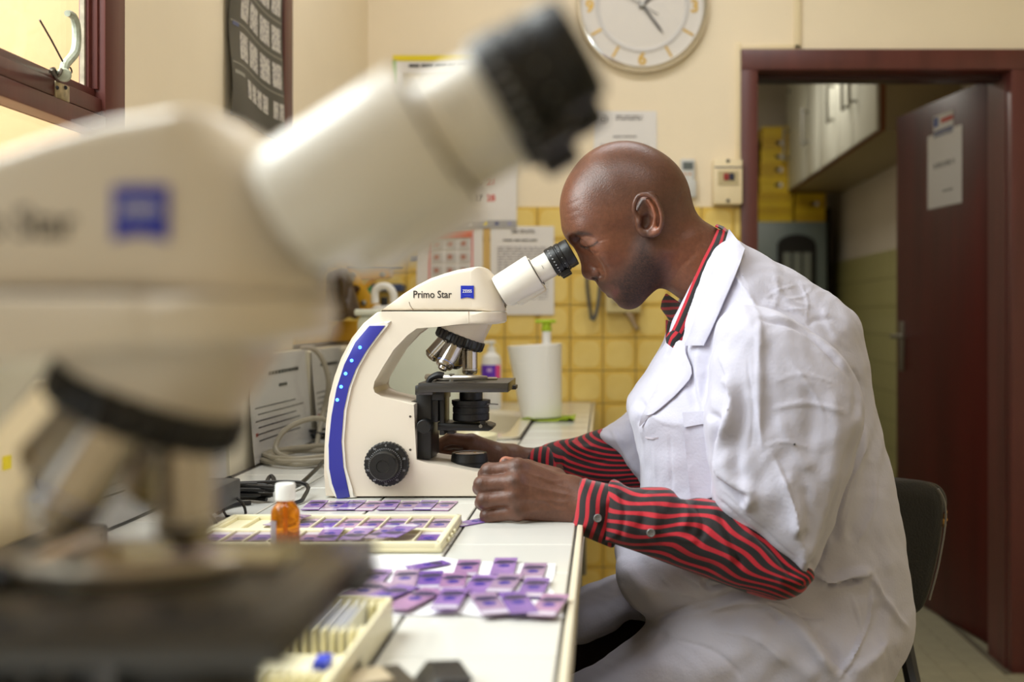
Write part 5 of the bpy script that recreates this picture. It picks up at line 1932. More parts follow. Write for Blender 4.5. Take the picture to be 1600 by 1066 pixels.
# stage carrier, condenser and its rack
m = MB()
zc0 = CZ - (718 - 495) * 1.66 / FP
m.box(s2(651, 0)[0] - 0.002, s2(674, 0, 1.66)[0], 1.66, 1.74, max(zc0, CT + 0.042), zs - 0.012, bev=0.002)
m.box(s2(674, 0, 1.67)[0] - 0.004, s2(685, 0, 1.67)[0], 1.668, 1.732, CZ - (660 - 495) / 1020, zs - 0.014, bev=0.0015)
m.box(s2(686, 0, 1.67)[0], s2(694, 0, 1.67)[0], 1.672, 1.728, CZ - (681 - 495) / 1020, zs - 0.024, bev=0.0015)
m.box(s2(660, 0, 1.67)[0], s2(695, 0, 1.67)[0], 1.664, 1.736, zs - 0.030, zs - 0.014, bev=0.0015)
m.obj('stage_carrier', BLACKM, sc)
MB().prism(sl_([(630, 628), (652, 627), (652, 636), (648, 634), (632, 630)], 1.66), 1.66, 1.74).obj('bracket_lip', BLACKM, sc)
x, z = s2(664.5, 665.5, 1.655)
MB().cyl((x, 1.662, z), (x, 1.638, z), 0.0112, 0.0108, seg=32, bev=0.0015).obj('condenser_knob', BLACKP, sc)
xc = s2(736, 0, YC)[0]
zc_ = lambda py: CZ + (495 - py) * YC / FP
FCN = frame((xc, YC, 0), (0, 0, 1))
m = MB().lathe([(0, zc_(657)), (0.027, zc_(657)), (0.0285, zc_(655)), (0.0285, zc_(646)), (0.0275, zc_(645.5)), (0.0275, zc_(644)), (0.0285, zc_(643.5)), (0.0285, zc_(636)), (0.0275, zc_(635.5)), (0.0275, zc_(634)), (0.0288, zc_(633.5)), (0.0288, zc_(631.5)), (0.030, zc_(631)), (0.030, zc_(625)), (0.018, zc_(624)), (0.018, zc_(613)), (0, zc_(613))], FCN, 48)
m.obj('condenser', BLACKP, sc)
MB().tube([(xc + 0.024, YC - 0.012, zc_(630)), (xc + 0.038, YC - 0.016, zc_(630.5)), (xc + 0.044, YC - 0.018, zc_(630.8))], 0.0012, 6).obj('diaphragm_lever', STEEL, sc)
m = MB()
m.prism([(s2(688, 0, YC)[0], zc_(670)), (xc + 0.030, zc_(671)), (xc + 0.036, zc_(668)), (xc + 0.036, zc_(664)), (xc + 0.028, zc_(661)), (s2(688, 0, YC)[0], zc_(658))], YC - 0.030, YC + 0.030, bev=0.003)
m.box(xc + 0.017, xc + 0.025, YC - 0.028, YC - 0.018, zc_(664), zc_(655), bev=0.001)
m.box(s2(700, 0, YC)[0], s2(712, 0, YC)[0], YC - 0.012, YC + 0.012, zc_(677), zc_(669), bev=0.001)
m.obj('condenser_carrier', BLACKM, sc)
x, z = s2(751, 666, 1.67)
MB().lathe([(0.0028, 0), (0.0028, 0.002), (0.0015, 0.002), (0.0015, 0.0012), (0, 0.0012)], frame((x, YC - 0.030, z), (0, -1, 0)), 14).obj('centring_screw', STEEL, sc)
# lamp field lens on the base
xl = s2(733.5, 0, YC)[0]
zl = zc_(730)
FL = frame((xl, YC, zl), (0, 0, 1))
lh = MB().lathe([(0.030, -0.004), (0.0298, 0.008), (0.0285, 0.0085), (0.0285, 0.0095), (0.0290, 0.010), (0.0275, 0.022), (0.0265, 0.023), (0.0235, 0.0215), (0, 0.0215)], FL, 44).obj('field_lens_mount', BLACKP, sc)
MB().lathe([(0.0235, 0.0213), (0.0235, 0.0222), (0.012, 0.0236), (0, 0.0242)], FL, 36).obj('field_lens', mat('lens_glass', (150, 118, 92), 0.05, spec=0.8), lh)
# focus knobs on the side seen (and on the other side)
for s in (-1, 1):
    yk = YC + s * 0.056
    x, z = s2(603, 726, 1.63)
    Fk = frame((x, yk, z), (0, s, 0))
    MB().lathe([(0, -0.004), (0.0325, -0.004), (0.0330, 0.000), (0.0335, 0.002), (0.0335, 0.012), (0.0318, 0.014), (0.027, 0.0148), (0, 0.0148)], Fk, 144, teeth=36, tooth=0.0008).obj('coarse_knob', BLACKP, sc)
    k2 = MB().lathe([(0.0255, 0.0146), (0.0255, 0.020), (0.0240, 0.0205), (0.0215, 0.021), (0.0208, 0.036), (0.0195, 0.038), (0.0095, 0.0385), (0.009, 0.0372), (0, 0.0372)], Fk, 48).obj('fine_knob', BLACKP, sc)
    if s < 0:
        m2 = MB()
        for k in range(50):
            t = 2 * PI * k / 50
            l0 = 0.0235 if k % 5 else 0.0225
            ra, rb2 = l0, 0.0252
            c0 = Vector((x + (ra + rb2) / 2 * math.cos(t), yk - 0.0204, z + (ra + rb2) / 2 * math.sin(t)))
            m2.box(-(rb2 - ra) / 2, (rb2 - ra) / 2, -0.0004, 0.0004, -0.00022, 0.00022, M=Matrix.Translation(c0) @ Matrix.Rotation(-t, 4, 'Y'))
        m2.obj('scale_marks', MATS['pale_grey_print'], k2)
        for k in range(10):
            t = R(90 - 36 * k)
            text('numeral', str(k * 10), 0.0045, (x + 0.0285 * math.cos(t), yk - 0.0152, z + 0.0285 * math.sin(t) - 0.0015), MATS['pale_grey_print'], k2, align='CENTER')
for px, py in ((641, 651), (641, 703)):
    x, z = s2(px, py, 1.641)
    MB().lathe([(0.0018, 0), (0.0018, 0.0006), (0, 0.0006)], frame((x, 1.6412, z), (0, -1, 0)), 12).obj('screw_hole', SEAMD, sc)

near = copy_tree(sc)
near.location = sc.location + Vector((0.040, -1.26, 0))
near['label'] = 'large blurred ivory microscope close to the camera at the left'
# ------------------------------------------------------------------ the man
man = thing('person', 'bald man in a white lab coat and striped shirt bent over the microscope', 'person', (0.33, 1.68, 0))


def vcol(me, cols, al=None):
    a = me.attributes.new('tint', 'FLOAT_COLOR', 'POINT')
    c = np.ones((len(me.vertices), 4), np.float32)
    c[:, :3] = cols
    if al is not None:
        c[:, 3] = al
    a.data.foreach_set('color', c.ravel())


# --- head and neck (measured on the middle plane y = 1.70, 1 px = 1 mm there)
YH = 1.70


def hp(px, py, wmm=0.0):
    p = P(px, py, YH)
    return (p.x, YH + wmm / 1000, p.z)


def hq(px, py, wmm):     # as seen at its own depth
    p = P(px, py, YH + wmm / 1000)
    return (p.x, p.y, p.z)


def head_fn(x, y, z):
    ya = YH - np.abs(y - YH)          # both halves from the one seen
    mm = 0.001
    d = ellip(x, y, z, hp(975.5, 316), (0.0955, 0.074, 0.0955))
    d = smin(d, ellip(x, y, z, hp(1012, 318), (0.066, 0.068, 0.072)), 0.02)
    d = smin(d, ellip(x, ya, z, hp(918, 335, -18), (0.036, 0.040, 0.050)), 0.03)
    # neck
    d = smin(d, rcone(x, y, z, hp(1030, 372), hp(1122, 432), 0.0575, 0.064), 0.03)
    # face
    d = smin(d, rcone(x, ya, z, hp(941, 358, -20), hp(980, 434, -13), 0.043, 0.030), 0.025)
    d = smin(d, rcone(x, y, z, hp(944, 438), hp(950, 446), 0.0085, 0.0085), 0.012)
    d = smin(d, ellip(x, y, z, hp(985, 405), (0.052, 0.056, 0.058)), 0.03)
    d = smin(d, rcone(x, ya, z, hp(1017, 398, -44), hp(984, 458, -14), 0.021, 0.019), 0.025)
    d = smin(d, ball_(x, y, z, hp(982.5, 463.5), 0.0185), 0.014)
    d = smin(d, ball_(x, ya, z, hp(944, 394, -43), 0.022), 0.022)         # cheek bone
    d = smin(d, rcone(x, ya, z, hp(897, 358, -8), hp(917, 362, -47), 0.0125, 0.012), 0.016)   # brow
    d = smax(d, -ball_(x, ya, z, hp(907, 384, -33), 0.0150), 0.014)       # socket
    d = smax(d, -ball_(x, ya, z, hp(922, 412, -38), 0.009), 0.03)
    eye = ball_(x, ya, z, hp(921.5, 380, -31), 0.0128)
    d = smin(d, eye, 0.004)
    lid = ball_(x, ya, z, hp(921.3, 379, -31), 0.0143)
    cut = (x - hp(912, 383)[0]) * 0.25 - (z - hp(912, 382.5)[2]) * 0.97
    lid = smax(lid, cut, 0.002)
    d = smin(d, lid, 0.003)
    # nose
    d = smin(d, rcone(x, y, z, hp(909, 388), hp(921.5, 421), 0.0075, 0.0112), 0.012)
    d = smin(d, ball_(x, y, z, hp(922, 425), 0.0122), 0.008)
    d = smin(d, ellip(x, ya, z, hp(933, 427.5, -12), (0.0115, 0.0078, 0.0095)), 0.006)
    d = smax(d, -rcone(x, ya, z, hp(931, 437.0, -11), hp(926, 427, -7), 0.0050, 0.003), 0.003)
    # mouth
    d = smin(d, rcone(x, ya, z, hp(949.5, 448), hp(967, 441, -22), 0.0092, 0.004), 0.006)
    d = smin(d, rcone(x, ya, z, hp(957, 460), hp(970, 451, -19), 0.0082, 0.004), 0.005)
    d = smax(d, -rcone(x, ya, z, hp(945.5, 455.5), hp(968, 447, -24), 0.0034, 0.0016), 0.0022)
    d = smax(d, -rcone(x, ya, z, hp(957, 472), hp(974, 464, -14), 0.0048, 0.003), 0.008)
    d = smax(d, -rcone(x, ya, z, hp(938, 431, -22), hp(962, 438, -34), 0.0012, 0.0015), 0.008)  # cheek fold
    # ear
    def E(px, py, w):
        p = hq(px, py, w)
        return p
    e = ellip(x, ya, z, E(1013, 337, -75), (0.0185, 0.0075, 0.0335), -0.22)
    e = smax(e, -ellip(x, ya, z, E(1011, 338, -83.5), (0.0135, 0.0075, 0.0255), -0.2), 0.004)
    hl = [(1002, 347, -76), (992, 334, -79), (991, 320, -82), (997, 307, -84), (1007, 304, -86), (1018, 307, -88), (1027, 316, -90), (1033, 331, -91), (1034.5, 347, -90), (1031, 359, -86), (1025, 366, -82)]
    hl = [tuple(p) for p in catmull(hl, 3, False)]
    hh = None
    for a, b in zip(hl, hl[1:]):
        c = rcone(x, ya, z, E(*a), E(*b), 0.0036, 0.0036)
        hh = c if hh is None else np.minimum(hh, c)
    e = smin(e, hh, 0.003)
    e = smin(e, rcone(x, ya, z, E(1025, 361, -81), E(1019, 367, -77), 0.0062, 0.0055), 0.005)
    ah = [(1013, 313, -81), (1020, 324, -83), (1024, 338, -84), (1022, 351, -82), (1016, 358, -79)]
    hh = None
    for a, b in zip(ah, ah[1:]):
        c = rcone(x, ya, z, E(*a), E(*b), 0.0032, 0.0032)
        hh = c if hh is None else np.minimum(hh, c)
    e = smin(e, hh, 0.004)
    e = smin(e, ball_(x, ya, z, E(1000, 347, -77), 0.0052), 0.006)
    e = smax(e, -ellip(x, ya, z, E(1010, 346, -78), (0.0075, 0.012, 0.0115), -0.2), 0.004)
    d = smin(d, e, 0.005)
    return d


v, q = nets(head_fn, (-0.085, 1.59, 1.13), (0.215, 1.81, 1.43), 0.0017)
v = relax(v, q, 1, 0.5)
hx_, hy_ = to_px(v)
# forehead lines, neck lines, crow's feet
v = folds(v, q, [([(884, 322), (893, 318), (905, 312)], 2.6, -0.0004), ([(882, 335), (892, 333), (906, 327)], 2.6, -0.0004), ([(886, 345), (898, 344)], 2, -0.0003),
                 ([(1072, 300), (1062, 310), (1058, 325)], 4, -0.0012), ([(934, 378), (944, 374), (950, 374)], 1.6, -0.0007), ([(917, 392), (928, 396), (936, 394)], 2.2, -0.0012), ([(927, 418), (938, 420), (944, 429), (941, 437)], 1.9, -0.0018),
                 ([(905, 372), (916, 369), (930, 372)], 1.8, -0.0012), ([(1050, 440), (1064, 418), (1090, 392)], 4, -0.0010), ([(1040, 400), (1065, 380), (1096, 360)], 12, 0.002)])
HV, HQ = v, q

# --- hands and forearms
def hand_l(x, y, z):
    W1, W2 = P(893, 772, 1.478), P(893, 800, 1.470)
    mcp = [P(806, 732, 1.462), P(803, 754, 1.447), P(803, 777, 1.444), P(808, 799, 1.447)]
    pip = [P(764, 737, 1.468), P(754, 757, 1.452), P(757, 782, 1.449), P(763, 806, 1.453)]
    dip = [P(758, 742, 1.496), P(750, 763, 1.484), P(753, 786, 1.480), P(760, 806, 1.480)]
    tip = [P(776, 745, 1.508), P(772, 766, 1.500), P(774, 788, 1.496), P(779, 806, 1.494)]
    rm = [0.0125, 0.0125, 0.012, 0.0115]
    rp = [0.0103, 0.0103, 0.0100, 0.0094]
    d = rcone(x, y, z, W1, W2, 0.0215, 0.0195)
    d = smin(d, rcone(x, y, z, P(960, 800, 1.462), (W1 + W2) / 2, 0.033, 0.026), 0.02)
    for k in range(4):
        w_ = W1.lerp(W2, k / 3)
        d = smin(d, rcone(x, y, z, w_ + Vector((0, 0.004, 0)), mcp[k] + Vector((0.003, 0.004, 0)), 0.018, rm[k] + 0.001), 0.016)
    d = smin(d, rcone(x, y, z, P(845, 775, 1.480), P(815, 770, 1.485), 0.022, 0.018), 0.02)
    for k in range(4):
        f = rcone(x, y, z, mcp[k], pip[k], rm[k], rp[k])
        f = smin(f, ball_(x, y, z, pip[k] + Vector((0.0, -0.001, 0)), rp[k] + 0.0009), 0.006)
        f = smin(f, rcone(x, y, z, pip[k], dip[k], rp[k], rp[k] - 0.0008), 0.004)
        f = smin(f, rcone(x, y, z, dip[k], tip[k], rp[k] - 0.0008, rp[k] - 0.002), 0.004)
        d = smin(d, f, 0.0028)
        d = smin(d, ball_(x, y, z, mcp[k] + Vector((0.001, -0.0035, 0)), rm[k] - 0.001), 0.009)
    th = rcone(x, y, z, P(868, 748, 1.50), P(824, 733, 1.515), 0.0155, 0.0125)
    th = smin(th, rcone(x, y, z, P(824, 733, 1.515), P(790, 723, 1.508), 0.0120, 0.0088), 0.006)
    return smin(d, th, 0.010)


lo = P(735, 835, 1.45)
v1, q1 = nets(hand_l, (-0.205, 1.41, CT - 0.012), (0.03, 1.55, 0.985), 0.0017)
v1 = folds(v1, q1, [([(770, 725), (771, 745)], 1.8, 0), ([(812, 735), (850, 748), (890, 765)], 3.5, 0.0012), ([(812, 757), (850, 766), (890, 775)], 3.5, 0.0014), ([(812, 779), (850, 782), (890, 787)], 3.5, 0.0012), ([(814, 800), (850, 798), (890, 798)], 3.5, 0.0009),
                    ([(756, 748), (757, 768)], 1.3, -0.0007), ([(761, 748), (762, 768)], 1.3, -0.0006), ([(758, 774), (760, 792)], 1.3, -0.0007), ([(763, 774), (764, 792)], 1.3, -0.0005), ([(763, 799), (764, 814)], 1.3, -0.0007), ([(767, 728), (768, 746)], 1.3, -0.0006),
                    ([(838, 742), (858, 752), (880, 752)], 2.5, 0.0012), ([(835, 770), (860, 790), (880, 800)], 2.2, 0.0008)])
v1[:, 2] = np.maximum(v1[:, 2], CT + 0.0006)


def hand_r(x, y, z):
    W = P(806, 718, 1.845)
    d = rcone(x, y, z, P(880, 728, 1.875), W, 0.027, 0.0215)
    mcp = [P(737, 690, 1.800), P(733, 693, 1.822), P(735, 701, 1.842), P(740, 710, 1.858)]
    pip = [P(705, 685, 1.797), P(703, 692, 1.820), P(708, 703, 1.838), P(716, 713, 1.852)]
    tip = [P(681, 696, 1.800), P(684, 704, 1.822), P(690, 712, 1.838), P(700, 718, 1.850)]
    for k in range(4):
        d = smin(d, rcone(x, y, z, W + Vector((-0.01, -0.012 + 0.009 * k, 0.002)), mcp[k], 0.0175, 0.0132), 0.015)
    for k in range(4):
        f = rcone(x, y, z, mcp[k], pip[k], 0.0118, 0.0100)
        f = smin(f, rcone(x, y, z, pip[k], tip[k], 0.0100, 0.0082), 0.004)
        d = smin(d, f, 0.004)
    th = rcone(x, y, z, P(778, 714, 1.812), P(736, 714, 1.800), 0.0165, 0.0125)
    th = smin(th, rcone(x, y, z, P(736, 714, 1.800), P(692, 712, 1.797), 0.0118, 0.0088), 0.005)
    return smin(d, th, 0.008)


v2, q2 = nets(hand_r, (-0.30, 1.76, CT - 0.012), (0.0, 1.93, 0.985), 0.0019)
v2[:, 2] = np.maximum(v2[:, 2], CT + 0.0006)


# --- trunk, arms and legs under the clothes
ELB, SHL = P(1200, 860, 1.425), P(1235, 560, 1.53)
ELR, SHR = Vector((0.17, 1.965, 0.86)), Vector((0.30, 1.87, 1.10))
KNL, KNR = Vector((-0.05, 1.60, 0.515)), Vector((-0.05, 1.87, 0.54))


def trunk_fn(x, y, z):
    d = rcone(x, y, z, (0.31, 1.70, 0.66), (0.27, 1.69, 1.02), 0.115, 0.115)
    d = smin(d, rcone(x, y, z, (0.26, 1.58, 1.09), (0.26, 1.80, 1.09), 0.075, 0.075), 0.06)
    d = smin(d, rcone(x, y, z, hp(1122, 432), (0.24, 1.70, 1.12), 0.062, 0.075), 0.04)
    for a, b, c in ((SHL, ELB, P(960, 800, 1.462)), (SHR, ELR, P(880, 728, 1.875))):
        d = smin(d, rcone(x, y, z, a, b, 0.05, 0.034), 0.02)
        d = smin(d, rcone(x, y, z, b, c, 0.034, 0.028), 0.015)
    for kn, s in ((KNL, -1), (KNR, 1)):
        d = smin(d, rcone(x, y, z, (0.31, 1.70 + 0.085 * s, 0.59), kn, 0.082, 0.062), 0.03)
        d = smin(d, rcone(x, y, z, kn, (0.02, kn.y, 0.12), 0.058, 0.038), 0.02)
    return d


v3, q3 = nets(trunk_fn, (-0.18, 1.32, 0.05), (0.55, 2.05, 1.25), 0.008)
vb = np.concatenate([HV, v1, v2, v3])
qb = np.concatenate([HQ, q1 + len(HV), q2 + len(HV) + len(v1), q3 + len(HV) + len(v1) + len(v2)])
bme = np_mesh('body', vb, qb)
# tints: stubble, brows, lips, lash line, palm side
px, py = to_px(vb)
nh_ = len(HV)
base = np.tile(np.array(lin((108, 66, 47)), np.float32), (len(vb), 1))
isH = np.arange(len(vb)) < nh_


def soft(poly, blur):
    d = poly2d(px, py, [(a, b) for a, b in poly])
    return np.clip(0.5 - d / blur, 0, 1) * isH


def blend(col, a):
    global base
    base = base * (1 - a[:, None]) + np.array(lin(col), np.float32) * a[:, None]


rgn = np.random.default_rng(3)
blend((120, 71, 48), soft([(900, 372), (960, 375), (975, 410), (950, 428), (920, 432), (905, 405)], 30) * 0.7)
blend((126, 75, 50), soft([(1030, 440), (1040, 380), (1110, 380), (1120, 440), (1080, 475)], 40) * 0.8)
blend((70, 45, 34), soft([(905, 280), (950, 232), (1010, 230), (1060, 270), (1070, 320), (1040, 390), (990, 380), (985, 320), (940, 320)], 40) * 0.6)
beard = soft([(934, 443), (950, 440), (965, 430), (985, 405), (998, 372), (1012, 372), (1022, 395), (1040, 420), (1040, 448), (1020, 462), (1000, 484), (980, 486), (965, 478), (956, 470), (962, 460), (955, 450), (944, 452)], 26)
blend((28, 20, 20), beard * (0.56 + 0.38 * rgn.random(len(vb))))
blend((98, 58, 52), soft([(949, 456), (956, 455), (966, 450), (968, 455), (960, 467), (951, 463)], 4) * 0.9)
blend((92, 54, 46), soft([(940, 449), (948, 444), (958, 445), (960, 449), (950, 453)], 4) * 0.8)
blend((30, 22, 20), soft([(894, 364), (903, 361), (915, 362), (925, 366), (914, 367), (900, 370)], 5) * 0.85)
blend((24, 17, 15), soft([(907, 383), (916, 385.5), (926, 382), (934, 376), (935, 378.5), (927, 385), (915, 388.5), (907, 386)], 2.5) * 0.9)
blend((158, 116, 98), soft([(910, 372), (920, 370), (930, 374), (926, 381), (915, 384), (909, 381)], 5) * 0.45)
blend((28, 16, 13), soft([(925, 433), (931, 431), (936, 434), (932, 437.5), (926, 437)], 3) * 0.8)  # shade inside the nostril, painted into the skin tint
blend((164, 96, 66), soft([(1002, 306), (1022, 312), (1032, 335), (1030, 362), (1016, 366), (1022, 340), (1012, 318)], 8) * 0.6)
for kx, ky in ((757, 737), (748, 757), (751, 783), (757, 807), (806, 730), (803, 753), (803, 776), (808, 798)):
    kd = np.hypot(px - kx, (py - ky) * 1.2)
    kn_ = np.exp(-(kd / 9) ** 2) * (np.arange(len(vb)) >= nh_) * (vb[:, 1] < 1.50)
    KN = np.maximum(KN, kn_) if 'KN' in dir() else kn_
onH = (np.arange(len(vb)) >= nh_) & (np.arange(len(vb)) < nh_ + len(v1) + len(v2))
base[onH] = np.array(lin((104, 67, 50)))
base = base * (1 - 0.45 * KN[:, None])
a_ = np.where(onH & (vb[:, 1] > 1.502) & (vb[:, 1] < 1.56) & (px < 812), 1.0, 0.0)
base = base * (1 - a_[:, None]) + np.array(lin((178, 116, 92)), np.float32) * a_[:, None]
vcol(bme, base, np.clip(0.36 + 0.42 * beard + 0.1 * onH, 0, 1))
SKIN = bpy.data.materials.new('brown_skin')
SKIN.use_nodes = True
nt = SKIN.node_tree
b = nt.nodes['Principled BSDF']
at = nt.nodes.new('ShaderNodeAttribute')
at.attribute_name = 'tint'
tc = nt.nodes.new('ShaderNodeTexCoord')
n1 = nt.nodes.new('ShaderNodeTexNoise')
n1.inputs['Scale'].default_value = 160
n1.inputs['Detail'].default_value = 6
mx = nt.nodes.new('ShaderNodeMix')
mx.data_type = 'RGBA'
mx.blend_type = 'MULTIPLY'
mx.inputs['Factor'].default_value = 0.45
r = nt.nodes.new('ShaderNodeValToRGB')
r.color_ramp.elements[0].position = 0.35
r.color_ramp.elements[0].color = (0.55, 0.52, 0.5, 1)
r.color_ramp.elements[1].position = 0.65
r.color_ramp.elements[1].color = (1, 1, 1, 1)
nt.links.new(tc.outputs['Object'], n1.inputs['Vector'])
nt.links.new(n1.outputs['Fac'], r.inputs['Fac'])
nt.links.new(at.outputs['Color'], mx.inputs[6])
nt.links.new(r.outputs['Color'], mx.inputs[7])
nt.links.new(mx.outputs[2], b.inputs['Base Color'])
b.inputs['Roughness'].default_value = 0.36
b.inputs['Subsurface Weight'].default_value = 0.08
b.inputs['Subsurface Radius'].default_value = (0.01, 0.004, 0.002)
b.inputs['Subsurface Scale'].default_value = 0.3
nt.links.new(at.outputs['Alpha'], b.inputs['Roughness'])
bp_ = nt.nodes.new('ShaderNodeBump')
bp_.inputs['Strength'].default_value = 0.35
bp_.inputs['Distance'].default_value = 0.0012
n2 = nt.nodes.new('ShaderNodeTexNoise')
n2.inputs['Scale'].default_value = 420
n2.inputs['Detail'].default_value = 3
nt.links.new(tc.outputs['Object'], n2.inputs['Vector'])
nt.links.new(n2.outputs['Fac'], bp_.inputs['Height'])
nt.links.new(bp_.outputs['Normal'], b.inputs['Normal'])
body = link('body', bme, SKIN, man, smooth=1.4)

# --- striped shirt
def stripe_mat(name, period, duty=0.40, red=(200, 26, 46), black=(24, 18, 20)):
    m = bpy.data.materials.new(name)
    m.use_nodes = True
    nt = m.node_tree
    b = nt.nodes['Principled BSDF']
    b.inputs['Roughness'].default_value = 0.8
    b.inputs['Sheen Weight'].default_value = 0.2
    at = nt.nodes.new('ShaderNodeAttribute')
    at.attribute_name = 'stripe'
    n = nt.nodes.new('ShaderNodeTexNoise')
    n.inputs['Scale'].default_value = 700
    tc = nt.nodes.new('ShaderNodeTexCoord')
    nt.links.new(tc.outputs['Object'], n.inputs['Vector'])
    dv = nt.nodes.new('ShaderNodeMath')
    dv.operation = 'DIVIDE'
    dv.inputs[1].default_value = period
    fr = nt.nodes.new('ShaderNodeMath')
    fr.operation = 'FRACT'
    rp = nt.nodes.new('ShaderNodeValToRGB')
    e = rp.color_ramp.elements
    e[0].position, e[0].color = 0.0, (*lin(red), 1)
    e[1].position, e[1].color = duty, (*lin(red), 1)
    k = e.new(duty + 0.05)
    k.color = (*lin(black), 1)
    k = e.new(0.95)
    k.color = (*lin(black), 1)
    k = e.new(1.0)
    k.color = (*lin(red), 1)
    nt.links.new(at.outputs['Fac'], dv.inputs[0])
    nt.links.new(dv.outputs[0], fr.inputs[0])
    nt.links.new(fr.outputs[0], rp.inputs['Fac'])
    mx = nt.nodes.new('ShaderNodeMix')
    mx.data_type = 'RGBA'
    mx.blend_type = 'MULTIPLY'
    mx.inputs['Factor'].default_value = 0.35
    nt.links.new(rp.outputs['Color'], mx.inputs[6])
    nt.links.new(n.outputs['Fac'], mx.inputs[7])
    nt.links.new(mx.outputs[2], b.inputs['Base Color'])
    bp_ = nt.nodes.new('ShaderNodeBump')
    bp_.inputs['Strength'].default_value = 0.2
    bp_.inputs['Distance'].default_value = 0.001
    nt.links.new(n.outputs['Fac'], bp_.inputs['Height'])
    nt.links.new(bp_.outputs['Normal'], b.inputs['Normal'])
    return m


STR = stripe_mat('striped_cotton', 1.0, 0.33)


def fattr(me, vals):
    a = me.attributes.new('stripe', 'FLOAT', 'POINT')
    a.data.foreach_set('value', np.ascontiguousarray(vals, np.float32))


def xz(pts, Y):
    return [(P(a, b, Y).x, P(a, b, Y).z) for a, b in pts]


def smooth_poly(pts, n=4):
    return [(p[0], p[1]) for p in catmull([(a, b, 0) for a, b in pts], n)]


# near sleeve
YSL = 1.43
slv = smooth_poly([(952, 757), (985, 766), (1018, 764), (1048, 766), (1066, 783), (1092, 779), (1125, 785), (1190, 810), (1262, 880), (1256, 906), (1240, 922), (1212, 931), (1180, 926), (1130, 911), (1060, 887), (1000, 866), (955, 852), (940, 846)])
slx = xz(slv, YSL)
x_0 = P(1090, 830, YSL).x


def sleeve_l(x, y, z):
    return pillow(x, y, z, slx, YSL, 0.046, 0.044, -0.17, x_0)


sv, sq = nets(sleeve_l, (-0.03, 1.30, 0.74), (0.30, 1.56, 0.95), 0.0026)
sv = folds(sv, sq, [([(1060, 772), (1075, 800), (1068, 830)], 7, 0.007), ([(1085, 785), (1098, 815), (1092, 850)], 6, -0.006), ([(1110, 790), (1130, 830), (1150, 880)], 9, 0.006), ([(1120, 800), (1140, 845), (1158, 890)], 5, -0.006),
                    ([(985, 775), (1005, 800), (1000, 830)], 7, -0.004), ([(1010, 770), (1025, 800), (1020, 840)], 9, 0.005), ([(1035, 830), (1075, 845), (1105, 842)], 4, 0.002), ([(1160, 830), (1200, 870), (1230, 915)], 8, 0.005), ([(1175, 830), (1215, 870), (1240, 905)], 5, -0.005),
                    ([(970, 770), (975, 800), (968, 845)], 5, -0.004), ([(1000, 850), (1060, 872), (1130, 895)], 8, -0.003)])
spx, spy = to_px(sv)
# stripes run along the forearm, wavering with the folds
ax_ = [(940, 800), (1000, 812), (1060, 822), (1120, 842), (1180, 872), (1250, 912)]
dd, ss_, tt = segdist(spx, spy, ax_)
wid = np.interp(tt, [0, 0.2, 0.4, 0.6, 0.8, 1.0], [52, 56, 61, 63, 54, 34])
off = np.clip(ss_ * dd / wid, -1, 1)
front = sv[:, 1] < YSL - 0.17 * (sv[:, 0] - x_0)
ang_ = np.where(front, np.arcsin(off), PI - np.arcsin(off))
wv = 0.32 * np.sin(spx / 33 + off * 2) + 0.18 * np.sin(spx / 14 + off * 5) + 0.25 * np.sin((spx - 1040) / 50)
me = np_mesh('shirt', sv, sq)
fattr(me, ang_ * 3.1 + wv + 20)
shirt_sleeve = link('shirt', me, STR, man, label='red and black striped shirt, near sleeve', smooth=1.4)


def cuff(name, outl, Y, Hh, lo, hi, a0, a1, npd, parent, sl=0.0, x0=0.0, h=0.0022):
    pl = xz(smooth_poly(outl, 3), Y)
    cv_, cq_ = nets(lambda x, y, z: pillow(x, y, z, pl, Y, Hh, Hh * 0.85, sl, x0), lo, hi, h)
    a, b_ = np.array(a0, float), np.array(a1, float)
    cx_, cy_ = to_px(cv_)
    e = b_ - a
    t = ((cx_ - a[0]) * e[0] + (cy_ - a[1]) * e[1]) / (e @ e)
    me = np_mesh(name, cv_, cq_)
    fattr(me, t * npd + 0.12 * np.sin(cy_ / 11) + 20)
    return link(name, me, STR, parent, smooth=1.4)


cf = cuff('cuff', [(908, 750), (925, 752), (948, 757), (973, 764), (968, 790), (962, 820), (960, 853), (940, 848), (916, 838), (895, 828), (894, 818), (898, 795), (903, 770)], 1.458, 0.036, (-0.05, 1.40, 0.82), (0.035, 1.52, 0.93), (900, 792), (970, 806), 4.6, shirt_sleeve)
for px_, py_, Yb in ((934, 810, 1.4205), (1017, 833, 1.372)):
    p = P(px_, py_, Yb)
    bt_ = MB().lathe([(0.0052, 0), (0.0056, 0.0012), (0.0046, 0.0022), (0.0036, 0.0016), (0, 0.0016)], frame(p, (0, -1, 0.1)), 20).obj('button', mat('grey_button', (112, 110, 108), 0.3), shirt_sleeve)
    m = MB()
    for s in ((-1, -1), (1, -1), (1, 1), (-1, 1)):
        m.ball(p + Vector((0.0014 * s[0], -0.0017, 0.0014 * s[1])), 0.0006, u=6, v=4)
    m.obj('button_hole', DARKINK, shirt_sleeve)
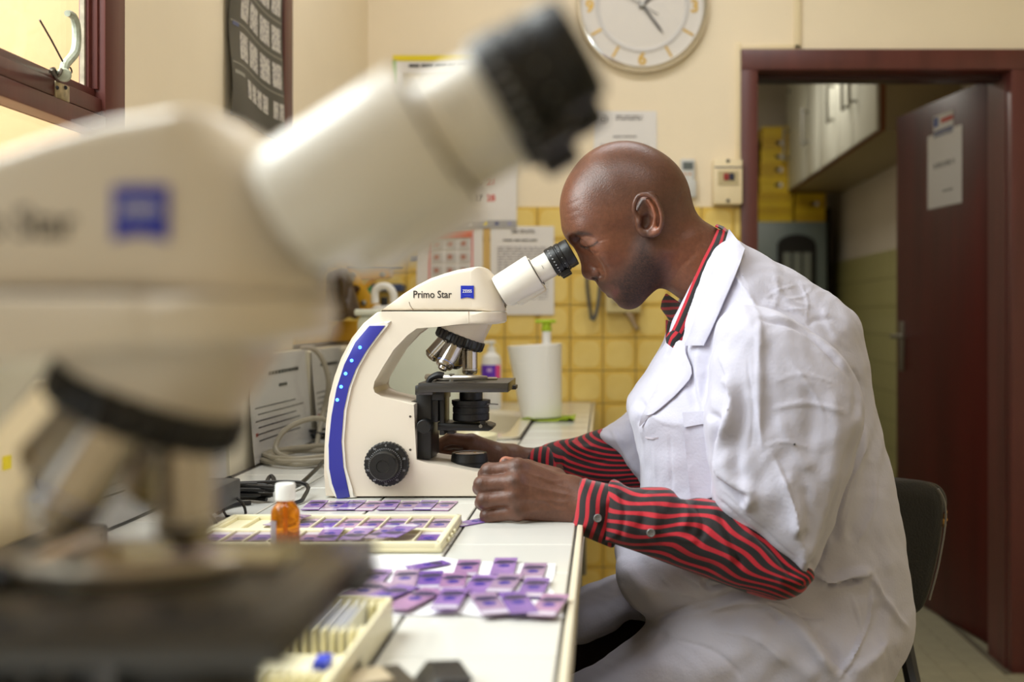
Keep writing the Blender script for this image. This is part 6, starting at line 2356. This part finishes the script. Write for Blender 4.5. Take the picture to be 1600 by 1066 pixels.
# far sleeve
YFS = 1.885
fsl = smooth_poly([(842, 702), (868, 690), (900, 684), (935, 672), (985, 668), (1040, 700), (1040, 790), (1000, 772), (960, 764), (925, 758), (900, 752), (868, 738), (845, 732)])
fsx = xz(fsl, YFS)
fv, fq = nets(lambda x, y, z: pillow(x, y, z, fsx, YFS, 0.05, 0.045), (-0.13, 1.80, 0.80), (0.13, 1.96, 0.97), 0.003)
fv = folds(fv, fq, [([(870, 690), (880, 705), (876, 735)], 6, -0.006), ([(890, 690), (905, 702), (930, 700)], 6, 0.006), ([(885, 710), (915, 722), (950, 720)], 5, -0.005), ([(890, 740), (930, 745), (980, 745)], 6, 0.004), ([(955, 690), (985, 715), (1000, 745)], 7, -0.004)])
fpx, fpy = to_px(fv)
me = np_mesh('shirt', fv, fq)
fan = (fpy - 715 - (fpx - 880) * 0.18) / 10.5 + 0.45 * np.sin(fpx / 26) + (fpx - 880) * (fpy - 722) * 0.0004
fattr(me, fan + 40 + (fv[:, 1] - YFS) * 30)
far_sleeve = link('shirt', me, STR, man, label='red and black striped shirt, far sleeve', smooth=1.4)
cuff('cuff', [(806, 708), (822, 704), (846, 698), (858, 700), (868, 716), (872, 738), (858, 738), (838, 731), (815, 722)], 1.855, 0.030, (-0.16, 1.81, 0.83), (-0.06, 1.90, 0.94), (806, 714), (868, 722), 5.2, far_sleeve)

# --- lab coat
YT = 1.67
torso = smooth_poly([(1108, 395), (1140, 374), (1166, 386), (1200, 404), (1250, 432), (1300, 463), (1333, 494), (1347, 545), (1358, 610), (1377, 690), (1395, 765), (1408, 840), (1417, 910), (1421, 975), (1404, 1020), (1384, 1066), (1372, 1130), (1250, 1160), (1130, 1130), (1105, 1060),
                     (1080, 1010), (1045, 985), (1008, 958), (976, 928), (963, 903), (964, 872), (985, 848), (1004, 805), (1006, 760), (1000, 715), (988, 670), (983, 640), (992, 618), (1012, 590), (1034, 555), (1046, 525), (1056, 495), (1075, 455)], 4)
TX = xz(torso, 1.61)
YSV = 1.44
slc = smooth_poly([(1150, 478), (1185, 478), (1225, 492), (1268, 518), (1312, 552), (1338, 596), (1346, 640), (1336, 700), (1312, 780), (1284, 855), (1259, 908), (1240, 898), (1190, 856), (1150, 822), (1119, 789), (1112, 740), (1106, 690), (1104, 650), (1110, 600), (1116, 550), (1126, 505)], 4)
SX = xz(slc, 1.43)
lap = smooth_poly([(884, 1090), (930, 1066), (985, 1028), (1022, 990), (1054, 965), (1095, 948), (1150, 930), (1215, 925), (1290, 940), (1350, 970), (1385, 990), (1375, 1040), (1360, 1090), (1200, 1180), (950, 1180), (860, 1120)], 4)
LX = xz(lap, 1.51)
flap = smooth_poly([(886, 1003), (889, 970), (905, 952), (940, 940), (970, 928), (1010, 925), (1060, 960), (1040, 975), (985, 968), (962, 985), (930, 1000), (900, 1008)], 3)
FX = xz(flap, 1.78)
rsl = smooth_poly([(938, 680), (950, 668), (972, 654), (990, 640), (1030, 640), (1050, 700), (1045, 770), (1010, 768), (990, 745), (966, 712)], 3)
RX = xz(rsl, 1.875)


def coat_fn(x, y, z):
    d = pillow(x, y, z, TX, YT, 0.205, 0.135)
    d = smin(d, pillow(x, y, z, SX, YSV, 0.088, 0.072), 0.016)
    d = smin(d, pillow(x, y, z, LX, 1.545, 0.115, 0.075), 0.016)
    d = smin(d, pillow(x, y, z, FX, 1.85, 0.10, 0.03), 0.008)
    d = smin(d, pillow(x, y, z, RX, 1.875, 0.06, 0.045), 0.02)
    # opening at the neck, room for the legs below
    d = smax(d, -rcone(x, y, z, hp(1040, 380), hp(1112, 428), 0.068, 0.064), 0.01)
    d = smax(d, -rcone(x, y, z, hp(1010, 480), hp(1062, 480), 0.06, 0.045), 0.02)
    for (a, b_, ya, yb2) in (((1118, 388), (1105, 414), 1.618, 1.600), ((1105, 414), (1089, 448), 1.600, 1.584), ((1089, 448), (1074, 486), 1.584, 1.570), ((1074, 486), (1060, 515), 1.570, 1.560), ((1060, 515), (1049, 538), 1.560, 1.556)):
        d = smax(d, -rcone(x, y, z, P(a[0], a[1], ya), P(b_[0], b_[1], yb2), 0.0165, 0.0165), 0.006)
        d = smax(d, -rcone(x, y, z, P(a[0] - 13, a[1] - 5, ya + 0.012), P(b_[0] - 13, b_[1] - 5, yb2 + 0.012), 0.020, 0.020), 0.006)
    return d


cv, cq = nets(coat_fn, (-0.09, 1.33, 0.40), (0.50, 1.94, 1.29), 0.0029)
FOLD = [
    # armhole seam and shoulder
    ([(1122, 402), (1145, 425), (1165, 455), (1186, 492)], 3.5, 0.00350),
    ([(1186, 492), (1215, 500), (1250, 512), (1285, 540), (1320, 575), (1336, 600)], 6, 0.00476, 'step'),
    ([(1190, 498), (1225, 506), (1258, 520), (1295, 552), (1322, 582)], 3.2, -0.00550),
    ([(1322, 575), (1338, 600), (1340, 630), (1330, 655)], 6, -0.00544),
    # crease down the front of the sleeve
    ([(1186, 492), (1187, 560), (1186, 640), (1190, 700)], 5, 0.00374),
    ([(1200, 520), (1202, 600), (1206, 680)], 12, -0.00300),
    # valley between sleeve and chest
    ([(1112, 540), (1103, 590), (1108, 640), (1126, 660), (1118, 700), (1112, 760)], 7, -0.00816),
    ([(1132, 590), (1146, 612), (1140, 650), (1128, 680)], 8, 0.00816),
    ([(1100, 570), (1098, 620), (1112, 650)], 8, 0.00272),
    ([(1150, 600), (1160, 650), (1150, 720), (1158, 770)], 10, -0.00408),
    ([(1135, 700), (1145, 745), (1172, 770), (1165, 800)], 8, 0.00680),
    ([(1128, 745), (1148, 770), (1160, 792)], 5, -0.00612),
    ([(1225, 740), (1245, 790), (1252, 836)], 12, 0.00612),
    ([(1258, 760), (1262, 810), (1258, 852)], 9, -0.00408),
    ([(1170, 620), (1180, 700), (1200, 780), (1225, 830)], 14, -0.00272),
    ([(1212, 650), (1240, 700), (1268, 735)], 10, 0.00272),
    ([(1260, 600), (1270, 660), (1264, 730)], 12, -0.00272),
    ([(1300, 610), (1306, 680), (1290, 760)], 12, 0.00408),
    ([(1205, 640), (1260, 630), (1320, 645)], 4, 0.00200),
    # sleeve hem over the shirt
    ([(1119, 775), (1150, 806), (1190, 842), (1252, 892)], 2.2, -0.00250),
    # back panel behind the sleeve
    ([(1340, 660), (1312, 760), (1288, 840), (1262, 905)], 8, -0.01360),
    ([(1352, 660), (1340, 730), (1318, 800), (1320, 850)], 9, 0.00544),
    ([(1336, 740), (1318, 800), (1300, 850)], 5, -0.00476),
    ([(1362, 720), (1350, 790), (1322, 842)], 13, -0.00408),
    ([(1372, 760), (1376, 830), (1392, 900)], 12, 0.00408),
    ([(1345, 560), (1352, 620), (1345, 700)], 6, 0.00272),
    # waist gathers
    ([(1275, 900), (1302, 908), (1330, 897), (1358, 893)], 7, 0.00816),
    ([(1288, 916), (1320, 910), (1348, 906)], 4, -0.01200),
    ([(1270, 880), (1285, 900), (1300, 905)], 5, -0.00544),
    ([(1358, 893), (1378, 930), (1400, 962), (1420, 985)], 5, 0.00680),
    ([(1362, 920), (1358, 970), (1330, 1030), (1310, 1060)], 3, 0.00500),
    ([(1375, 940), (1370, 985), (1380, 1010)], 12, -0.00408),
    # lap
    ([(1110, 950), (1160, 944), (1195, 945), (1222, 965)], 6, 0.00408),
    ([(1180, 948), (1200, 958), (1214, 970), (1222, 972)], 2.6, -0.0050),
    ([(1180, 945), (1225, 968), (1262, 1005), (1300, 1050)], 7, 0.00612),
    ([(1195, 944), (1240, 960), (1290, 968)], 5, -0.00408),
    ([(1270, 985), (1300, 1020), (1330, 1066)], 12, -0.00612),
    ([(1180, 990), (1230, 1030), (1280, 1060)], 14, 0.00408),
    ([(1020, 980), (1000, 1005), (960, 1035), (900, 1062)], 6, 0.00272),
    ([(1040, 985), (1020, 1010), (985, 1035)], 10, -0.00408),
    # belly
    ([(1100, 905), (1105, 918), (1130, 915), (1160, 905)], 4, -0.01000),
    ([(1060, 895), (1096, 915), (1106, 922)], 5, 0.00476),
    ([(1020, 965), (1080, 952), (1110, 945), (1150, 925), (1200, 918)], 7, -0.00816),
    ([(985, 870), (1000, 910), (1030, 950)], 14, 0.00272),
    ([(968, 912), (985, 935), (1012, 960)], 4, 0.00600),
    ([(1075, 870), (1095, 890), (1140, 900)], 9, -0.00272),
    # chest
    ([(1075, 550), (1080, 600), (1090, 640)], 8, -0.00408),
    ([(1092, 545), (1088, 590), (1098, 640)], 5, 0.00408),
    ([(1000, 660), (1004, 720), (1010, 790)], 3, 0.00300),
    ([(992, 620), (1005, 640), (1000, 665)], 6, -0.00680),
    # cloth edges
    ([(1126, 560), (1141, 600), (1146, 630), (1136, 665), (1121, 695), (1126, 735), (1148, 766), (1170, 772)], 4, 0.009, 'step'),
    ([(1128, 768), (1156, 796), (1196, 832), (1256, 882)], 1.6, -0.0014),
    ([(1253, 842), (1242, 790), (1214, 716)], 4, 0.006, 'step'),
    ([(1306, 842), (1326, 760), (1352, 690)], 2.5, 0.0028), ([(1288, 872), (1302, 806), (1322, 720)], 2.5, 0.0025), ([(1340, 850), (1362, 800), (1372, 740)], 3, 0.0025),
    ([(1190, 474), (1226, 486), (1262, 482)], 1.8, 0.0014), ([(1195, 466), (1222, 452), (1244, 446)], 1.8, 0.0012), ([(1222, 470), (1256, 462), (1270, 446)], 1.8, 0.0012), ([(1250, 440), (1262, 470), (1258, 500)], 2, 0.0012),
    ([(1272, 900), (1300, 912), (1330, 906), (1360, 896)], 3, 0.008, 'step'),
    ([(1190, 700), (1225, 690), (1268, 702)], 2, 0.0012), ([(1206, 600), (1250, 585), (1310, 600)], 2, 0.0012), ([(1230, 560), (1270, 610), (1290, 660)], 2.2, 0.0014), ([(1168, 560), (1176, 640), (1172, 700)], 2.2, -0.0016),
    ([(1030, 900), (1060, 925), (1100, 936)], 2.5, 0.0015), ([(1330, 930), (1345, 985), (1330, 1030)], 2.5, 0.0022), ([(1120, 985), (1180, 1000), (1230, 1040)], 3, 0.0018), ([(1060, 1000), (1120, 1020), (1160, 1060)], 3, -0.0018),
    ([(1020, 700), (1024, 740), (1020, 790)], 2.5, 0.0015), ([(1045, 680), (1050, 740), (1046, 800)], 3, -0.0015), ([(1010, 640), (1035, 660), (1062, 664)], 2.5, 0.0012),
    ([(1330, 1066), (1300, 1030), (1262, 985), (1230, 947), (1170, 930), (1110, 940), (1060, 956), (1022, 980)], 7, 0.009, 'step'),
    ([(1258, 908), (1288, 845), (1318, 760), (1340, 690), (1347, 630)], 6, 0.010, 'step'),
    ([(1118, 540), (1105, 600), (1108, 660), (1112, 720), (1119, 788)], 6, 0.008, 'step'),
    # shoulder cloth
    ([(1190, 470), (1225, 480), (1262, 492)], 5, 0.00220), ([(1195, 440), (1235, 470), (1270, 478)], 4, 0.00150), ([(1210, 430), (1215, 460), (1205, 485)], 5, 0.00150), ([(1285, 480), (1300, 520), (1328, 545)], 6, 0.00200),
    ([(1260, 512), (1275, 500), (1300, 500)], 4, -0.00200),
    # sleeve of the far arm
    ([(955, 668), (972, 700), (1000, 745)], 4, 0.00400), ([(985, 655), (1000, 700), (1015, 745)], 7, -0.00408),
]
cv = folds(cv, cq, FOLD)
# fine soft unevenness of worn cotton
nn = normals(cv, cq)
u1 = np.sin(cv[:, 0] * 61 + 3 * np.sin(cv[:, 2] * 23) + cv[:, 1] * 17) * np.sin(cv[:, 2] * 47 + 2 * np.sin(cv[:, 0] * 31 + cv[:, 1] * 11))
u2 = np.sin(cv[:, 0] * 130 + 4 * np.sin(cv[:, 2] * 40 + cv[:, 1] * 20)) * np.sin(cv[:, 2] * 90 + cv[:, 1] * 60 + 3 * np.sin(cv[:, 0] * 50))
cv = cv + nn * (0.0016 * u1 + 0.0005 * u2)[:, None]
COATM = mat('white_cotton', (199, 197, 213), 0.85, bump=0.25, bscale=240)
COATM.node_tree.nodes['Principled BSDF'].inputs['Sheen Weight'].default_value = 0.15
cme = np_mesh('lab_coat', cv, cq)
coat_tree = BVHTree.FromPolygons([tuple(p) for p in cv], [tuple(t) for t in cq])
coat = link('lab_coat', cme, COATM, man, smooth=1.4)

def coat_base(x, y, z):
    return smin(pillow(x, y, z, TX, YT, 0.205, 0.135), pillow(x, y, z, LX, 1.545, 0.115, 0.075), 0.03)


tv_, tq_ = nets(coat_base, (-0.09, 1.40, 0.60), (0.40, 1.75, 1.29), 0.008)
base_tree = BVHTree.FromPolygons([tuple(p) for p in tv_], [tuple(t) for t in tq_])


def drape(name, outline, off, thick, parent, mt, step=7, tree=coat_tree, default=1.5, lift=None):
    """a cut piece of cloth laid on the coat where it is seen, with its own thickness"""
    outl = outline
    pts = []
    n = len(outl)
    for i in range(n):
        a, b_ = Vector(outl[i]), Vector(outl[(i + 1) % n])
        k = max(1, int((b_ - a).length / step))
        for j in range(k):
            pts.append(a.lerp(b_, j / k))
    nb_ = len(pts)
    xs_ = [p.x for p in pts]
    ys_ = [p.y for p in pts]
    arr = np.array([(p.x, p.y) for p in pts])
    gx, gy = np.meshgrid(np.arange(min(xs_) + step / 2, max(xs_), step), np.arange(min(ys_) + step / 2, max(ys_), step))
    d = poly2d(gx.ravel().astype(np.float32), gy.ravel().astype(np.float32), arr)
    inner = [Vector((a, b_)) for a, b_, dd in zip(gx.ravel(), gy.ravel(), d) if dd < -step * 0.45]
    allp = pts + inner
    res = delaunay_2d_cdt(allp, [(i, (i + 1) % nb_) for i in range(nb_)], [list(range(nb_))], 1, 0.01)
    vv, _, ff = res[0], res[1], res[2]
    o = Vector((0, 0, CZ))
    out = []
    last = default
    deps = []
    for p in vv:
        dvec = P(p.x, p.y, 1) - o
        dvec.normalize()
        h = tree.ray_cast(o, dvec)
        deps.append(h)
    hits = [(p, h) for p, h in zip(vv, deps) if h[0] is not None]
    for p, h in zip(vv, deps):
        dvec = (P(p.x, p.y, 1) - o).normalized()
        if h[0] is None:
            near_ = min(hits, key=lambda t: (t[0] - p).length)
            dist = near_[1][3]
            loc = o + dvec * dist
        else:
            loc = h[0]
        ex = lift(p) if lift else 0
        out.append(loc - dvec * (off + ex))
    # settle spikes
    nbr = [[] for _ in out]
    for f in ff:
        for a in f:
            nbr[a] += [c for c in f if c != a]
    for _ in range(3):
        dist = [(p - o).length for p in out]
        for i, p in enumerate(out):
            if nbr[i]:
                av = sum(dist[j] for j in nbr[i]) / len(nbr[i])
                out[i] = o + (p - o).normalized() * (0.5 * dist[i] + 0.5 * av)
    b = bmesh.new()
    vs_ = [b.verts.new(p) for p in out]
    for f in ff:
        try:
            b.faces.new([vs_[i] for i in f])
        except ValueError:
            pass
    bmesh.ops.recalc_face_normals(b, faces=b.faces[:])
    if sum(f.normal.y for f in b.faces) > 0:
        bmesh.ops.reverse_faces(b, faces=b.faces[:])
    b.normal_update()
    bmesh.ops.solidify(b, geom=b.faces[:], thickness=thick)
    me = bpy.data.meshes.new(name)
    b.to_mesh(me)
    b.free()
    return link(name, me, mt, parent, smooth=0.9)


drape('lapel', smooth_poly([(1070, 535), (1071, 552), (1081, 583), (1062, 610), (1036, 634), (1014, 652), (999, 667), (1002, 652), (1012, 630), (1026, 604), (1042, 570), (1056, 535)], 3), 0.010, 0.003, coat, COATM, 6)
drape('collar', [(1139, 358), (1150, 372), (1164, 388), (1156, 412), (1146, 436), (1131, 470), (1118, 500), (1108, 522), (1099, 540), (1069, 540), (1078, 520), (1087, 492), (1101, 454), (1114, 420), (1130, 387)], 0.013, 0.003, coat, COATM, 6)
pk = drape('pocket', [(1067, 646), (1092, 644), (1116, 642), (1119, 662), (1122, 690), (1127, 730), (1132, 772), (1106, 779), (1080, 783), (1076, 750), (1072, 710), (1069, 670)], 0.0085, 0.003, coat, COATM, 7, tree=base_tree)
drape('pocket_band', [(1066, 645), (1092, 643), (1117, 641), (1120, 661), (1096, 663), (1069, 668)], 0.0120, 0.0025, pk, COATM, 6, tree=base_tree)
drape('button_hole', [(1008, 682), (1020, 684), (1031, 683), (1030, 685), (1020, 687), (1008, 685)], 0.0015, 0.0010, coat, mat('thread_grey', (176, 168, 178), 0.8), 3)
drape('stain', [(1240, 693), (1243, 693), (1243, 696), (1240, 696)], 0.0010, 0.0006, coat, DARKINK, 2)

# shirt collar: band up the neck, folded tips
hv_tree = BVHTree.FromPolygons([tuple(p) for p in HV], [tuple(t) for t in HQ])


def strip(name, left, right, ysl, parent, npd, thick=0.003, axis='u'):
    b = bmesh.new()
    n = len(left)
    rows = []
    K = 4
    for i in range(n):
        row = []
        for k in range(K + 1):
            t = k / K
            a, c = left[i], right[i]
            p = (a[0] + (c[0] - a[0]) * t, a[1] + (c[1] - a[1]) * t)
            row.append(P(p[0], p[1], ysl[i] - 0.004 * math.sin(PI * t)))
        rows.append(row)
    return rows


def sheet_obj(name, rows, parent, stripes, mt, thick=0.0025):
    """rows of points skinned into a cloth strip; stripes = values across, along"""
    nu, nv = len(rows), len(rows[0])
    b = bmesh.new()
    lay = b.verts.layers.float.new('stripe')
    g = [[b.verts.new(p) for p in r] for r in rows]
    for i in range(nu - 1):
        for j in range(nv - 1):
            b.faces.new((g[i][j], g[i + 1][j], g[i + 1][j + 1], g[i][j + 1]))
    bmesh.ops.recalc_face_normals(b, faces=b.faces[:])
    if sum(f.normal.y for f in b.faces) > 0:
        bmesh.ops.reverse_faces(b, faces=b.faces[:])
    for i in range(nu):
        for j in range(nv):
            g[i][j][lay] = stripes[0] * j / (nv - 1) + stripes[1] * i / (nu - 1) + 5
    b.normal_update()
    bmesh.ops.solidify(b, geom=b.faces[:], thickness=thick)
    me = bpy.data.meshes.new(name)
    b.to_mesh(me)
    b.free()
    return link(name, me, mt, parent, smooth=1.0)


Ln = [(1121, 358), (1112, 378), (1098, 405), (1082, 440), (1068, 475), (1055, 505), (1044, 527)]
Rn = [(1137, 362), (1132, 385), (1116, 418), (1100, 452), (1084, 492), (1070, 522), (1056, 548)]
Yn = [1.655, 1.630, 1.610, 1.594, 1.580, 1.570, 1.566]
rows = []
for i in range(len(Ln)):
    rows.append([P(Ln[i][0] + (Rn[i][0] - Ln[i][0]) * t, Ln[i][1] + (Rn[i][1] - Ln[i][1]) * t, Yn[i] - 0.004 * math.sin(PI * t) + 0.006 * (1 - t)) for t in (0, 0.25, 0.5, 0.75, 1)])
rows2 = []
for a, b_ in zip(rows, rows[1:]):
    rows2.append(a)
    rows2.append([(p + q_) / 2 for p, q_ in zip(a, b_)])
rows2.append(rows[-1])
sheet_obj('shirt_collar', rows2, shirt_sleeve, (1.75, 0.0), STR)
tipr = [[P(1044, 520, 1.571), P(1052, 516, 1.564), P(1062, 520, 1.561), P(1070, 527, 1.564)], [P(1040, 528, 1.570), P(1049, 526, 1.560), P(1058, 532, 1.557), P(1066, 538, 1.562)],
        [P(1041, 536, 1.570), P(1048, 537, 1.562), P(1055, 541, 1.559), P(1060, 547, 1.564)], [P(1046, 540, 1.574), P(1050, 543, 1.568), P(1053, 545, 1.567), P(1056, 549, 1.568)]]
sheet_obj('collar_tip', tipr, shirt_sleeve, (2.2, 1.0), STR)
far = [[P(1040, 459, 1.735), P(1050, 466, 1.715), P(1060, 473, 1.69), P(1070, 478, 1.66)], [P(1034, 470, 1.75), P(1045, 477, 1.725), P(1056, 484, 1.70), P(1066, 490, 1.67)],
       [P(1032, 482, 1.755), P(1040, 490, 1.735), P(1050, 498, 1.71), P(1060, 504, 1.68)], [P(1040, 493, 1.755), P(1045, 500, 1.74), P(1050, 505, 1.72), P(1056, 512, 1.69)]]
sheet_obj('collar_tip', far, shirt_sleeve, (2.0, 3.2), STR)
inn = [[P(1040, 500, 1.735), P(1052, 505, 1.71), P(1062, 505, 1.68)], [P(1040, 530, 1.735), P(1048, 535, 1.71), P(1056, 530, 1.68)], [P(1038, 565, 1.735), P(1042, 570, 1.71), P(1048, 560, 1.68)]]
sheet_obj('shirt_front', inn, shirt_sleeve, (2.0, 0.6), STR)
rows = []
for i in range(9):      # band round the nape
    t = i / 8
    a = R(-150 + 300 * t)
rows = [[P(1118, 352, 1.655), P(1128, 357, 1.652), P(1136, 364, 1.65)], [P(1120, 350, 1.69), P(1131, 354, 1.69), P(1140, 362, 1.69)], [P(1118, 352, 1.74), P(1128, 357, 1.74), P(1136, 364, 1.74)]]
sheet_obj('collar_band', rows, shirt_sleeve, (1.6, 0.3), STR)

# --- trousers and shoes
def trouser_fn(x, y, z):
    d = rcone(x, y, z, (0.31, 1.70, 0.63), (0.30, 1.70, 0.66), 0.118, 0.115)
    for kn, s in ((KNL, -1), (KNR, 1)):
        d = smin(d, rcone(x, y, z, (0.30, 1.70 + 0.088 * s, 0.59), kn, 0.094, 0.072), 0.02)
        d = smin(d, rcone(x, y, z, kn, (0.02, kn.y, 0.10), 0.072, 0.058), 0.02)
    return d


tv, tq = nets(trouser_fn, (-0.18, 1.48, 0.05), (0.52, 2.0, 0.80), 0.007)
link('trousers', np_mesh('trousers', tv, tq), mat('dark_brown_cloth', (44, 28, 24), 0.9, bump=0.3, bscale=300), man, smooth=1.4)
for kn in (KNL, KNR):
    sv_, sq_ = nets(lambda x, y, z: smin(rcone(x, y, z, (0.05, kn.y, 0.062), (-0.08, kn.y, 0.05), 0.043, 0.040), rcone(x, y, z, (-0.08, kn.y, 0.048), (-0.16, kn.y, 0.042), 0.042, 0.033), 0.03), (-0.22, kn.y - 0.07, 0.0), (0.12, kn.y + 0.07, 0.12), 0.006)
    sv_[:, 2] = np.maximum(sv_[:, 2], 0.004)
    link('shoe', np_mesh('shoe', sv_, sq_), mat('black_leather', (24, 22, 22), 0.4), man, smooth=1.4)

# ------------------------------------------------------------------ chair
ch = thing('office_chair', 'black padded office chair with a worn back edge behind the man', 'chair', (0.38, 1.70, 0))
LEA = mat('black_leatherette', (17, 16, 16), 0.5, spec=0.35, bump=0.5, bscale=260)
YCB = 1.84
bo = smooth_poly([(1290, 746), (1340, 744), (1395, 748), (1440, 753), (1464, 760), (1477, 776), (1480, 802), (1475, 850), (1463, 900), (1452, 935), (1438, 955), (1416, 962), (1380, 962), (1310, 960), (1270, 930), (1262, 850), (1268, 770)], 4)
BX = xz(bo, YCB)
cvv, cqq = nets(lambda x, y, z: pillow(x, y, z, BX, YCB, 0.030, 0.024, 0.35, P(1400, 800, YCB).x), (0.30, 1.70, 0.60), (0.62, 1.98, 0.90), 0.004)
bk = link('backrest', np_mesh('backrest', cvv, cqq), LEA, ch, smooth=1.4)
xm = P(1400, 800, YCB).x
sh_o = smooth_poly([(1385, 750), (1440, 754), (1474, 762), (1489, 780), (1490, 800), (1482, 812), (1478, 850), (1466, 900), (1455, 937), (1440, 958), (1400, 964), (1380, 940), (1378, 800)], 3)
SHX = xz(sh_o, YCB + 0.03)
shv, shq = nets(lambda x, y, z: pillow(x, y, z, SHX, YCB + 0.034, 0.008, 0.006, 0.35, xm), (0.40, 1.78, 0.60), (0.63, 1.98, 0.90), 0.003)
link('back_shell', np_mesh('back_shell', shv, shq), BLACKP, ch, smooth=1.4)
FOAM = mat('torn_foam', (200, 150, 72), 0.9, var=0.3, vscale=200)
rgf = random.Random(6)
m = MB()
for px_, py_, s in ((1478, 800, 1.0), (1477, 807, 1.4), (1474, 815, 1.2), (1476, 820, 1.5), (1471, 818, 0.8), (1468, 829, 1.0), (1462, 853, 0.9), (1464, 850, 0.7), (1460, 862, 0.6), (1479, 812, 0.7)):
    p = P(px_, py_, YCB + 0.35 * (P(px_, py_, YCB).x - xm) - 0.012)
    hit = BVHTree.FromPolygons([tuple(a) for a in cvv[:1]], []) if False else None
    m.ball(p, (0.0022 * s, 0.004, 0.0042 * s), u=8, v=6)
m.obj('torn_edge', FOAM, bk, label='torn edge showing yellow foam')
MB().tube([P(1466, 764, YCB + 0.0), P(1476, 785, YCB + 0.003), P(1477, 820, YCB + 0.004), P(1466, 885, YCB), P(1452, 938, YCB - 0.004)], 0.0018, 6, sm=5).obj('piping', mat('grey_piping', (120, 116, 108), 0.5), bk)
MB().lathe([(0, 0.455), (0.19, 0.455), (0.215, 0.465), (0.22, 0.485), (0.21, 0.505), (0.15, 0.515), (0, 0.518)], frame((0.38, 1.70, 0), (0, 0, 1)), 40).obj('seat', LEA, ch)
MB().cyl((0.38, 1.70, 0.10), (0.38, 1.70, 0.46), 0.025, bev=0.002).obj('gas_post', BLACKM, ch)
MB().tube([Vector((0.42, 1.72, 0.45)), Vector((0.52, 1.80, 0.45)), Vector((0.525, 1.885, 0.56)), Vector((0.505, 1.905, 0.70))], 0.014, 8, sm=4).obj('back_support', BLACKM, ch)
for k in range(5):
    t = 2 * PI * k / 5 + 0.3
    e = Vector((0.38 + 0.27 * math.cos(t), 1.70 + 0.27 * math.sin(t), 0.075))
    lg = MB().tube([Vector((0.38, 1.70, 0.115)), e], [0.024, 0.016], 8).obj('base_leg', BLACKM, ch)
    MB().cyl(e + Vector((-0.022 * math.sin(t), 0.022 * math.cos(t), -0.043)), e + Vector((0.022 * math.sin(t), -0.022 * math.cos(t), -0.043)), 0.0295, bev=0.003).obj('caster', BLACKP, lg)
